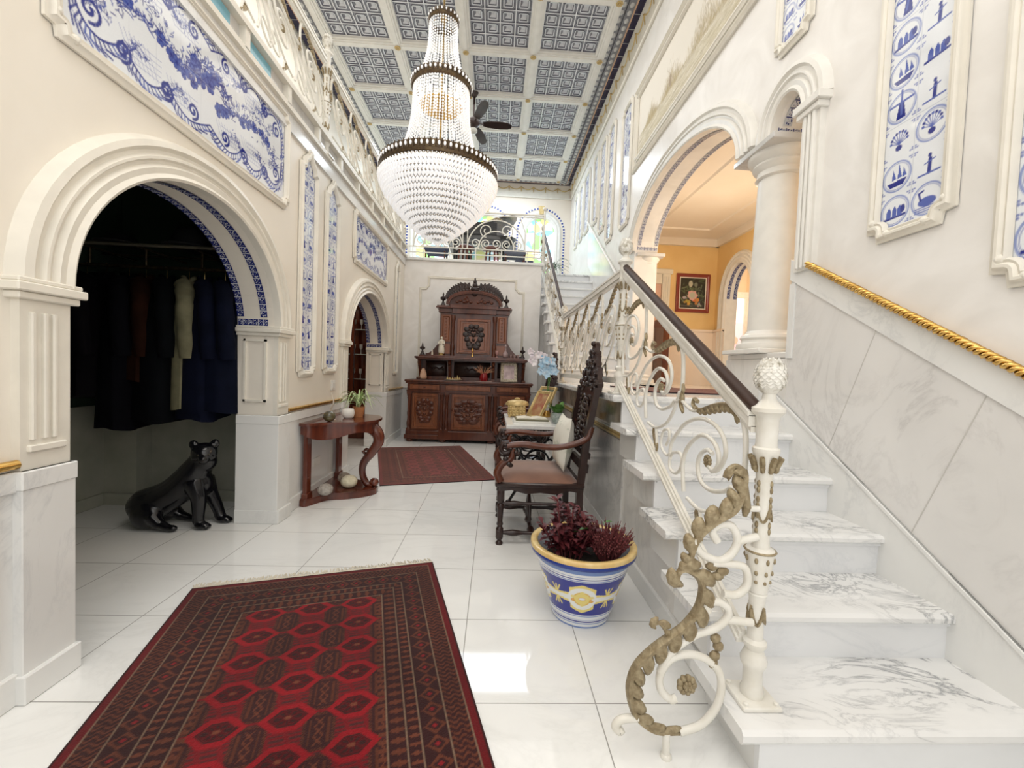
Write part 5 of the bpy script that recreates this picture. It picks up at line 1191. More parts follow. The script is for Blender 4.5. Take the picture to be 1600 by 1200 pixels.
for s in (-1, 1):
    for q in range(9):
        u = q / 8; a = pi / 2 - s * (.30 + u * .95); x, z = c + .44 * cos(a), 2.215 + .235 * abs(sin(a)) ** .8; hgt = .15 * (1 - u * .55)
        for f in (-.5, 0, .5): mb.leaf((x, UY - .02, z), (x + hgt * (f + s * .25), UY - .03, z + hgt), .085, (0, -.01, 0), (0, -1, 0), 3)
        mb.sph((x, UY - .03, z + .02), (.034, .02, .030), 7, 5); mb.tube([(p[0], UY - .03, p[1]) for p in spiral(x + s * .02, z + .06 * (1 - u * .4), .032, .008, 0, 1.2 * s, 10)], .009, 5)
for dz, rx, rz in ((.20, .05, .05), (.27, .075, .045), (.33, .045, .045), (.385, .03, .04), (.43, .014, .03)): mb.sph((c, UY - .04, 2.215 + dz), (rx, .035, rz), 9, 6)
for s in (-1, 1): mb.tube([(p[0], UY - .04, p[1]) for p in spiral(c + s * .06, 2.50, .045, .012, 0, 1.3 * s, 14)], .012, 5); mb.tube([(p[0], UY - .04, p[1]) for p in spiral(c + s * .10, 2.44, .04, .012, 0, -1.2 * s, 14)], .012, 5)
mb.build('crest_carving', 'wood_dark', t, 60)
def finial(x, y, z, s):
    mb = MB(); mb.box(x - .045 * s, x + .045 * s, y - .045 * s, y + .045 * s, z, z + .02 * s); mb.lathe([(.05, .02), (.03, .05), (.014, .10), (.03, .12), (.05, .125), (.052, .16), (.03, .17), (.012, .19), (.016, .21), (.003, .25)], (x, y, z), 12)
    if s != 1: mb.v[-1] = (mb.v[-1] - np.array([x, y, z])) * s + np.array([x, y, z])
    mb.build('finial', 'wood_dark', t, 50)
finial(-.89, 7.0, 2.205, .95); finial(.16, 7.0, 2.205, .95); finial(-1.20, 6.95, 1.385, .85); finial(.46, 6.95, 1.385, .85)
for s in (-1, 1):
    x0 = c + s * .56; x1 = c + s * .80; mb = MB(); P = [(x0, 1.385), (x0, 1.66)] + [(x0 + (x1 - x0) * k / 8, 1.66 - .24 * sin(pi / 2 * k / 8) ** .9) for k in range(1, 9)] + [(x1, 1.385)]
    if s < 0: P = P[::-1]
    mb.prism(P, 7.05, 7.12, 'y'); mb.build('curved_wing', 'wood', t)

# things on the sideboard
def lathe_thing(name, label, cat, prof, c, mat, seg=20, group=None, smooth=60, **kw):
    mb = MB(); mb.lathe(prof, c, seg, **kw); return solo(mb, name, mat, label, cat, group, smooth)
ZS, ZT = .991, 1.391
M['ivory'] = plain('ivory_ceramic', (.80, .74, .62), .25); M['salt'] = noisy('salt_rock', (.72, .48, .34), (.60, .34, .22), scale=20, rough=.6, bump=.5); M['redglass'] = plain('red_glass', (.28, .01, .015), .08, coat=.5)
t = thing('saint_statuette', 'ivory robed statuette with a halo standing on the left end of the sideboard shelf', 'statuette', (-.875, 6.85, ZT))
mb = MB(); mb.lathe([(.055, 0), (.05, .02), (.045, .04)], (-.875, 6.85, ZT), 16); mb.build('base', 'brass', t, 50)
mb = MB(); mb.lathe([(.045, .04), (.05, .06), (.045, .12), (.038, .18), (.04, .22), (.045, .235), (.03, .255), (.013, .262)], (-.875, 6.85, ZT), 18, flute=6, fa=.08); mb.sph((-.875, 6.845, ZT + .282), (.02, .02, .026), 10, 8)
for s in (-1, 1): mb.tube([(-.875 + s * .04, 6.85, ZT + .23), (-.875 + s * .045, 6.82, ZT + .18), (-.875 + s * .01, 6.805, ZT + .19)], [.014, .012, .008], 6)
o = mb.build('figure', 'ivory', t, 60); mb = MB(); mb.tube([(-.875 + .035 * cos(q * pi / 8), 6.865, ZT + .29 + .035 * sin(q * pi / 8)) for q in range(16)], .003, 4, closed=True); mb.build('halo', 'gold', t)
mb = MB(); mb.tube([(-.84, 6.82, ZT + .03), (-.835, 6.82, ZT + .14)], [.012, .007], 6); mb.sph((-.835, 6.815, ZT + .155), .012, 6, 5); mb.build('child_figure', 'ivory', t, 60)
lathe_thing('small_figurine', 'tiny pale figurine beside the saint statuette', 'figurine', [(.016, 0), (.014, .04), (.010, .06), (.012, .075), (.002, .09)], (-1.02, 6.82, ZT), 'ivory', 12)
mb = MB(); mb.lathe([(.05, 0), (.058, .02), (.05, .08), (.036, .13), (.022, .16), (.006, .17)], (-1.15, 6.78, ZS + .014), 9, flute=3, fa=.08); solo(mb, 'salt_lamp', 'salt', 'orange-pink rock salt lamp at the left end of the sideboard top', 'lamp', smooth=20)
lathe_thing('lamp_tray', 'flat dark round tray under the salt lamp', 'tray', [(.09, 0), (.10, .006), (.10, .012), (.085, .012)], (-1.15, 6.78, ZS), 'wood_dark', 24)
mb = MB(); mb.lathe([(.10, 0), (.145, .012), (.15, .02), (.14, .02), (.10, .010)], (-.66, 6.72, ZS), 28); solo(mb, 'ivory_dish', 'ivory', 'shallow ivory dish holding small gilt figures on the sideboard', 'dish', smooth=50)
for k, (dx, h) in enumerate(((-.09, .05), (-.05, .04), (-.01, .045), (.03, .04), (.07, .075), (.105, .05))):
    mb = MB(); x = -.66 + dx; mb.lathe([(.014, 0), (.016, .01), (.012, h * .6), (.006, h * .7)], (x, 6.72, ZS + .0105), 8); mb.sph((x, 6.72, ZS + .01 + h * .85), (.009, .009, .011), 7, 5); mb.sph((x + .01, 6.71, ZS + .01 + h * .4), (.012, .007, .008), 6, 5)
    solo(mb, 'gilt_figure', 'goldpaint', 'small gilt and white figure standing in the ivory dish on the sideboard', 'figurine', 'gilt figures in the ivory dish', 60)
t = thing('red_vase', 'red ribbed vase holding spiky coral-coloured dried stems on the sideboard', 'vase', (-.17, 6.72, ZS))
mb = MB(); mb.lathe([(.05, 0), (.06, .01), (.065, .06), (.06, .11), (.05, .13), (.055, .14), (.045, .14), (.04, .10)], (-.17, 6.72, ZS), 24, flute=8, fa=.06); mb.build('body', 'redglass', t, 60)
mb = MB(); R_ = random.Random(2)
for k in range(34):
    a = R_.random() * 2 * pi; e = R_.uniform(.0, 1.1); l = R_.uniform(.10, .19); b = np.array([-.17 + .03 * cos(a), 6.72 + .03 * sin(a), ZS + .12]); d = np.array([cos(a) * cos(e), sin(a) * cos(e) * .6, sin(e)]); mb.tube([b, b + d * l * .5 + (0, 0, .012), b + d * l], [.005, .004, .001], 4)
mb.build('dried_stems', noisy('coral_stems', (.50, .16, .10), (.62, .40, .22), scale=30, rough=.6), t)
mb = MB(); mb.box(-.30, -.03, 6.66, 6.80, ZS - .0002, ZS + .004); solo(mb, 'lace_runner', plain('lace', (.62, .45, .38), .9), 'small pale cloth runner under the red vase', 'cloth')
for o in list(COL.objects):
    if o.name.startswith('red_vase'): o.location.z += .004
def picture_frame(t, c, w, h, tilt, yaw, fw, mat_f, mat_p):
    R = Matrix.Rotation(yaw, 3, 'Z') @ Matrix.Rotation(tilt, 3, 'X'); Rn = np.array(R); P = lambda x, z, y=0: np.array(c) + Rn @ np.array([x, y, z])
    mb = MB(); o = [P(-w / 2, 0), P(w / 2, 0), P(w / 2, h), P(-w / 2, h)]; N = Rn @ np.array([0, -1, 0]); mb.sweep(o, N, [(0, -.012), (0, .012), (fw * .3, .018), (fw * .7, .008), (fw, .004), (fw, -.012)], closed=True)
    f = mb.build('frame', mat_f, t, 40); mb = MB(); e = fw * .9; mb.add([P(-w / 2 + e, e, -.002), P(w / 2 - e, e, -.002), P(w / 2 - e, h - e, -.002), P(-w / 2 + e, h - e, -.002)], [[0, 1, 2, 3]]); mb.add([P(-w / 2 + .004, .004, .012), P(w / 2 - .004, .004, .012), P(w / 2 - .004, h - .004, .012), P(-w / 2 + .004, h - .004, .012)], [[3, 2, 1, 0]]); mb.build('picture', mat_p, t)
t = thing('photo_frame', 'ornate pale photo frame with a pinkish picture leaning on the right end of the sideboard', 'photo frame', (.24, 6.80, ZS))
picture_frame(t, (.24, 6.76, ZS + .006), .27, .33, radians(-14), .05, .05, noisy('silver_gilt', (.62, .56, .44), (.30, .24, .17), scale=45, rough=.35, bump=.6, metal=.3), noisy('pink_photo', (.75, .60, .60), (.50, .36, .38), scale=14, rough=.2))
lathe_thing('pink_goblet', 'small pink glass goblet standing to the right on the sideboard shelf', 'goblet', [(.025, 0), (.006, .01), (.006, .04), (.028, .06), (.032, .11), (.028, .11), (.02, .06)], (.03, 6.80, ZT), plain('pink_glass', (.62, .36, .34), .1), 16)
lathe_thing('clear_decanter', 'pale glass decanter near the right wing of the sideboard shelf', 'decanter', [(.03, 0), (.045, .02), (.045, .07), (.012, .11), (.010, .17), (.018, .18), (.012, .21), (.002, .22)], (.17, 6.85, ZT), plain('rose_glass', (.42, .30, .30), .08, coat=.5), 16)
for k, x in enumerate((.26, .32, .38)): lathe_thing('shot_glass', 'tiny glass at the right end of the sideboard shelf', 'glass', [(.012, 0), (.018, .03), (.022, .055), (.018, .055), (.010, .02)], (x, 6.82, ZT), M['crystal'] if 0 else plain('dim_glass', (.40, .28, .27), .08), 12, 'tiny glasses on the sideboard shelf')
lathe_thing('candlestick', 'small bright candlestick standing in front of the carved upper door', 'candlestick', [(.025, 0), (.02, .01), (.008, .02), (.006, .07), (.014, .09), (.010, .10), (.010, .13)], (-.365, 6.76, ZT), 'gold', 12)

# ================================================================== CHAIRS
def make_chair(name, label, x, y, cush=False):
    """throne chair facing -X; (x,y) is the middle of its foot"""
    t = thing(name, label, 'chair', (x, y, 0)); hw, x0, x1 = .30, x - .33, x + .27; WD = 'wood_dark'; t['_w'] = [x, y, 0]
    prf = [(.024, 0), (.026, .012), (.018, .022), (.016, .03), (.024, .04), (.026, .05), (.026, .11), (.016, .125), (.024, .14), (.018, .16), (.022, .24), (.026, .27), (.016, .285), (.024, .295), (.026, .31), (.026, .41)]
    for s in (-1, 1):
        mb = MB(); mb.lathe(prf, (x0 + .03, y + s * (hw - .03), 0), 12); mb.box(x0 + .005, x0 + .055, y + s * (hw - .03) - .025, y + s * (hw - .03) + .025, .31, .42, bev=.003); mb.box(x0 + .006, x0 + .054, y + s * (hw - .03) - .024, y + s * (hw - .03) + .024, .055, .105, bev=.003); mb.build('leg', WD, t, 50)
        mb = MB(); q = [(x1 - .05, .0), (x1 + .0, .0), (x1 - .005, .38), (x1 + .03, .75), (x1 + .085, 1.10), (x1 + .045, 1.10), (x1 - .015, .75), (x1 - .05, .38)]
        mb.prism(q, y + s * (hw - .03) - .024, y + s * (hw - .03) + .024, 'y'); mb.build('leg', WD, t)
    P = lambda z: x1 + .01 + (z - .45) * .105
    # stretchers with turned rings
    def turned(a, b, r=.013, k=3):
        a, b = np.array(a), np.array(b); u = np.linspace(0, 1, 25); rr = [r * (1 + .75 * max(0, sin(pi * k * w_)) ** 3) for w_ in u]; return np.array([a + (b - a) * w_ for w_ in u]), rr
    mb = MB()
    for s in (-1, 1): p_, r_ = turned((x0 + .03, y + s * (hw - .03), .08), (x1 - .02, y + s * (hw - .03), .08)); mb.tube(p_, r_, 8)
    for s in (-1, 1): p_, r_ = turned((x0 + .03, y + s * (hw - .03), .285), (x1 - .02, y + s * (hw - .03), .285), .011); mb.tube(p_, r_, 8)
    p_, r_ = turned((x0 + .25, y - hw + .04, .08), (x0 + .25, y + hw - .04, .08), .016, 5); mb.tube(p_, r_, 8); p_, r_ = turned((x0 + .03, y - hw + .04, .24), (x0 + .03, y + hw - .04, .24), .016, 5); mb.tube(p_, r_, 8)
    for q in (-.1, .0, .1): mb.tube([(x0 + .25, y + q, .08), (x0 + .25, y + q * .6, .20), (x0 + .25, y + q * .2, .285)], [.012, .018, .010], 6)
    mb.build('stretcher', WD, t, 60)
    mb = MB(); mb.box(x0 - .012, x1, y - hw - .012, y + hw + .012, .405, .435, bev=.008)
    for s in (-1, 1): mb.prism([(x0 + .03, .41), (x0 + .03, .375), (x0 + .1, .385), (x0 + .2, .36), (x0 + .3, .37), (x0 + .4, .36), (x1 - .1, .385), (x1 - .03, .375), (x1 - .03, .41)], y + s * (hw - .012) - .01, y + s * (hw - .012) + .01, 'y')
    mb.prism([(y - hw + .04, .41), (y - hw + .04, .37), (y - .12, .36), (y, .335), (y + .12, .36), (y + hw - .04, .37), (y + hw - .04, .41)], x0, x0 + .02, 'x'); mb.build('seat_frame', WD, t, 40)
    mb = MB(); n = 10; V = []
    for i in range(n + 1):
        for j in range(n + 1):
            u, v = i / n, j / n; e = min(u, 1 - u, v, 1 - v); V.append((x0 + .0 + u * (x1 - x0 - .03), y - hw + .01 + v * (2 * hw - .02), .432 + .052 * min(1, e * 6) ** .5 + .012 * sin(pi * u) * sin(pi * v)))
    mb.add(V, [[i * (n + 1) + j, i * (n + 1) + j + 1, (i + 1) * (n + 1) + j + 1, (i + 1) * (n + 1) + j] for i in range(n) for j in range(n)][::1]); mb.build('seat', 'velvet', t, 60)
    for s in (-1, 1):   # arms with carved scroll ends
        ys = y + s * (hw - .01); mb = MB(); path = catmull([(x0 + .06, ys, .685), (x0 + .16, ys, .70), (x0 + .34, ys, .685), (x0 + .46, ys, .695), (x1 + .0, ys - s * .01, .745), (x1 + .035, ys - s * .02, .83)], 6); mb.tube(path, .027, 8, flat=((0, 0, 1), .8))
        mb.tube(catmull([(x0 + .02, ys, .44), (x0 - .0, ys, .50), (x0 + .03, ys, .56), (x0 + .09, ys, .60), (x0 + .10, ys, .67)], 5), [.030 - .0006 * k for k in range(21)], 8); o = mb.build('arm', 'wood', t, 60)
        mb = MB(); mb.tube([(p[0], ys, p[1]) for p in spiral(x0 + .055, .665, .045, .012, pi * .4, 1.2, 16)], .017, 7)
        for q in range(7): mb.sph((x0 + .03 + .018 * q, ys + .012 * (-1) ** q, .705 - .012 * q), (.018, .014, .014), 6, 5)
        for q in range(5): mb.sph((x0 + .04 + .012 * q, ys + .02 * (-1) ** q, .62 - .018 * q), (.02, .014, .016), 6, 5)
        mb.build('scroll_carving', WD, o, 60)
    # back panel: pierced and carved, leaning, with crest
    dn = fr(np.array([.105, 0, 1])); B = lambda z, yy, d=0: np.array([P(z) + d, y + yy, z])
    mb = MB()
    for z0, z1 in ((.50, .56), (.60, .64), (1.03, 1.07)): q = [B(z0, -hw + .05, -.015), B(z0, hw - .05, -.015), B(z1, hw - .05, -.015), B(z1, -hw + .05, -.015)]; mb.add(q + [p + (.03, 0, 0) for p in q], [[3, 2, 1, 0], [4, 5, 6, 7], [0, 1, 5, 4], [2, 3, 7, 6], [1, 2, 6, 5], [3, 0, 4, 7]])
    q = [B(.64, -.17, .005), B(.64, .17, .005), B(1.03, .17, .005), B(1.03, -.17, .005)]; mb.add(q + [p + (.015, 0, 0) for p in q], [[3, 2, 1, 0], [4, 5, 6, 7], [0, 3, 7, 4], [1, 2, 6, 5]])
    o = mb.build('backrest', WD, t); mb = MB(); R_ = random.Random(4)
    for s in (-1, 1):
        for k in range(9):
            z = .67 + k * .042; mb.tube([B(z + .03 * sin(a) * (-1) ** k, s * (.09 + .05 * cos(a)), -.012) for a in np.linspace(0, 4.5, 10)], [.012] * 10, 5); mb.sph(B(z, s * (.05 + .02 * (k % 2)), -.014), (.014, .022, .018), 6, 5)
        for k in range(14): z = .62 + k * .034; mb.sph(B(z, s * .205, -.008), (.014, .016, .017), 6, 5)
    for k in range(9): mb.sph(B(.67 + k * .042, 0, -.018), (.016, .026, .02), 7, 5)
    mb.build('carved_relief', WD, o, 60)
    mb = MB()
    out = [(-.28, 1.06), (-.29, 1.13), (-.24, 1.17), (-.22, 1.24), (-.15, 1.25), (-.13, 1.33), (-.07, 1.34), (-.05, 1.41), (0, 1.435), (.05, 1.41), (.07, 1.34), (.13, 1.33), (.15, 1.25), (.22, 1.24), (.24, 1.17), (.29, 1.13), (.28, 1.06)]
    n = len(out); V = [B(z, yy, -.015) for yy, z in out] + [B(z, yy, .02) for yy, z in out]; mb.add(V, [list(range(n)), list(range(n, 2 * n))[::-1]] + [[i, (i + 1) % n, (i + 1) % n + n, i + n] for i in range(n)])
    for s in (-1, 1):
        for yy, z, r in ((.24, 1.12, .03), (.19, 1.19, .03), (.11, 1.27, .03), (.05, 1.35, .028), (.10, 1.14, .03), (.04, 1.24, .03), (.15, 1.10, .025)):
            mb.tube([B(z + r * sin(a) , s * (yy + r * cos(a)), -.02) for a in np.linspace(0, 5, 10)], .010, 5); mb.sph(B(z, s * yy, -.02), (.014, .016, .016), 6, 5); mb.sph(B(z, s * yy, .024), (.014, .02, .02), 6, 5)
    for z in (1.12, 1.20, 1.28, 1.36, 1.42): mb.sph(B(z, 0, -.02), (.022, .024, .022), 7, 5)
    mb.build('crest', WD, t, 50); return t
make_chair('throne_chair', 'dark carved high-backed armchair with brown velvet seat and a pillow, beside the blue planter', .375, 3.10)
make_chair('throne_chair', 'dark carved high-backed armchair standing behind the white-topped table', .37, 5.15)
def pillow(name, label, c, w, h, th, lean, mat):
    mb = MB(); n = 12; V = []; F = []
    for sd in (1, -1):
        for i in range(n + 1):
            for j in range(n + 1):
                u, v = 2 * i / n - 1, 2 * j / n - 1; d = (1 - abs(u) ** 2.6) ** .55 * (1 - abs(v) ** 2.6) ** .55; k = 1 - .10 * (1 - abs(u)) * abs(v) - .0; kk = 1 - .10 * (1 - abs(v)) * abs(u)
                zz = v * h / 2 * k; V.append((c[0] + sd * th / 2 * d + lean * zz + .006 * sin(7 * u + 5 * v) * d, c[1] + u * w / 2 * kk, c[2] + h / 2 + zz))
    m = (n + 1) ** 2
    for i in range(n):
        for j in range(n): a = i * (n + 1) + j; F += [[a, a + 1, a + n + 2, a + n + 1], [m + a, m + a + n + 1, m + a + n + 2, m + a + 1]]
    mb.add(V, F); return solo(mb, name, mat, label, 'pillow', smooth=80)
M['pillow'] = noisy('floral_linen', (.78, .76, .68), (.58, .60, .50), scale=11, rough=.9, lo=.55, hi=.62)
pillow('throw_pillow', 'pale floral square pillow leaning against the back of the near carved chair', (.535, 3.10, .495), .42, .38, .13, .12, 'pillow')

# ================================================================== MARBLE-TOP TABLE AND ITS THINGS
TZ = .725; tx0, tx1, ty0, ty1 = .12, .70, 3.58, 4.50
t = thing('marble_top_table', 'small table with white marble top and black cast-iron scroll base between the carved chairs', 'table', (.41, 4.04, 0))
mb = MB(); mb.box(tx0, tx1, ty0, ty1, TZ - .035, TZ, bev=.005); mb.build('table_top', 'marble', t)
mb = MB()
for y in (ty0 + .12, ty1 - .12):
    for s in (-1, 1):
        x = .41; mb.tube(catmull([(x + s * .22, y, TZ - .04), (x + s * .19, y, .50), (x + s * .10, y, .36), (x + s * .14, y, .20), (x + s * .24, y, .02)], 5), .014, 6)
        mb.tube([(p[0], y, p[1]) for p in spiral(x + s * .10, .56, .09, .02, 0, 1.4 * s, 20)], .010, 5); mb.tube([(p[0], y, p[1]) for p in spiral(x + s * .08, .22, .08, .02, 0, 1.4 * s, 20)], .010, 5)
        mb.sph((x + s * .245, y, .018), (.025, .02, .018), 8, 5)
    mb.tube([(x + .11 * cos(a), y, .38 + .11 * sin(a)) for a in np.linspace(0, 2 * pi, 20)], .010, 5)
for z in (TZ - .05, .20): mb.tube([(.41, ty0 + .12, z), (.41, ty1 - .12, z)], .014, 6)
mb.box(.20, .62, ty0 + .1, ty1 - .1, TZ - .055, TZ - .036); mb.build('iron_base', 'black', t, 60)
t = thing('gilt_casket', 'ornate square gilt casket with domed lid on the near left of the white table', 'casket', (.245, 4.22, TZ))
cx, cy = .245, 4.22; mb = MB(); mb.box(cx - .085, cx + .085, cy - .07, cy + .07, TZ + .012, TZ + .12, bev=.012)
for k in range(5):
    for q in range(4):
        for yy in (cy - .072,): mb.sph((cx - .068 + k * .034, yy, TZ + .03 + q * .026), (.015, .008, .012), 6, 5)
        mb.sph((cx - .088, cy - .05 + k * .025, TZ + .03 + q * .026), (.008, .012, .012), 6, 5)
for a in (-1, 1):
    for b in (-1, 1): mb.sph((cx + a * .075, cy + b * .06, TZ + .012), .014, 8, 6)
mb.build('body', 'goldpaint', t, 60)
mb = MB(); mb.lathe([(.118, .12), (.120, .135), (.10, .160), (.06, .172), (.02, .176)], (cx, cy, TZ), 8); V = mb.v[-1]; V[:, 1] = cy + (V[:, 1] - cy) * .8; mb.sph((cx, cy, TZ + .185), (.03, .02, .012), 8, 6)
for k in range(8): a = k * pi / 4 + .39; mb.sph((cx + .09 * cos(a), cy + .072 * sin(a), TZ + .15), (.02, .015, .012), 6, 5)
mb.build('lid', 'goldpaint', t, 50)
mb = MB(); mb.box(.19, .53, 3.72, 3.99, TZ, TZ + .018, bev=.004); mb.box(.185, .535, 3.715, 3.995, TZ, TZ + .005); solo(mb, 'large_book', plain('book_white', (.72, .71, .66), .4), 'large flat pale book lying on the white table', 'book')
mb = MB(); mb.box(.21, .51, 3.74, 3.97, TZ + .018, TZ + .034, bev=.003); solo(mb, 'dark_book', plain('book_olive', (.16, .15, .09), .3), 'olive-green book on top of the large pale book', 'book')
mb = MB(); V = []; mb.prism([(.22, .040), (.30, .048), (.36, .040), (.42, .048), (.50, .040), (.50, .034), (.22, .034)], 3.76, 3.94, 'y'); mb.v[-1] += np.array([0, 0, TZ + 0.0]); solo(mb, 'open_booklet', plain('book_cream', (.78, .74, .62), .5), 'small cream booklet lying open on the olive book', 'booklet')
t = thing('glass_plant_pot', 'round ribbed glass pot with broad green leaves at the right edge of the white table', 'potted plant', (.60, 3.80, TZ))
M['glasspot'] = noisy('seed_glass', (.42, .46, .44), (.20, .26, .23), scale=30, rough=.08, coat=.5)
mb = MB(); mb.lathe([(.045, 0), (.058, .02), (.062, .06), (.062, .10), (.056, .10), (.05, .05)], (.60, 3.80, TZ), 20); mb.build('pot', 'glasspot', t, 60)
mb = MB(); R_ = random.Random(9)
for k in range(22):
    a = R_.random() * 2 * pi; l = R_.uniform(.06, .13); e = R_.uniform(.2, 1.2); b = np.array([.60 + .02 * cos(a), 3.80 + .02 * sin(a), TZ + .09]); d = np.array([cos(a) * cos(e), sin(a) * cos(e), sin(e)]); mb.leaf(b + d * .02, b + d * l + (0, 0, .02), .05, (0, 0, .015), (0, 0, 1), 4)
mb.build('leaves', 'leaf', t, 60)
t = thing('orchid', 'white and sky-blue orchid in a slim white vase at the back of the table', 'orchid', (.54, 4.30, TZ))
mb = MB(); mb.lathe([(.03, 0), (.036, .01), (.034, .20), (.03, .21), (.026, .20)], (.55, 4.30, TZ), 16); mb.build('vase', 'white', t, 60)
mb = MB(); mb.lathe([(.045, 0), (.05, .02), (.04, .05), (.037, .07)], (.55, 4.30, TZ), 16, flute=8, fa=.05); mb.build('vase_foot', 'gold', t, 60)
mb = MB(); mb.tube(catmull([(.55, 4.30, TZ + .18), (.56, 4.30, TZ + .45), (.50, 4.29, TZ + .62), (.40, 4.27, TZ + .66)], 5), .004, 5); mb.tube(catmull([(.55, 4.30, TZ + .18), (.58, 4.30, TZ + .40), (.58, 4.28, TZ + .55)], 5), .004, 5); mb.build('stem', 'leaf', t)
R_ = random.Random(11)
def bloom(mb, c, s, R):
    for q in range(5):
        a = 2 * pi * q / 5 + R.random(); d = np.array([cos(a), -.35, sin(a)]); mb.leaf(np.array(c), np.array(c) + d * s, s * .9, (0, -.004, 0), (0, -1, 0), 3, fold=.1)
mb = MB()
for k in range(15): bloom(mb, (.53 + R_.gauss(0, .035), 4.27 + R_.gauss(0, .02), TZ + .53 + R_.gauss(0, .07)), .045, R_)
mb.build('blue_blossoms', noisy('blue_petal', (.30, .52, .72), (.55, .68, .80), scale=20, rough=.6), t)
mb = MB()
for k in range(10): bloom(mb, (.43 + R_.gauss(0, .035), 4.27 + R_.gauss(0, .02), TZ + .63 + R_.gauss(0, .03)), .04, R_)
mb.build('white_blossoms', noisy('pale_petal', (.80, .76, .78), (.70, .62, .68), scale=20, rough=.6), t)
for k, (x, y, yaw, lb, mt) in enumerate(((.40, 4.12, -1.1, 'gilt-framed picture leaning at an angle on the white table, the nearer of two', (.30, .06, .04)), (.47, 4.38, -.95, 'gilt-framed picture leaning at the back of the white table behind the other', (.10, .16, .12)))):
    t = thing('leaning_picture', lb, 'picture', (x, y, TZ)); picture_frame(t, (x, y, TZ + .006), .24, .30 + .04 * k, radians(-28), yaw, .03, 'goldpaint', noisy('small_canvas', mt, (.45, .32, .16), scale=12, rough=.4))

# ================================================================== PLANTER
PX, PY, PH, RT, RB = .475, 2.04, .365, .262, .140
t = thing('ceramic_planter', 'big blue, white and yellow painted ceramic planter at the foot of the stairs', 'planter', (PX, PY, 0))
cvW, cvH = 2 * pi, 1.0
m_, nt, b_ = nodes('majolica'); setp(b_, (1, 1, 1), .12, coat=.5); a_n = nt.nodes.new('ShaderNodeAttribute'); a_n.attribute_name = 'Col'; nt.links.new(a_n.outputs['Color'], b_.inputs['Base Color']); M['majolica'] = m_
nu, nv = 420, 130; cell = 2 * pi / nu; cv = Canvas(2 * pi, (nv) * cell * 1.0, cell, (.80, .82, .84)); VH = cv.H   # unrolled side
NB, LB, YE, OR = (.012, .022, .27), (.16, .26, .55), (.80, .66, .20), (.70, .36, .05)
yb = lambda v: v * VH
for a, b, c_ in ((.0, .03, LB), (.07, .085, LB), (.10, .125, NB), (.14, .15, LB), (.20, .22, LB), (.235, .80, NB), (.815, .83, LB), (.845, .86, NB), (.88, .89, LB), (.93, 1.0, LB)):
    cv.a[(cv.Y >= yb(a)) & (cv.Y < yb(b))] = c_
ccy = yb(.52); PW = 2 * pi / 5; K_ = 1.18
for k in range(5):
    x = 4.52 - 3 * PW + k * PW
    for dx in (-PW, 0, PW):
        X = x + dx
        cv.poly([(X - PW * .50, ccy - .10), (X - .30, ccy - .16), (X - .30, ccy - .33), (X, ccy - .47), (X + .30, ccy - .33), (X + .30, ccy - .16), (X + PW * .50, ccy - .10), (X + PW * .50, ccy + .10), (X + .30, ccy + .16), (X + .30, ccy + .33), (X, ccy + .47), (X - .30, ccy + .33), (X - .30, ccy + .16), (X - PW * .5, ccy + .10)], YE)
        cv.blob(X, ccy, .29 * K_, .36, (.82, .84, .84)); cv.poly([(X - PW * .5, ccy - .055), (X - .2, ccy - .09), (X - .2, ccy + .09), (X - PW * .5, ccy + .055)], (.82, .84, .84)); cv.poly([(X + PW * .5, ccy - .055), (X + .2, ccy - .09), (X + .2, ccy + .09), (X + PW * .5, ccy + .055)], (.82, .84, .84))
        cv.blob(X, ccy, .21, .23, YE); cv.ring(X, ccy, .20, .02, OR); cv.blob(X, ccy, .09, .055, OR); cv.blob(X, ccy, .075, .04, (.8, .84, .9))
        for s in (-1, 1):
            cv.line([(p[0], p[1]) for p in spiral(X + s * .22, ccy + .05, .05, .01, 0, 1.2, 12)], .03, YE); cv.line([(p[0], p[1]) for p in spiral(X + s * .22, ccy - .05, .05, .01, 0, -1.2, 12)], .03, OR); cv.blob(X, ccy + s * .20, .05, .05, YE)
            for q in (-.06, 0, .06): cv.line([(X + PW / 2 + q * .3, ccy + s * .10), (X + PW / 2 + q * 1.6, ccy + s * .30)], .03, YE)
def sidep(U, Vv):
    v = Vv / VH; r = RB + (RT - .022 - RB) * v + .012 * np.sin(v * pi) * 0; return r, v * (PH - .045)
r, z = sidep(cv.X, cv.Y); Vw = np.stack([r * np.cos(cv.X), r * np.sin(cv.X), z], -1).reshape(-1, 3)
ob = cv.mesh('pot_wall', (0, 0, 0), (1, 0, 0), (0, 1, 0), 'majolica', None); ob.data.vertices.foreach_set('co', Vw.ravel()); ob.data.polygons.foreach_set('use_smooth', [True] * len(ob.data.polygons)); ob.data.update(); ob.parent = t
mb = MB(); mb.lathe([(RT - .024, PH - .045), (RT - .004, PH - .04), (RT, PH - .03), (RT, PH - .02)], (PX, PY, 0), 60, cap=False); mb.build('blue_rim_edge', 'blueglaze', t, 60)
mb = MB(); mb.lathe([(RT, PH - .02), (RT, PH - .004), (RT - .006, PH), (RT - .030, PH - .002), (RT - .036, PH - .008)], (PX, PY, 0), 60, cap=False); mb.build('rim', noisy('yellow_glaze', (.78, .60, .28), (.66, .44, .16), scale=14, rough=.15, coat=.4), t, 60)
mb = MB(); mb.lathe([(RT - .035, PH - .005), (RT - .06, PH - .05), (RT - .085, PH - .09)], (PX, PY, 0), 50, cap=False); mb.build('inner_wall', plain('grey_glaze', (.42, .44, .48), .3), t, 60)
mb = MB(); mb.lathe([(RT - .07, PH - .085), (.001, PH - .07)], (PX, PY, 0), 30, cap=False); mb.build('soil', noisy('soil', (.03, .02, .014), (.015, .01, .008), scale=60, rough=.95, bump=1), t, 60)
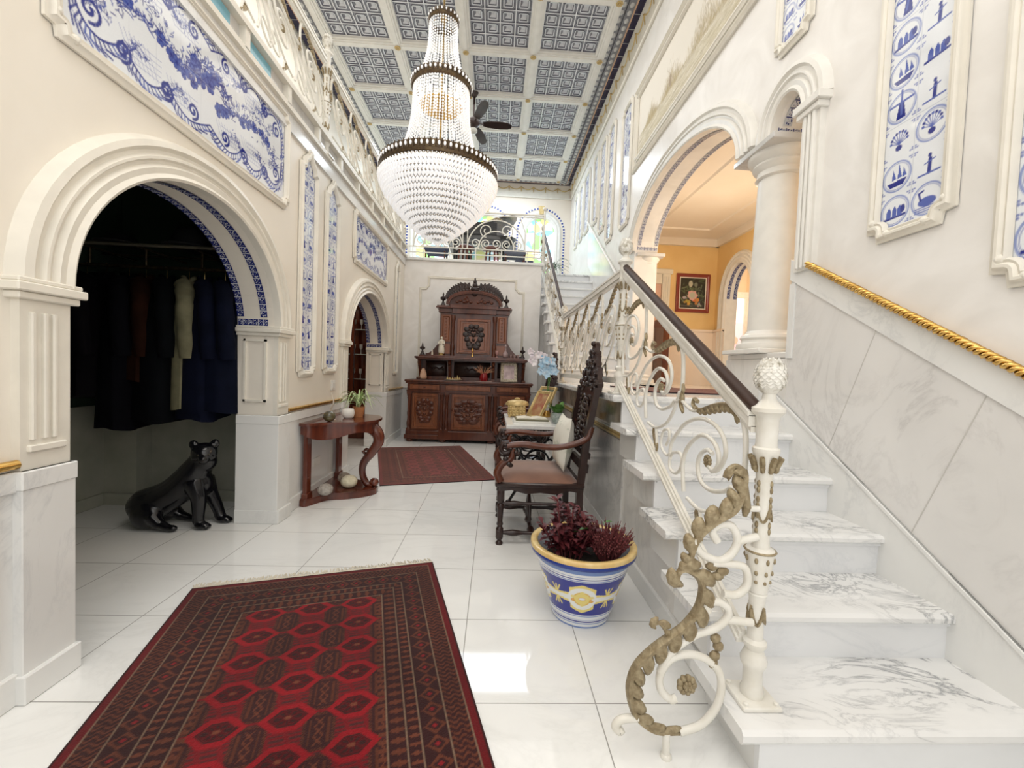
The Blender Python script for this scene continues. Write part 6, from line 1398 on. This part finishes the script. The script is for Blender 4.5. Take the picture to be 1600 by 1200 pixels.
M['coleus'] = noisy('coleus_leaf', (.060, .008, .014), (.11, .018, .022), scale=30, rough=.45); M['heath'] = noisy('heather', (.20, .045, .05), (.11, .03, .03), scale=60, rough=.7)
t = thing('coleus_plant', 'dark burgundy leafy plant growing in the left of the painted planter', 'plant', (PX - .06, PY, PH - .08))
mb, ms = MB(), MB(); R_ = random.Random(21)
for k in range(42):
    a = R_.random() * 2 * pi; rr = .135 * sqrt(R_.random()); b = np.array([PX - .075 + rr * cos(a) * .5, PY + rr * sin(a) * .6, PH - .08]); tip = np.array([PX - .075 + rr * 1.05 * cos(a), PY + rr * sin(a) * .95, PH + .04 + .26 * R_.random() * (1.15 - rr / .135)])
    ms.tube([b, (b + tip) / 2 + (0, 0, .02), tip], .003, 4)
    for q in range(13):
        u = .3 + .7 * q / 12; c = b + (tip - b) * u; aa = R_.random() * 6.28; l = R_.uniform(.03, .055); mb.leaf(c, c + np.array([l * cos(aa), l * sin(aa), .012 * R_.gauss(0, 1) + .008]), .026, (0, 0, .006), (0, 0, 1), 3)
mb.build('leaves', 'coleus', t, 60); ms.build('stems', 'heath', t)
mb = MB()
for k in range(14): a = R_.random() * 6.28; c = np.array([PX + .02 + .07 * R_.gauss(0, 1) * .6, PY + .05 * R_.gauss(0, 1), PH + .02 + .06 * R_.random()]); mb.leaf(c, c + np.array([.05 * cos(a), .05 * sin(a), .01]), .025, (0, 0, .006), (0, 0, 1), 3)
mb.build('green_leaves', 'leaf', t, 60)
t = thing('heather_plant', 'reddish spiky heather growing in the right of the painted planter', 'plant', (PX + .12, PY - .03, PH - .08))
mb = MB()
for k in range(170):
    a = R_.random() * 2 * pi; rr = .10 * sqrt(R_.random()); b = np.array([PX + .115 + rr * cos(a) * .4, PY - .03 + rr * sin(a) * .5, PH - .08]); tip = np.array([PX + .115 + rr * cos(a) * 1.35, PY - .03 + rr * sin(a) * 1.5, PH + R_.uniform(.015, .10)]); mb.tube([b, (b + tip) / 2 + (0, 0, .012), tip], [.004, .005, .001], 4)
    for q in range(4): c = b + (tip - b) * (.5 + .12 * q); mb.sph(c + np.array([R_.gauss(0, .004), R_.gauss(0, .004), 0]), .005, 4, 3)
mb.build('sprigs', 'heath', t)
# ================================================================== CONSOLE TABLE AND ITS THINGS
def fused(mb, name, mat, parent=None, voxel=.01, smooth_it=6, label=None, cat=None, loc=None):
    """one continuous surface grown over overlapping volumes"""
    o = mb.build('tmp', mat, None); a = o.modifiers.new('r', 'REMESH'); a.mode = 'VOXEL'; a.voxel_size = voxel; a.use_smooth_shade = True
    b = o.modifiers.new('s', 'SMOOTH'); b.iterations = smooth_it; b.factor = .5
    me = bpy.data.meshes.new_from_object(o.evaluated_get(bpy.context.evaluated_depsgraph_get())); bpy.data.objects.remove(o); me.name = name
    n = bpy.data.objects.new(name, me); COL.objects.link(n)
    w = list(parent['_w']) if parent is not None else (list(loc) if loc else [0, 0, 0])
    me.transform(Matrix.Translation([-q for q in w])); n.location = loc if (parent is None and loc) else (0, 0, 0)
    if parent is not None: n.parent = parent; n['_w'] = w
    if label: tag(n, label, cat)
    return n
WX = XL + .03
t = thing('console_table', 'glossy mahogany console table with serpentine top and one curved front leg against the left wall', 'console table', (-1.4, 3.92, 0))
top = catmull([(WX, 3.46), (-1.50, 3.45), (-1.40, 3.56), (-1.26, 3.61), (-1.14, 3.66), (-1.06, 3.80), (-1.05, 3.92), (-1.06, 4.04), (-1.14, 4.18), (-1.26, 4.23), (-1.40, 4.28), (-1.50, 4.39), (WX, 4.38)], 4)
sc = lambda P, k, c=(WX, 3.92): [(c[0] + (p[0] - c[0]) * k, c[1] + (p[1] - c[1]) * k) for p in P]
mb = MB(); mb.prism(top, .680, .70, 'z'); mb.prism(sc(top, .985), .672, .682, 'z'); mb.build('table_top', 'wood_red', t, 40)
mb = MB(); ap = sc(top, .94); V = []; n = len(ap)
for i, p in enumerate(ap): V += [(p[0], p[1], .674), (p[0], p[1], .575 + .028 * cos(i / (n - 1) * 6 * pi))]
mb.add(V, [[2 * i, 2 * i + 2, 2 * i + 3, 2 * i + 1] for i in range(n - 1)]); mb.build('apron', 'wood_red', t, 60)
for y in (3.56, 4.28):
    mb = MB(); mb.box(WX + .01, WX + .045, y - .045, y + .045, .06, .60, bev=.006); mb.box(WX + .005, WX + .055, y - .055, y + .055, .05, .10, bev=.006); mb.build('leg', 'wood_red', t)
mb = MB(); P = catmull([(-1.13, 3.92, .62), (-1.07, 3.92, .56), (-1.06, 3.92, .48), (-1.12, 3.92, .38), (-1.19, 3.92, .28), (-1.20, 3.92, .18), (-1.16, 3.92, .09), (-1.10, 3.92, .075)], 6); m = len(P)
mb.tube(P, [.062 - .032 * min(1, k / m * 1.5) for k in range(m)], 10, flat=((0, 1, 0), 1.1)); mb.sph((-1.09, 3.92, .10), (.045, .045, .04), 10, 8); mb.tube([(p[0], 3.92, p[1]) for p in spiral(-1.17, .395, .03, .008, pi, 1.1, 12)], .014, 6); mb.build('leg', 'wood_red', t, 60)
mb = MB(); base = catmull([(WX, 3.49), (-1.52, 3.49), (-1.42, 3.66), (-1.28, 3.70), (-1.14, 3.78), (-1.07, 3.86), (-1.06, 3.92), (-1.07, 3.98), (-1.14, 4.06), (-1.28, 4.14), (-1.42, 4.18), (-1.52, 4.35), (WX, 4.35)], 4)
mb.prism(base, .0, .05, 'z'); mb.prism(sc(base, .975), .05, .06, 'z'); mb.build('base_shelf', 'wood_red', t, 40)
mb = MB(); mb.sph((-1.40, 3.62, .70 + .046), (.052, .052, .046), 18, 12); solo(mb, 'dark_glass_ball', noisy('smoky_ball', (.035, .03, .015), (.13, .11, .05), scale=14, rough=.12, coat=.5), 'dark olive marbled ball ornament on the console table', 'ornament', smooth=80)
mb = MB(); mb.tube(catmull([(-1.41, 3.71, .70), (-1.43, 3.72, .78), (-1.40, 3.71, .86), (-1.42, 3.70, .95)], 4), [.012, .011, .012, .013, .014, .015, .014, .013, .012, .010, .008, .006, .004], 6, flat=((1, 0, 0), .4)); mb.lathe([(.028, 0), (.03, .006), (.014, .012)], (-1.41, 3.71, .70), 12)
solo(mb, 'shell_sculpture', plain('pearl', (.66, .60, .52), .3), 'slim curved pale sculpture standing behind the dark ball', 'sculpture', smooth=80)
mb = MB(); mb.lathe([(.035, 0), (.05, .02), (.056, .05), (.05, .08), (.045, .088), (.041, .085), (.045, .05)], (-1.33, 3.88, .70), 24); solo(mb, 'white_bowl', 'white', 'small round white bowl in the middle of the console table', 'bowl', smooth=60)
def spider_plant(name, label, c, pr, ph, L_, n, mat_l, mat_p, seed, droop=1.):
    t = thing(name, label, 'potted plant', c); mb = MB(); mb.lathe([(pr * .7, 0), (pr * .9, ph * .5), (pr, ph * .92), (pr * 1.05, ph), (pr * .9, ph), (pr * .85, ph * .8)], c, 22); mb.build('pot', mat_p, t, 60)
    mb = MB(); R = random.Random(seed)
    for k in range(n):
        a = R.random() * 2 * pi; l = L_ * R.uniform(.6, 1.1); up = R.uniform(.4, 1.0) * l; b = np.array([c[0], c[1], c[2] + ph * .85]); d = np.array([cos(a), sin(a), 0])
        P = catmull([b, b + d * l * .25 + (0, 0, up * .7), b + d * l * .6 + (0, 0, up * .85), b + d * l + (0, 0, up * (.85 - .8 * droop * R.random()))], 4); s_ = np.array([-sin(a), cos(a), 0]); w = .008 * (L_ / .2) ** .5; V = []
        for i, p in enumerate(P): ww = w * (1 - (i / len(P)) ** 2); V += [p - s_ * ww, p + (0, 0, -.003), p + s_ * ww]
        mb.add(V, [[3 * i + q, 3 * i + q + 1, 3 * i + q + 4, 3 * i + q + 3] for i in range(len(P) - 1) for q in (0, 1)])
    mb.build('leaves', mat_l, t, 60); return t
M['spider'] = noisy('variegated_leaf', (.62, .68, .42), (.28, .42, .14), scale=60, rough=.5, stretch=(1, 1, .2))
spider_plant('spider_plant', 'pale green spider plant in a terracotta pot on the console table', (-1.28, 4.02, .705), .055, .095, .22, 46, 'spider', 'terracotta', 3)
for o in COL.objects:
    if o.name.startswith('spider_plant'): o.location.z -= .005
for k, (x, y, r, mt, lb) in enumerate(((-1.42, 3.62, .062, ('grey_urchin', (.30, .27, .24), (.46, .42, .38)), 'grey dried sphere at the near end of the console base shelf'), (-1.30, 3.86, .072, ('cream_urchin', (.62, .56, .40), (.76, .70, .54)), 'cream ribbed sphere, largest, on the console base shelf'), (-1.40, 4.02, .060, ('brown_urchin', (.26, .20, .15), (.40, .33, .26)), 'brownish sphere at the back of the console base shelf'))):
    mb = MB(); mb.lathe([(.004, 0)] + [(r * sin(pi * q / 12), r * .82 * (1 - cos(pi * q / 12))) for q in range(1, 12)] + [(.006, r * 1.60)], (x, y, .060), 36, flute=12, fa=.03)
    solo(mb, 'decorative_sphere', noisy(*mt, scale=40, rough=.8, bump=.5), lb, 'decorative ball', smooth=80)
mb = MB(); mb.box(XL, XL + .010, 4.17, 4.27, .93, 1.03, bev=.003); mb.box(XL + .008, XL + .014, 4.19, 4.25, .95, 1.01, bev=.002); solo(mb, 'light_switch', 'white', 'white square light switch on the wall above the console table', 'light switch')
mb = MB(); mb.box(XL + .012, XL + .020, 3.78, 3.92, .26, .34, bev=.003); solo(mb, 'wall_socket', 'white', 'white double wall socket low on the marble behind the console', 'wall socket')

# ================================================================== CLOSET: PANTHER, COATS, HATS
mb = MB(); e = lambda c, r: mb.sph(c, r, 16, 12)
px, py = -2.42, 3.02
P = catmull([(px - .08, py, .10), (px - .02, py, .135), (px + .08, py + .01, .185), (px + .19, py + .02, .255), (px + .28, py + .02, .345), (px + .345, py + .01, .44), (px + .39, py - .005, .53)], 6)
u_ = np.linspace(0, 1, len(P)); mb.tube(P, np.interp(u_, [0, .06, .2, .4, .6, .75, .9, 1], [.05, .095, .125, .108, .108, .100, .078, .066]), 18)
mb.tube(catmull([(px + .30, py + .02, .38), (px + .345, py + .03, .30), (px + .34, py + .03, .22)], 5), [.085, .087, .088, .088, .086, .084, .08, .074, .066, .055, .04], 14)
for s, fx, fy in ((-1, .375, -.035), (1, .44, .10)):   # forelegs
    mb.tube(catmull([(px + .33, py + .03 + s * .05, .33), (px + .37, py + (fy + .03 + s * .05) / 2, .22), (px + .375 + (fx - .375) * .6, py + fy, .12), (px + fx, py + fy, .045)], 4), [.070, .066, .062, .057, .052, .048, .045, .042, .040, .038, .037, .037, .038], 10)
    e((px + fx + .03, py + fy - .01, .028), (.052, .036, .028))
    for q in (-1, 0, 1): e((px + fx + .068, py + fy - .01 + q * .018, .02), (.018, .012, .018))
for s in (-1, 1):   # hind legs folded: thigh, low foot forward
    e((px + .05, py + s * .075, .105), (.105, .06, .10)); mb.tube([(px + .10, py + s * .09, .10), (px + .16, py + s * .095, .045), (px + .22, py + s * .10, .026)], [.05, .036, .026], 10); e((px + .24, py + s * .10, .024), (.04, .028, .024))
mb.tube(catmull([(px - .08, py, .06), (px - .10, py + .05, .03), (px - .05, py + .15, .024), (px + .06, py + .17, .022)], 4), [.030 - .001 * k for k in range(13)], 8)
hx, hy, hz = px + .40, py - .02, .54; f = fr([.50, -.86, -.16]); s_ = np.array([.86, .50, 0]); H = np.array([hx, hy, hz]); up = np.array([0, 0, 1.])
e(H, (.080, .080, .070)); e(H - up * .07 - f * .03, (.078, .078, .08)); e(H + f * .035 - up * .012, (.052, .052, .045)); e(H + f * .075 - up * .022, (.034, .034, .030)); e(H + f * .095 - up * .012, (.016, .016, .012)); e(H + f * .07 - up * .045, (.026, .026, .014))
for s in (-1, 1):
    e(H + s_ * s * .062 + up * .058 - f * .005, (.030, .024, .032)); e(H + s_ * s * .030 + f * .062 + up * .010, (.016, .016, .010)); e(H + s_ * s * .04 - up * .02 + f * .03, (.034, .034, .03))
t = fused(mb, 'panther_statue', 'black', None, .0075, 3, 'glossy black seated panther statue on the floor of the coat alcove', 'statue', (px + .15, py, 0))
for s in (-1, 1):
    mb = MB(); c = H + s_ * s * .030 + f * .072 + up * .008 - np.array([px + .15, py, 0]); mb.sph(c, (.008, .008, .007), 8, 6); mb.local = True; mb.build('eye', plain('dark_eye', (.04, .035, .02), .1), t, 60)
RZ, RY = 1.86, 3.22
t = thing('coat_rail', 'dark brass double rail with ball ends mounted across the coat alcove', 'rail', (-2.5, RY, RZ))
mb = MB(); mb.tube([(-3.11, RY, RZ), (-1.88, RY, RZ)], .013, 10); mb.build('hanging_rod', 'band', t, 60)
mb = MB(); mb.tube([(-3.05, RY - .08, RZ + .14), (-1.88, RY - .08, RZ + .14)], .012, 10); mb.sph((-3.06, RY - .08, RZ + .14), .024, 10, 8); mb.build('front_rail', plain('dull_steel', (.35, .31, .24), .35, metal=.6), t, 60)
mb = MB(); mb.tube([(-3.11, RY + .22, RZ + .13), (-1.88, RY + .22, RZ + .13)], .008, 8)
for x in (-3.0, -2.6, -2.2): mb.tube([(x, RY - .08, RZ + .13), (x, 3.62, RZ + .13)], .008, 6); mb.tube([(x, RY, RZ), (x, RY, RZ + .13)], .008, 6)
mb.build('rack', 'band', t, 60)
def coat(label, x, hem, w, col, rot, seed, bulk=1., mt=.9):
    R = random.Random(seed); t = thing('hanging_coat', label, 'coat', (x, RY, RZ)); t['_w'] = [0, 0, 0]; t.rotation_euler = (0, 0, rot)
    L_ = RZ - hem; mt_ = noisy('coat_cloth', col, tuple(v * .6 for v in col), scale=8, rough=mt, bump=.3, spec=.15)
    mb = MB(); mb.local = True; V = []; n = 28; rows = 12; ph = R.random() * 6
    for j in range(rows + 1):
        u = j / rows; z = -.10 - u * (L_ - .10); ww = w * (.17 + .33 * min(1, u * 5) ** .6) * (1 + .12 * u); dd = (.055 + .055 * min(1, u * 3)) * bulk * (1 + .25 * u)
        for k in range(n):
            a = 2 * pi * k / n; fo = 1 + (.05 + .12 * u) * sin(5 * a + ph) * min(1, u * 2); V.append((dd * fo * cos(a) , ww * sin(a) * (1 - .08 * abs(cos(3 * a)) * u), z + .012 * sin(3 * a + ph) * u))
    mb.add(V, [[j * n + k, j * n + (k + 1) % n, (j + 1) * n + (k + 1) % n, (j + 1) * n + k] for j in range(rows) for k in range(n)] + [list(range(n)), [rows * n + k for k in range(n)][::-1]]); mb.build('body', mt_, t, 60)
    for s in (-1, 1):
        mb = MB(); mb.local = True; P = catmull([(0, s * w * .36, -.14), (.02, s * w * .50, -.20), (.03, s * w * .56, -.42), (.045, s * w * .53, -.66)], 5); mb.tube(P, [.05 + .004 * sin(k * 1.6) for k in range(len(P))], 10, flat=((1, 0, 0), 1.1)); mb.build('sleeve', mt_, t, 60)
    mb = MB(); mb.local = True; mb.tube([(.0, -.05, -.12), (.03, -.03, -.075), (.035, .0, -.065), (.03, .03, -.075), (0, .05, -.12), (-.03, .03, -.07), (-.03, -.03, -.07)], .018, 8, closed=True); mb.build('collar', mt_, t, 60)
    mb = MB(); mb.local = True; mb.tube(catmull([(0, .0, -.10), (0, 0, -.03), (0, .012, .0), (0, .0, .0165), (0, -.014, .004)], 4), .002, 5); mb.tube([(0, -.17, -.15), (0, 0, -.09), (0, .17, -.15)], .006, 6); mb.build('hanger', 'brass', t, 60)
for a in (('long black coat at the far left end of the coat rail', -3.02, .96, .46, (.004, .004, .007), .35, 1), ('black jacket second from the left on the coat rail', -2.88, .90, .46, (.005, .004, .006), .1, 2), ('longest black coat hanging in the middle of the rail', -2.72, .68, .48, (.003, .003, .006), .4, 3, 1.1),
          ('rust-brown jacket wedged among the black coats', -2.60, 1.02, .42, (.030, .010, .005), .45, 4, .8), ('black wool coat left of the cream padded jacket', -2.45, .74, .48, (.003, .004, .006), .5, 5, 1.3), ('cream olive padded jacket on the coat rail', -2.29, .84, .44, (.26, .245, .15), .42, 6, .8), ('dark navy jacket right of the cream jacket', -2.18, .76, .50, (.004, .006, .020), .55, 7, 1.1), ('navy padded jacket at the right end of the coat rail', -2.03, .82, .46, (.003, .005, .017), .45, 8, 1.2)): coat(*a)
for x, y, r, h, lb in ((-2.78, RY - .0, .15, .07, 'flat dark beret lying on the left of the rack above the coats'), (-2.30, RY + .02, .17, .15, 'dark brimmed hat with a round crown on the right of the rack above the coats')):
    mb = MB(); mb.lathe([(r, .0), (r * 1.02, .008), (r * .72, .018), (r * .66, h * .5), (r * .52, h * .9), (r * .2, h), (.002, h)], (x, y, RZ + .154), 28); solo(mb, 'felt_hat', 'dark', lb, 'hat', smooth=60)

# ================================================================== PASSAGE: DISPLAY CABINET
t = thing('display_cabinet', 'mahogany glazed display cabinet full of glassware seen through the small far arch', 'display cabinet', (-2.6, 6.9, 0))
mb = MB(); mb.box(-3.3, -2.0, 7.0, 7.28, 0, 2.15); mb.box(-3.34, -1.96, 6.75, 7.29, 0, .12, bev=.01); mb.box(-3.34, -1.96, 6.74, 7.29, 2.15, 2.22, bev=.01); mb.box(-3.32, -1.98, 6.78, 7.28, .12, .55, bev=.01); mb.prism([(-3.34, 2.22), (-1.96, 2.22), (-2.2, 2.36), (-2.65, 2.44), (-3.1, 2.36)], 6.78, 7.0, 'y'); mb.build('carcass', 'wood_red', t)
for x in (-3.31, -2.95, -2.63, -2.29, -2.01): mb = MB(); mb.box(x - .03, x + .03, 6.77, 6.83, .55, 2.15, bev=.006); mb.build('stile', 'wood_red', t)
for z in (.95, 1.35, 1.75): mb = MB(); mb.box(-3.3, -2.0, 6.84, 7.0, z, z + .012); mb.build('glass_shelf', plain('shelf_glass', (.55, .60, .58), .1), t)
M['glassware'] = plain('glassware', (.62, .62, .60), .08)
for z in (.962, 1.362, 1.762):
    for k in range(11): mb = MB(); x = -3.2 + k * .112; mb.lathe([(.018, 0), (.006, .01), (.006, .07), (.026, .10), (.028, .16), (.02, .10)], (x, 6.92, z), 8); solo(mb, 'wine_glass', 'glassware', 'stemmed glass on a shelf of the display cabinet in the passage', 'glass', 'glasses in the display cabinet', 60)

# ================================================================== HALL: PAINTING, DOORS
t = thing('flower_painting', 'oil painting of a pink rose bouquet in a red-brown frame on the ochre hall wall', 'painting', (3.22, HY, 2.27))
a, b, z0, z1 = 2.94, 3.50, 2.26, 2.89
mb = MB(); mb.sweep([(a, HY, z0), (b, HY, z0), (b, HY, z1), (a, HY, z1)], (0, -1, 0), [(0, 0), (0, .03), (.02, .036), (.045, .02), (.055, .016), (.06, .0)], closed=True); mb.build('frame', plain('redwood_frame', (.26, .045, .03), .3), t, 40)
mb = MB(); mb.sweep([(a + .055, HY, z0 + .055), (b - .055, HY, z0 + .055), (b - .055, HY, z1 - .055), (a + .055, HY, z1 - .055)], (0, -1, 0), [(0, .0), (0, .018), (.014, .018), (.014, 0)], closed=True); mb.build('inner_slip', 'cream', t)
cv = Canvas(b - a - .12, z1 - z0 - .12, .005, (.035, .032, .022)); R = random.Random(3); W_, H_ = cv.W, cv.H
for k in range(60): x, y = W_ * (.5 + R.gauss(0, .22)), H_ * (.48 + R.gauss(0, .24)); cv.line([(x, y), (x + R.gauss(0, .04), y + R.gauss(0, .04))], .022, R.choice([(.10, .13, .06), (.16, .19, .11), (.07, .09, .05)]), .8, True)
cv.blob(W_ * .42, H_ * .80, .035, .05, (.50, .48, .36)); cv.blob(W_ * .62, H_ * .78, .03, .035, (.22, .24, .17))
for x, y, r, c_ in ((.30, .22, .045, (.62, .30, .07)), (.66, .26, .05, (.58, .27, .06)), (.22, .34, .03, (.45, .42, .42)), (.78, .14, .03, (.42, .36, .36))):
    for q in range(8): cv.blob(W_ * x + R.gauss(0, r * .5), H_ * y + R.gauss(0, r * .4), r * .5, r * .4, tuple(v * R.uniform(.6, 1.2) for v in c_))
for q in range(26): a2 = q * 2.4; rr = .058 * (1 - q / 30); cv.blob(W_ * .50 + rr * cos(a2), H_ * .43 + rr * sin(a2), .034, .026, (.80 - .012 * q, .40 + .004 * q, .38), a2)
for q in range(3): cv.line([(W_ * .08, H_ * (.07 + q * .02)), (W_ * .9, H_ * (.09 + q * .02))], .004, (.35, .33, .28), .5)
cv.mesh('canvas', (a + .06, HY - .008, z0 + .06), (1, 0, 0), (0, 0, 1), 'canvas', t)
w = thing('door_1', None, None, (2.5, HY, ZL)); w['kind'] = 'structure'
mb = MB()
for x in (2.12, 2.76):
    mb.box(x - .065, x + .065, HY - .05, HY, ZL, 2.88)
    for q in (-.035, 0, .035): mb.box(x + q - .009, x + q + .009, HY - .062, HY - .05, ZL + .2, 2.82, bev=.004)
mb.box(2.02, 2.86, HY - .07, HY, 2.86, 2.94, bev=.01); mb.box(2.19, 2.69, HY - .045, HY, 2.70, 2.86, bev=.004); mb.build('door_frame', 'cream', w)
mb = MB(); mb.box(2.19, 2.69, HY - .012, HY, ZL, 2.70); mb.build('door_leaf', plain('pink_panel', (.80, .52, .42), .3), w)
mb = MB(); mb.box(2.60, 2.70, HY - .42, HY - .05, ZL, 2.1, bev=.004); mb.build('open_door_edge', 'wood_red', w)
w = thing('door_2', None, None, (4.95, 8.48, ZL)); w['kind'] = 'structure'
mb = MB()
for x in (4.66, 5.16): mb.box(x - .05, x + .05, 8.42, 8.5, ZL, 2.9); mb.box(x - .02, x + .02, 8.40, 8.42, ZL + .1, 2.8)
mb.box(4.58, 5.24, 8.41, 8.5, 2.85, 2.98, bev=.01); mb.build('door_frame', 'white', w)
m_, nt, b_ = nodes('pink_lit_glass'); setp(b_, (.9, .72, .82), .3, emit=(.95, .66, .78), es=.45); M['pinkglass'] = m_
mb = MB(); mb.box(4.71, 5.11, 8.46, 8.48, ZL, 2.35); mb.build('door_leaf', 'pinkglass', w)
mb = MB(); mb.box(4.71, 5.11, 8.46, 8.48, 2.35, 2.85); mb.build('transom', plain('bright_transom', (.9, .9, .9), .3, emit=(1, 1, 1), es=.5), w)
mb = MB(); mb.lathe([(.085, 0), (.085, .015), (.06, .02), (.002, .02)], (0, 0, 0), 24); mb.v[-1] = mb.v[-1][:, [0, 2, 1]] * np.array([1, -1, 1]) + np.array([4.93, 8.455, 1.98]); mb.build('round_plate', 'white', w, 60)

# ================================================================== UPPER ROOM
ZU = ZF
t = thing('grand_piano', 'dark glossy grand piano with raised lid in the upper room behind the balcony railing', 'piano', (-.35, 8.7, ZU))
out = catmull([(-1.0, 8.2), (.25, 8.2), (.25, 8.9), (.10, 9.25), (-.25, 9.45), (-.55, 9.85), (-.85, 9.8), (-1.0, 9.5)], 4)
mb = MB(); mb.prism([tuple(p) for p in out], ZU + .55, ZU + .72, 'z'); mb.box(-.95, .20, 8.02, 8.25, ZU + .50, ZU + .60, bev=.01); mb.build('case', 'black', t, 40)
mb = MB(); V = [(p[0], p[1], ZU + .74 + (p[0] + 1.0) * .02) for p in out]; V = [(p[0] * 1.0, p[1], ZU + .74 + (1.0 + p[0]) * .30) for p in out]; n = len(V); mb.add(V + [(a, b, c + .02) for a, b, c in V], [list(range(n))[::-1], list(range(n, 2 * n))] + [[i, (i + 1) % n, (i + 1) % n + n, i + n] for i in range(n)]); mb.build('lid', noisy('piano_lid', (.05, .02, .018), (.025, .012, .01), scale=4, rough=.15), t)
for x, y in ((-.85, 8.3), (.12, 8.3), (-.7, 9.6)): mb = MB(); mb.lathe([(.03, 0), (.045, .05), (.035, .1), (.055, .5), (.06, .56)], (x, y, ZU), 12); mb.build('leg', 'black', t, 60)
mb = MB(); mb.box(-.70, -.05, 8.14, 8.17, ZU + .72, ZU + .95); mb.build('music_stand', 'black', t)
def low_chair(label, x, y, mat, h=.40):
    t = thing('upholstered_chair', label, 'chair', (x, y, ZU)); mb = MB(); mb.box(x - .20, x + .20, y - .2, y + .2, ZU + .22, ZU + .32, bev=.03); mb.build('seat', mat, t, 60)
    mb = MB(); mb.box(x - .20, x + .20, y + .16, y + .22, ZU + .30, ZU + h, bev=.02); mb.build('backrest', mat, t, 60)
    for a in (-1, 1):
        for b in (-1, 1): mb = MB(); mb.tube([(x + a * .17, y + b * .17, ZU), (x + a * .17, y + b * .17, ZU + .24)], .016, 6); mb.build('leg', 'wood_red', t)
M['bluecloth'] = plain('slate_cloth', (.07, .08, .13), .9); M['greycloth'] = plain('grey_cloth', (.15, .16, .20), .9)
low_chair('low slate-blue chair at the left end of the upper room', -1.15, 7.85, 'bluecloth', .42); low_chair('low grey chair at the right of the upper room beside the stair post', .30, 7.85, 'greycloth', .42)
low_chair('small dark rounded chair right next to the upper stair post', .52, 8.55, 'bluecloth', .36)
for x, lb in ((-.62, 'round mahogany stool left of the centre of the balcony'), (-.12, 'round mahogany stool right of the centre of the balcony')):
    t = thing('piano_stool', lb, 'stool', (x, 7.80, ZU)); mb = MB(); mb.lathe([(.17, .30), (.18, .31), (.18, .35), (.14, .38), (.002, .385)], (x, 7.80, ZU), 22); mb.build('seat', 'wood_red', t, 60)
    for k in range(4): a = k * pi / 2 + .4; mb = MB(); mb.tube([(x + .13 * cos(a), 7.80 + .13 * sin(a), ZU), (x + .11 * cos(a), 7.80 + .11 * sin(a), ZU + .31)], .018, 6); mb.build('leg', 'wood_red', t)
M['palm'] = noisy('dark_leaf', (.03, .07, .03), (.07, .13, .06), scale=20, rough=.5)
spider_plant('potted_palm', 'dark green drooping plant at the head of the upper stairs', (1.12, 8.6, ZU), .09, .16, .38, 34, 'palm', 'white', 5)
spider_plant('potted_palm', 'dark green plant in the upper room below the middle window', (.50, 9.9, ZU), .12, .45, .3, 30, 'palm', 'white', 6, .6)
# ================================================================== CAMERA AND LIGHT
cam = bpy.data.cameras.new('camera'); co = bpy.data.objects.new('camera', cam); COL.objects.link(co); SC.camera = co
cam.sensor_width = 36; cam.lens = 650 * 36 / 1600; cam.clip_start = .05; cam.clip_end = 60
ya, pt, ro = .0434, -.0350, .0378
f_ = Vector((sin(ya) * cos(pt), cos(ya) * cos(pt), sin(pt))); r_ = Vector((cos(ya), -sin(ya), 0)); u_ = r_.cross(f_)
r2_ = cos(ro) * r_ + sin(ro) * u_; u2_ = -sin(ro) * r_ + cos(ro) * u_
mw = Matrix((r2_, u2_, -f_)).transposed().to_4x4(); mw.translation = (0, 0, 1.2058); co.matrix_world = mw
W = bpy.data.worlds.new('daylight'); SC.world = W; W.use_nodes = True
W.node_tree.nodes['Background'].inputs[0].default_value = (1, .985, .955, 1); W.node_tree.nodes['Background'].inputs[1].default_value = .78
def area(name, loc, size, power, rot=(0, 0, 0), col=(1, 1, 1), sy=None):
    l = bpy.data.lights.new(name, 'AREA'); l.energy = power; l.color = col; l.size = size
    if sy: l.shape = 'RECTANGLE'; l.size_y = sy
    o = bpy.data.objects.new(name, l); COL.objects.link(o); o.location = loc; o.rotation_euler = rot; return o
def point(name, loc, power, col=(1, .85, .65), r=.1):
    l = bpy.data.lights.new(name, 'POINT'); l.energy = power; l.color = col; l.shadow_soft_size = r
    o = bpy.data.objects.new(name, l); COL.objects.link(o); o.location = loc; return o
area('ceiling_fill', (-.3, .4, 5.7), 3.2, 100, col=(1, .96, .90), sy=3.2)  # added soft fill overhead, out of frame
area('entrance_fill', (0, -1.2, 2.6), 3.2, 26, rot=(radians(80), 0, 0), col=(1, .98, .96), sy=2.4)  # added fill behind the camera, in place of daylight from an entry
area('mid_ceiling_fill', (-.4, 5.6, 5.6), 3.4, 62, col=(1, .98, .94), sy=3.6)  # added under the coffers to brighten the middle of the room
area('upper_fill', (-.6, 9.2, 5.65), 3.4, 90, col=(.80, .90, 1), sy=1.2)  # added fill for the upper room, tinted blue to suggest window glow
area('gallery_fill', (-2.4, 4.2, 5.6), .7, 22, col=(1, .95, .88), sy=5)  # added warm fill brightening the gallery strip
for q in ((2.8, 3.0, 2.5), (2.7, 4.9, 2.5)): point('hall_fill', q, 22, (1, .84, .64), .15)  # added warm points, hung free to light the hall evenly
point('hall_room_light', (HX1 + .9, 7.2, 2.8), 30, (1, .88, .75), .15)
point('passage_light', (-2.7, 5.6, 2.5), 12, (1, .9, .78), .1)
SC.view_settings.view_transform = 'Standard'; SC.view_settings.look = 'None'; SC.view_settings.exposure = .10; SC.view_settings.gamma = 1
SC.cycles.max_bounces = 6; SC.cycles.diffuse_bounces = 4; SC.cycles.glossy_bounces = 3; SC.cycles.transmission_bounces = 4
SC.cycles.use_denoising = True; SC.cycles.sample_clamp_indirect = 4
for o in SC.objects:
    if '_w' in o: del o['_w']
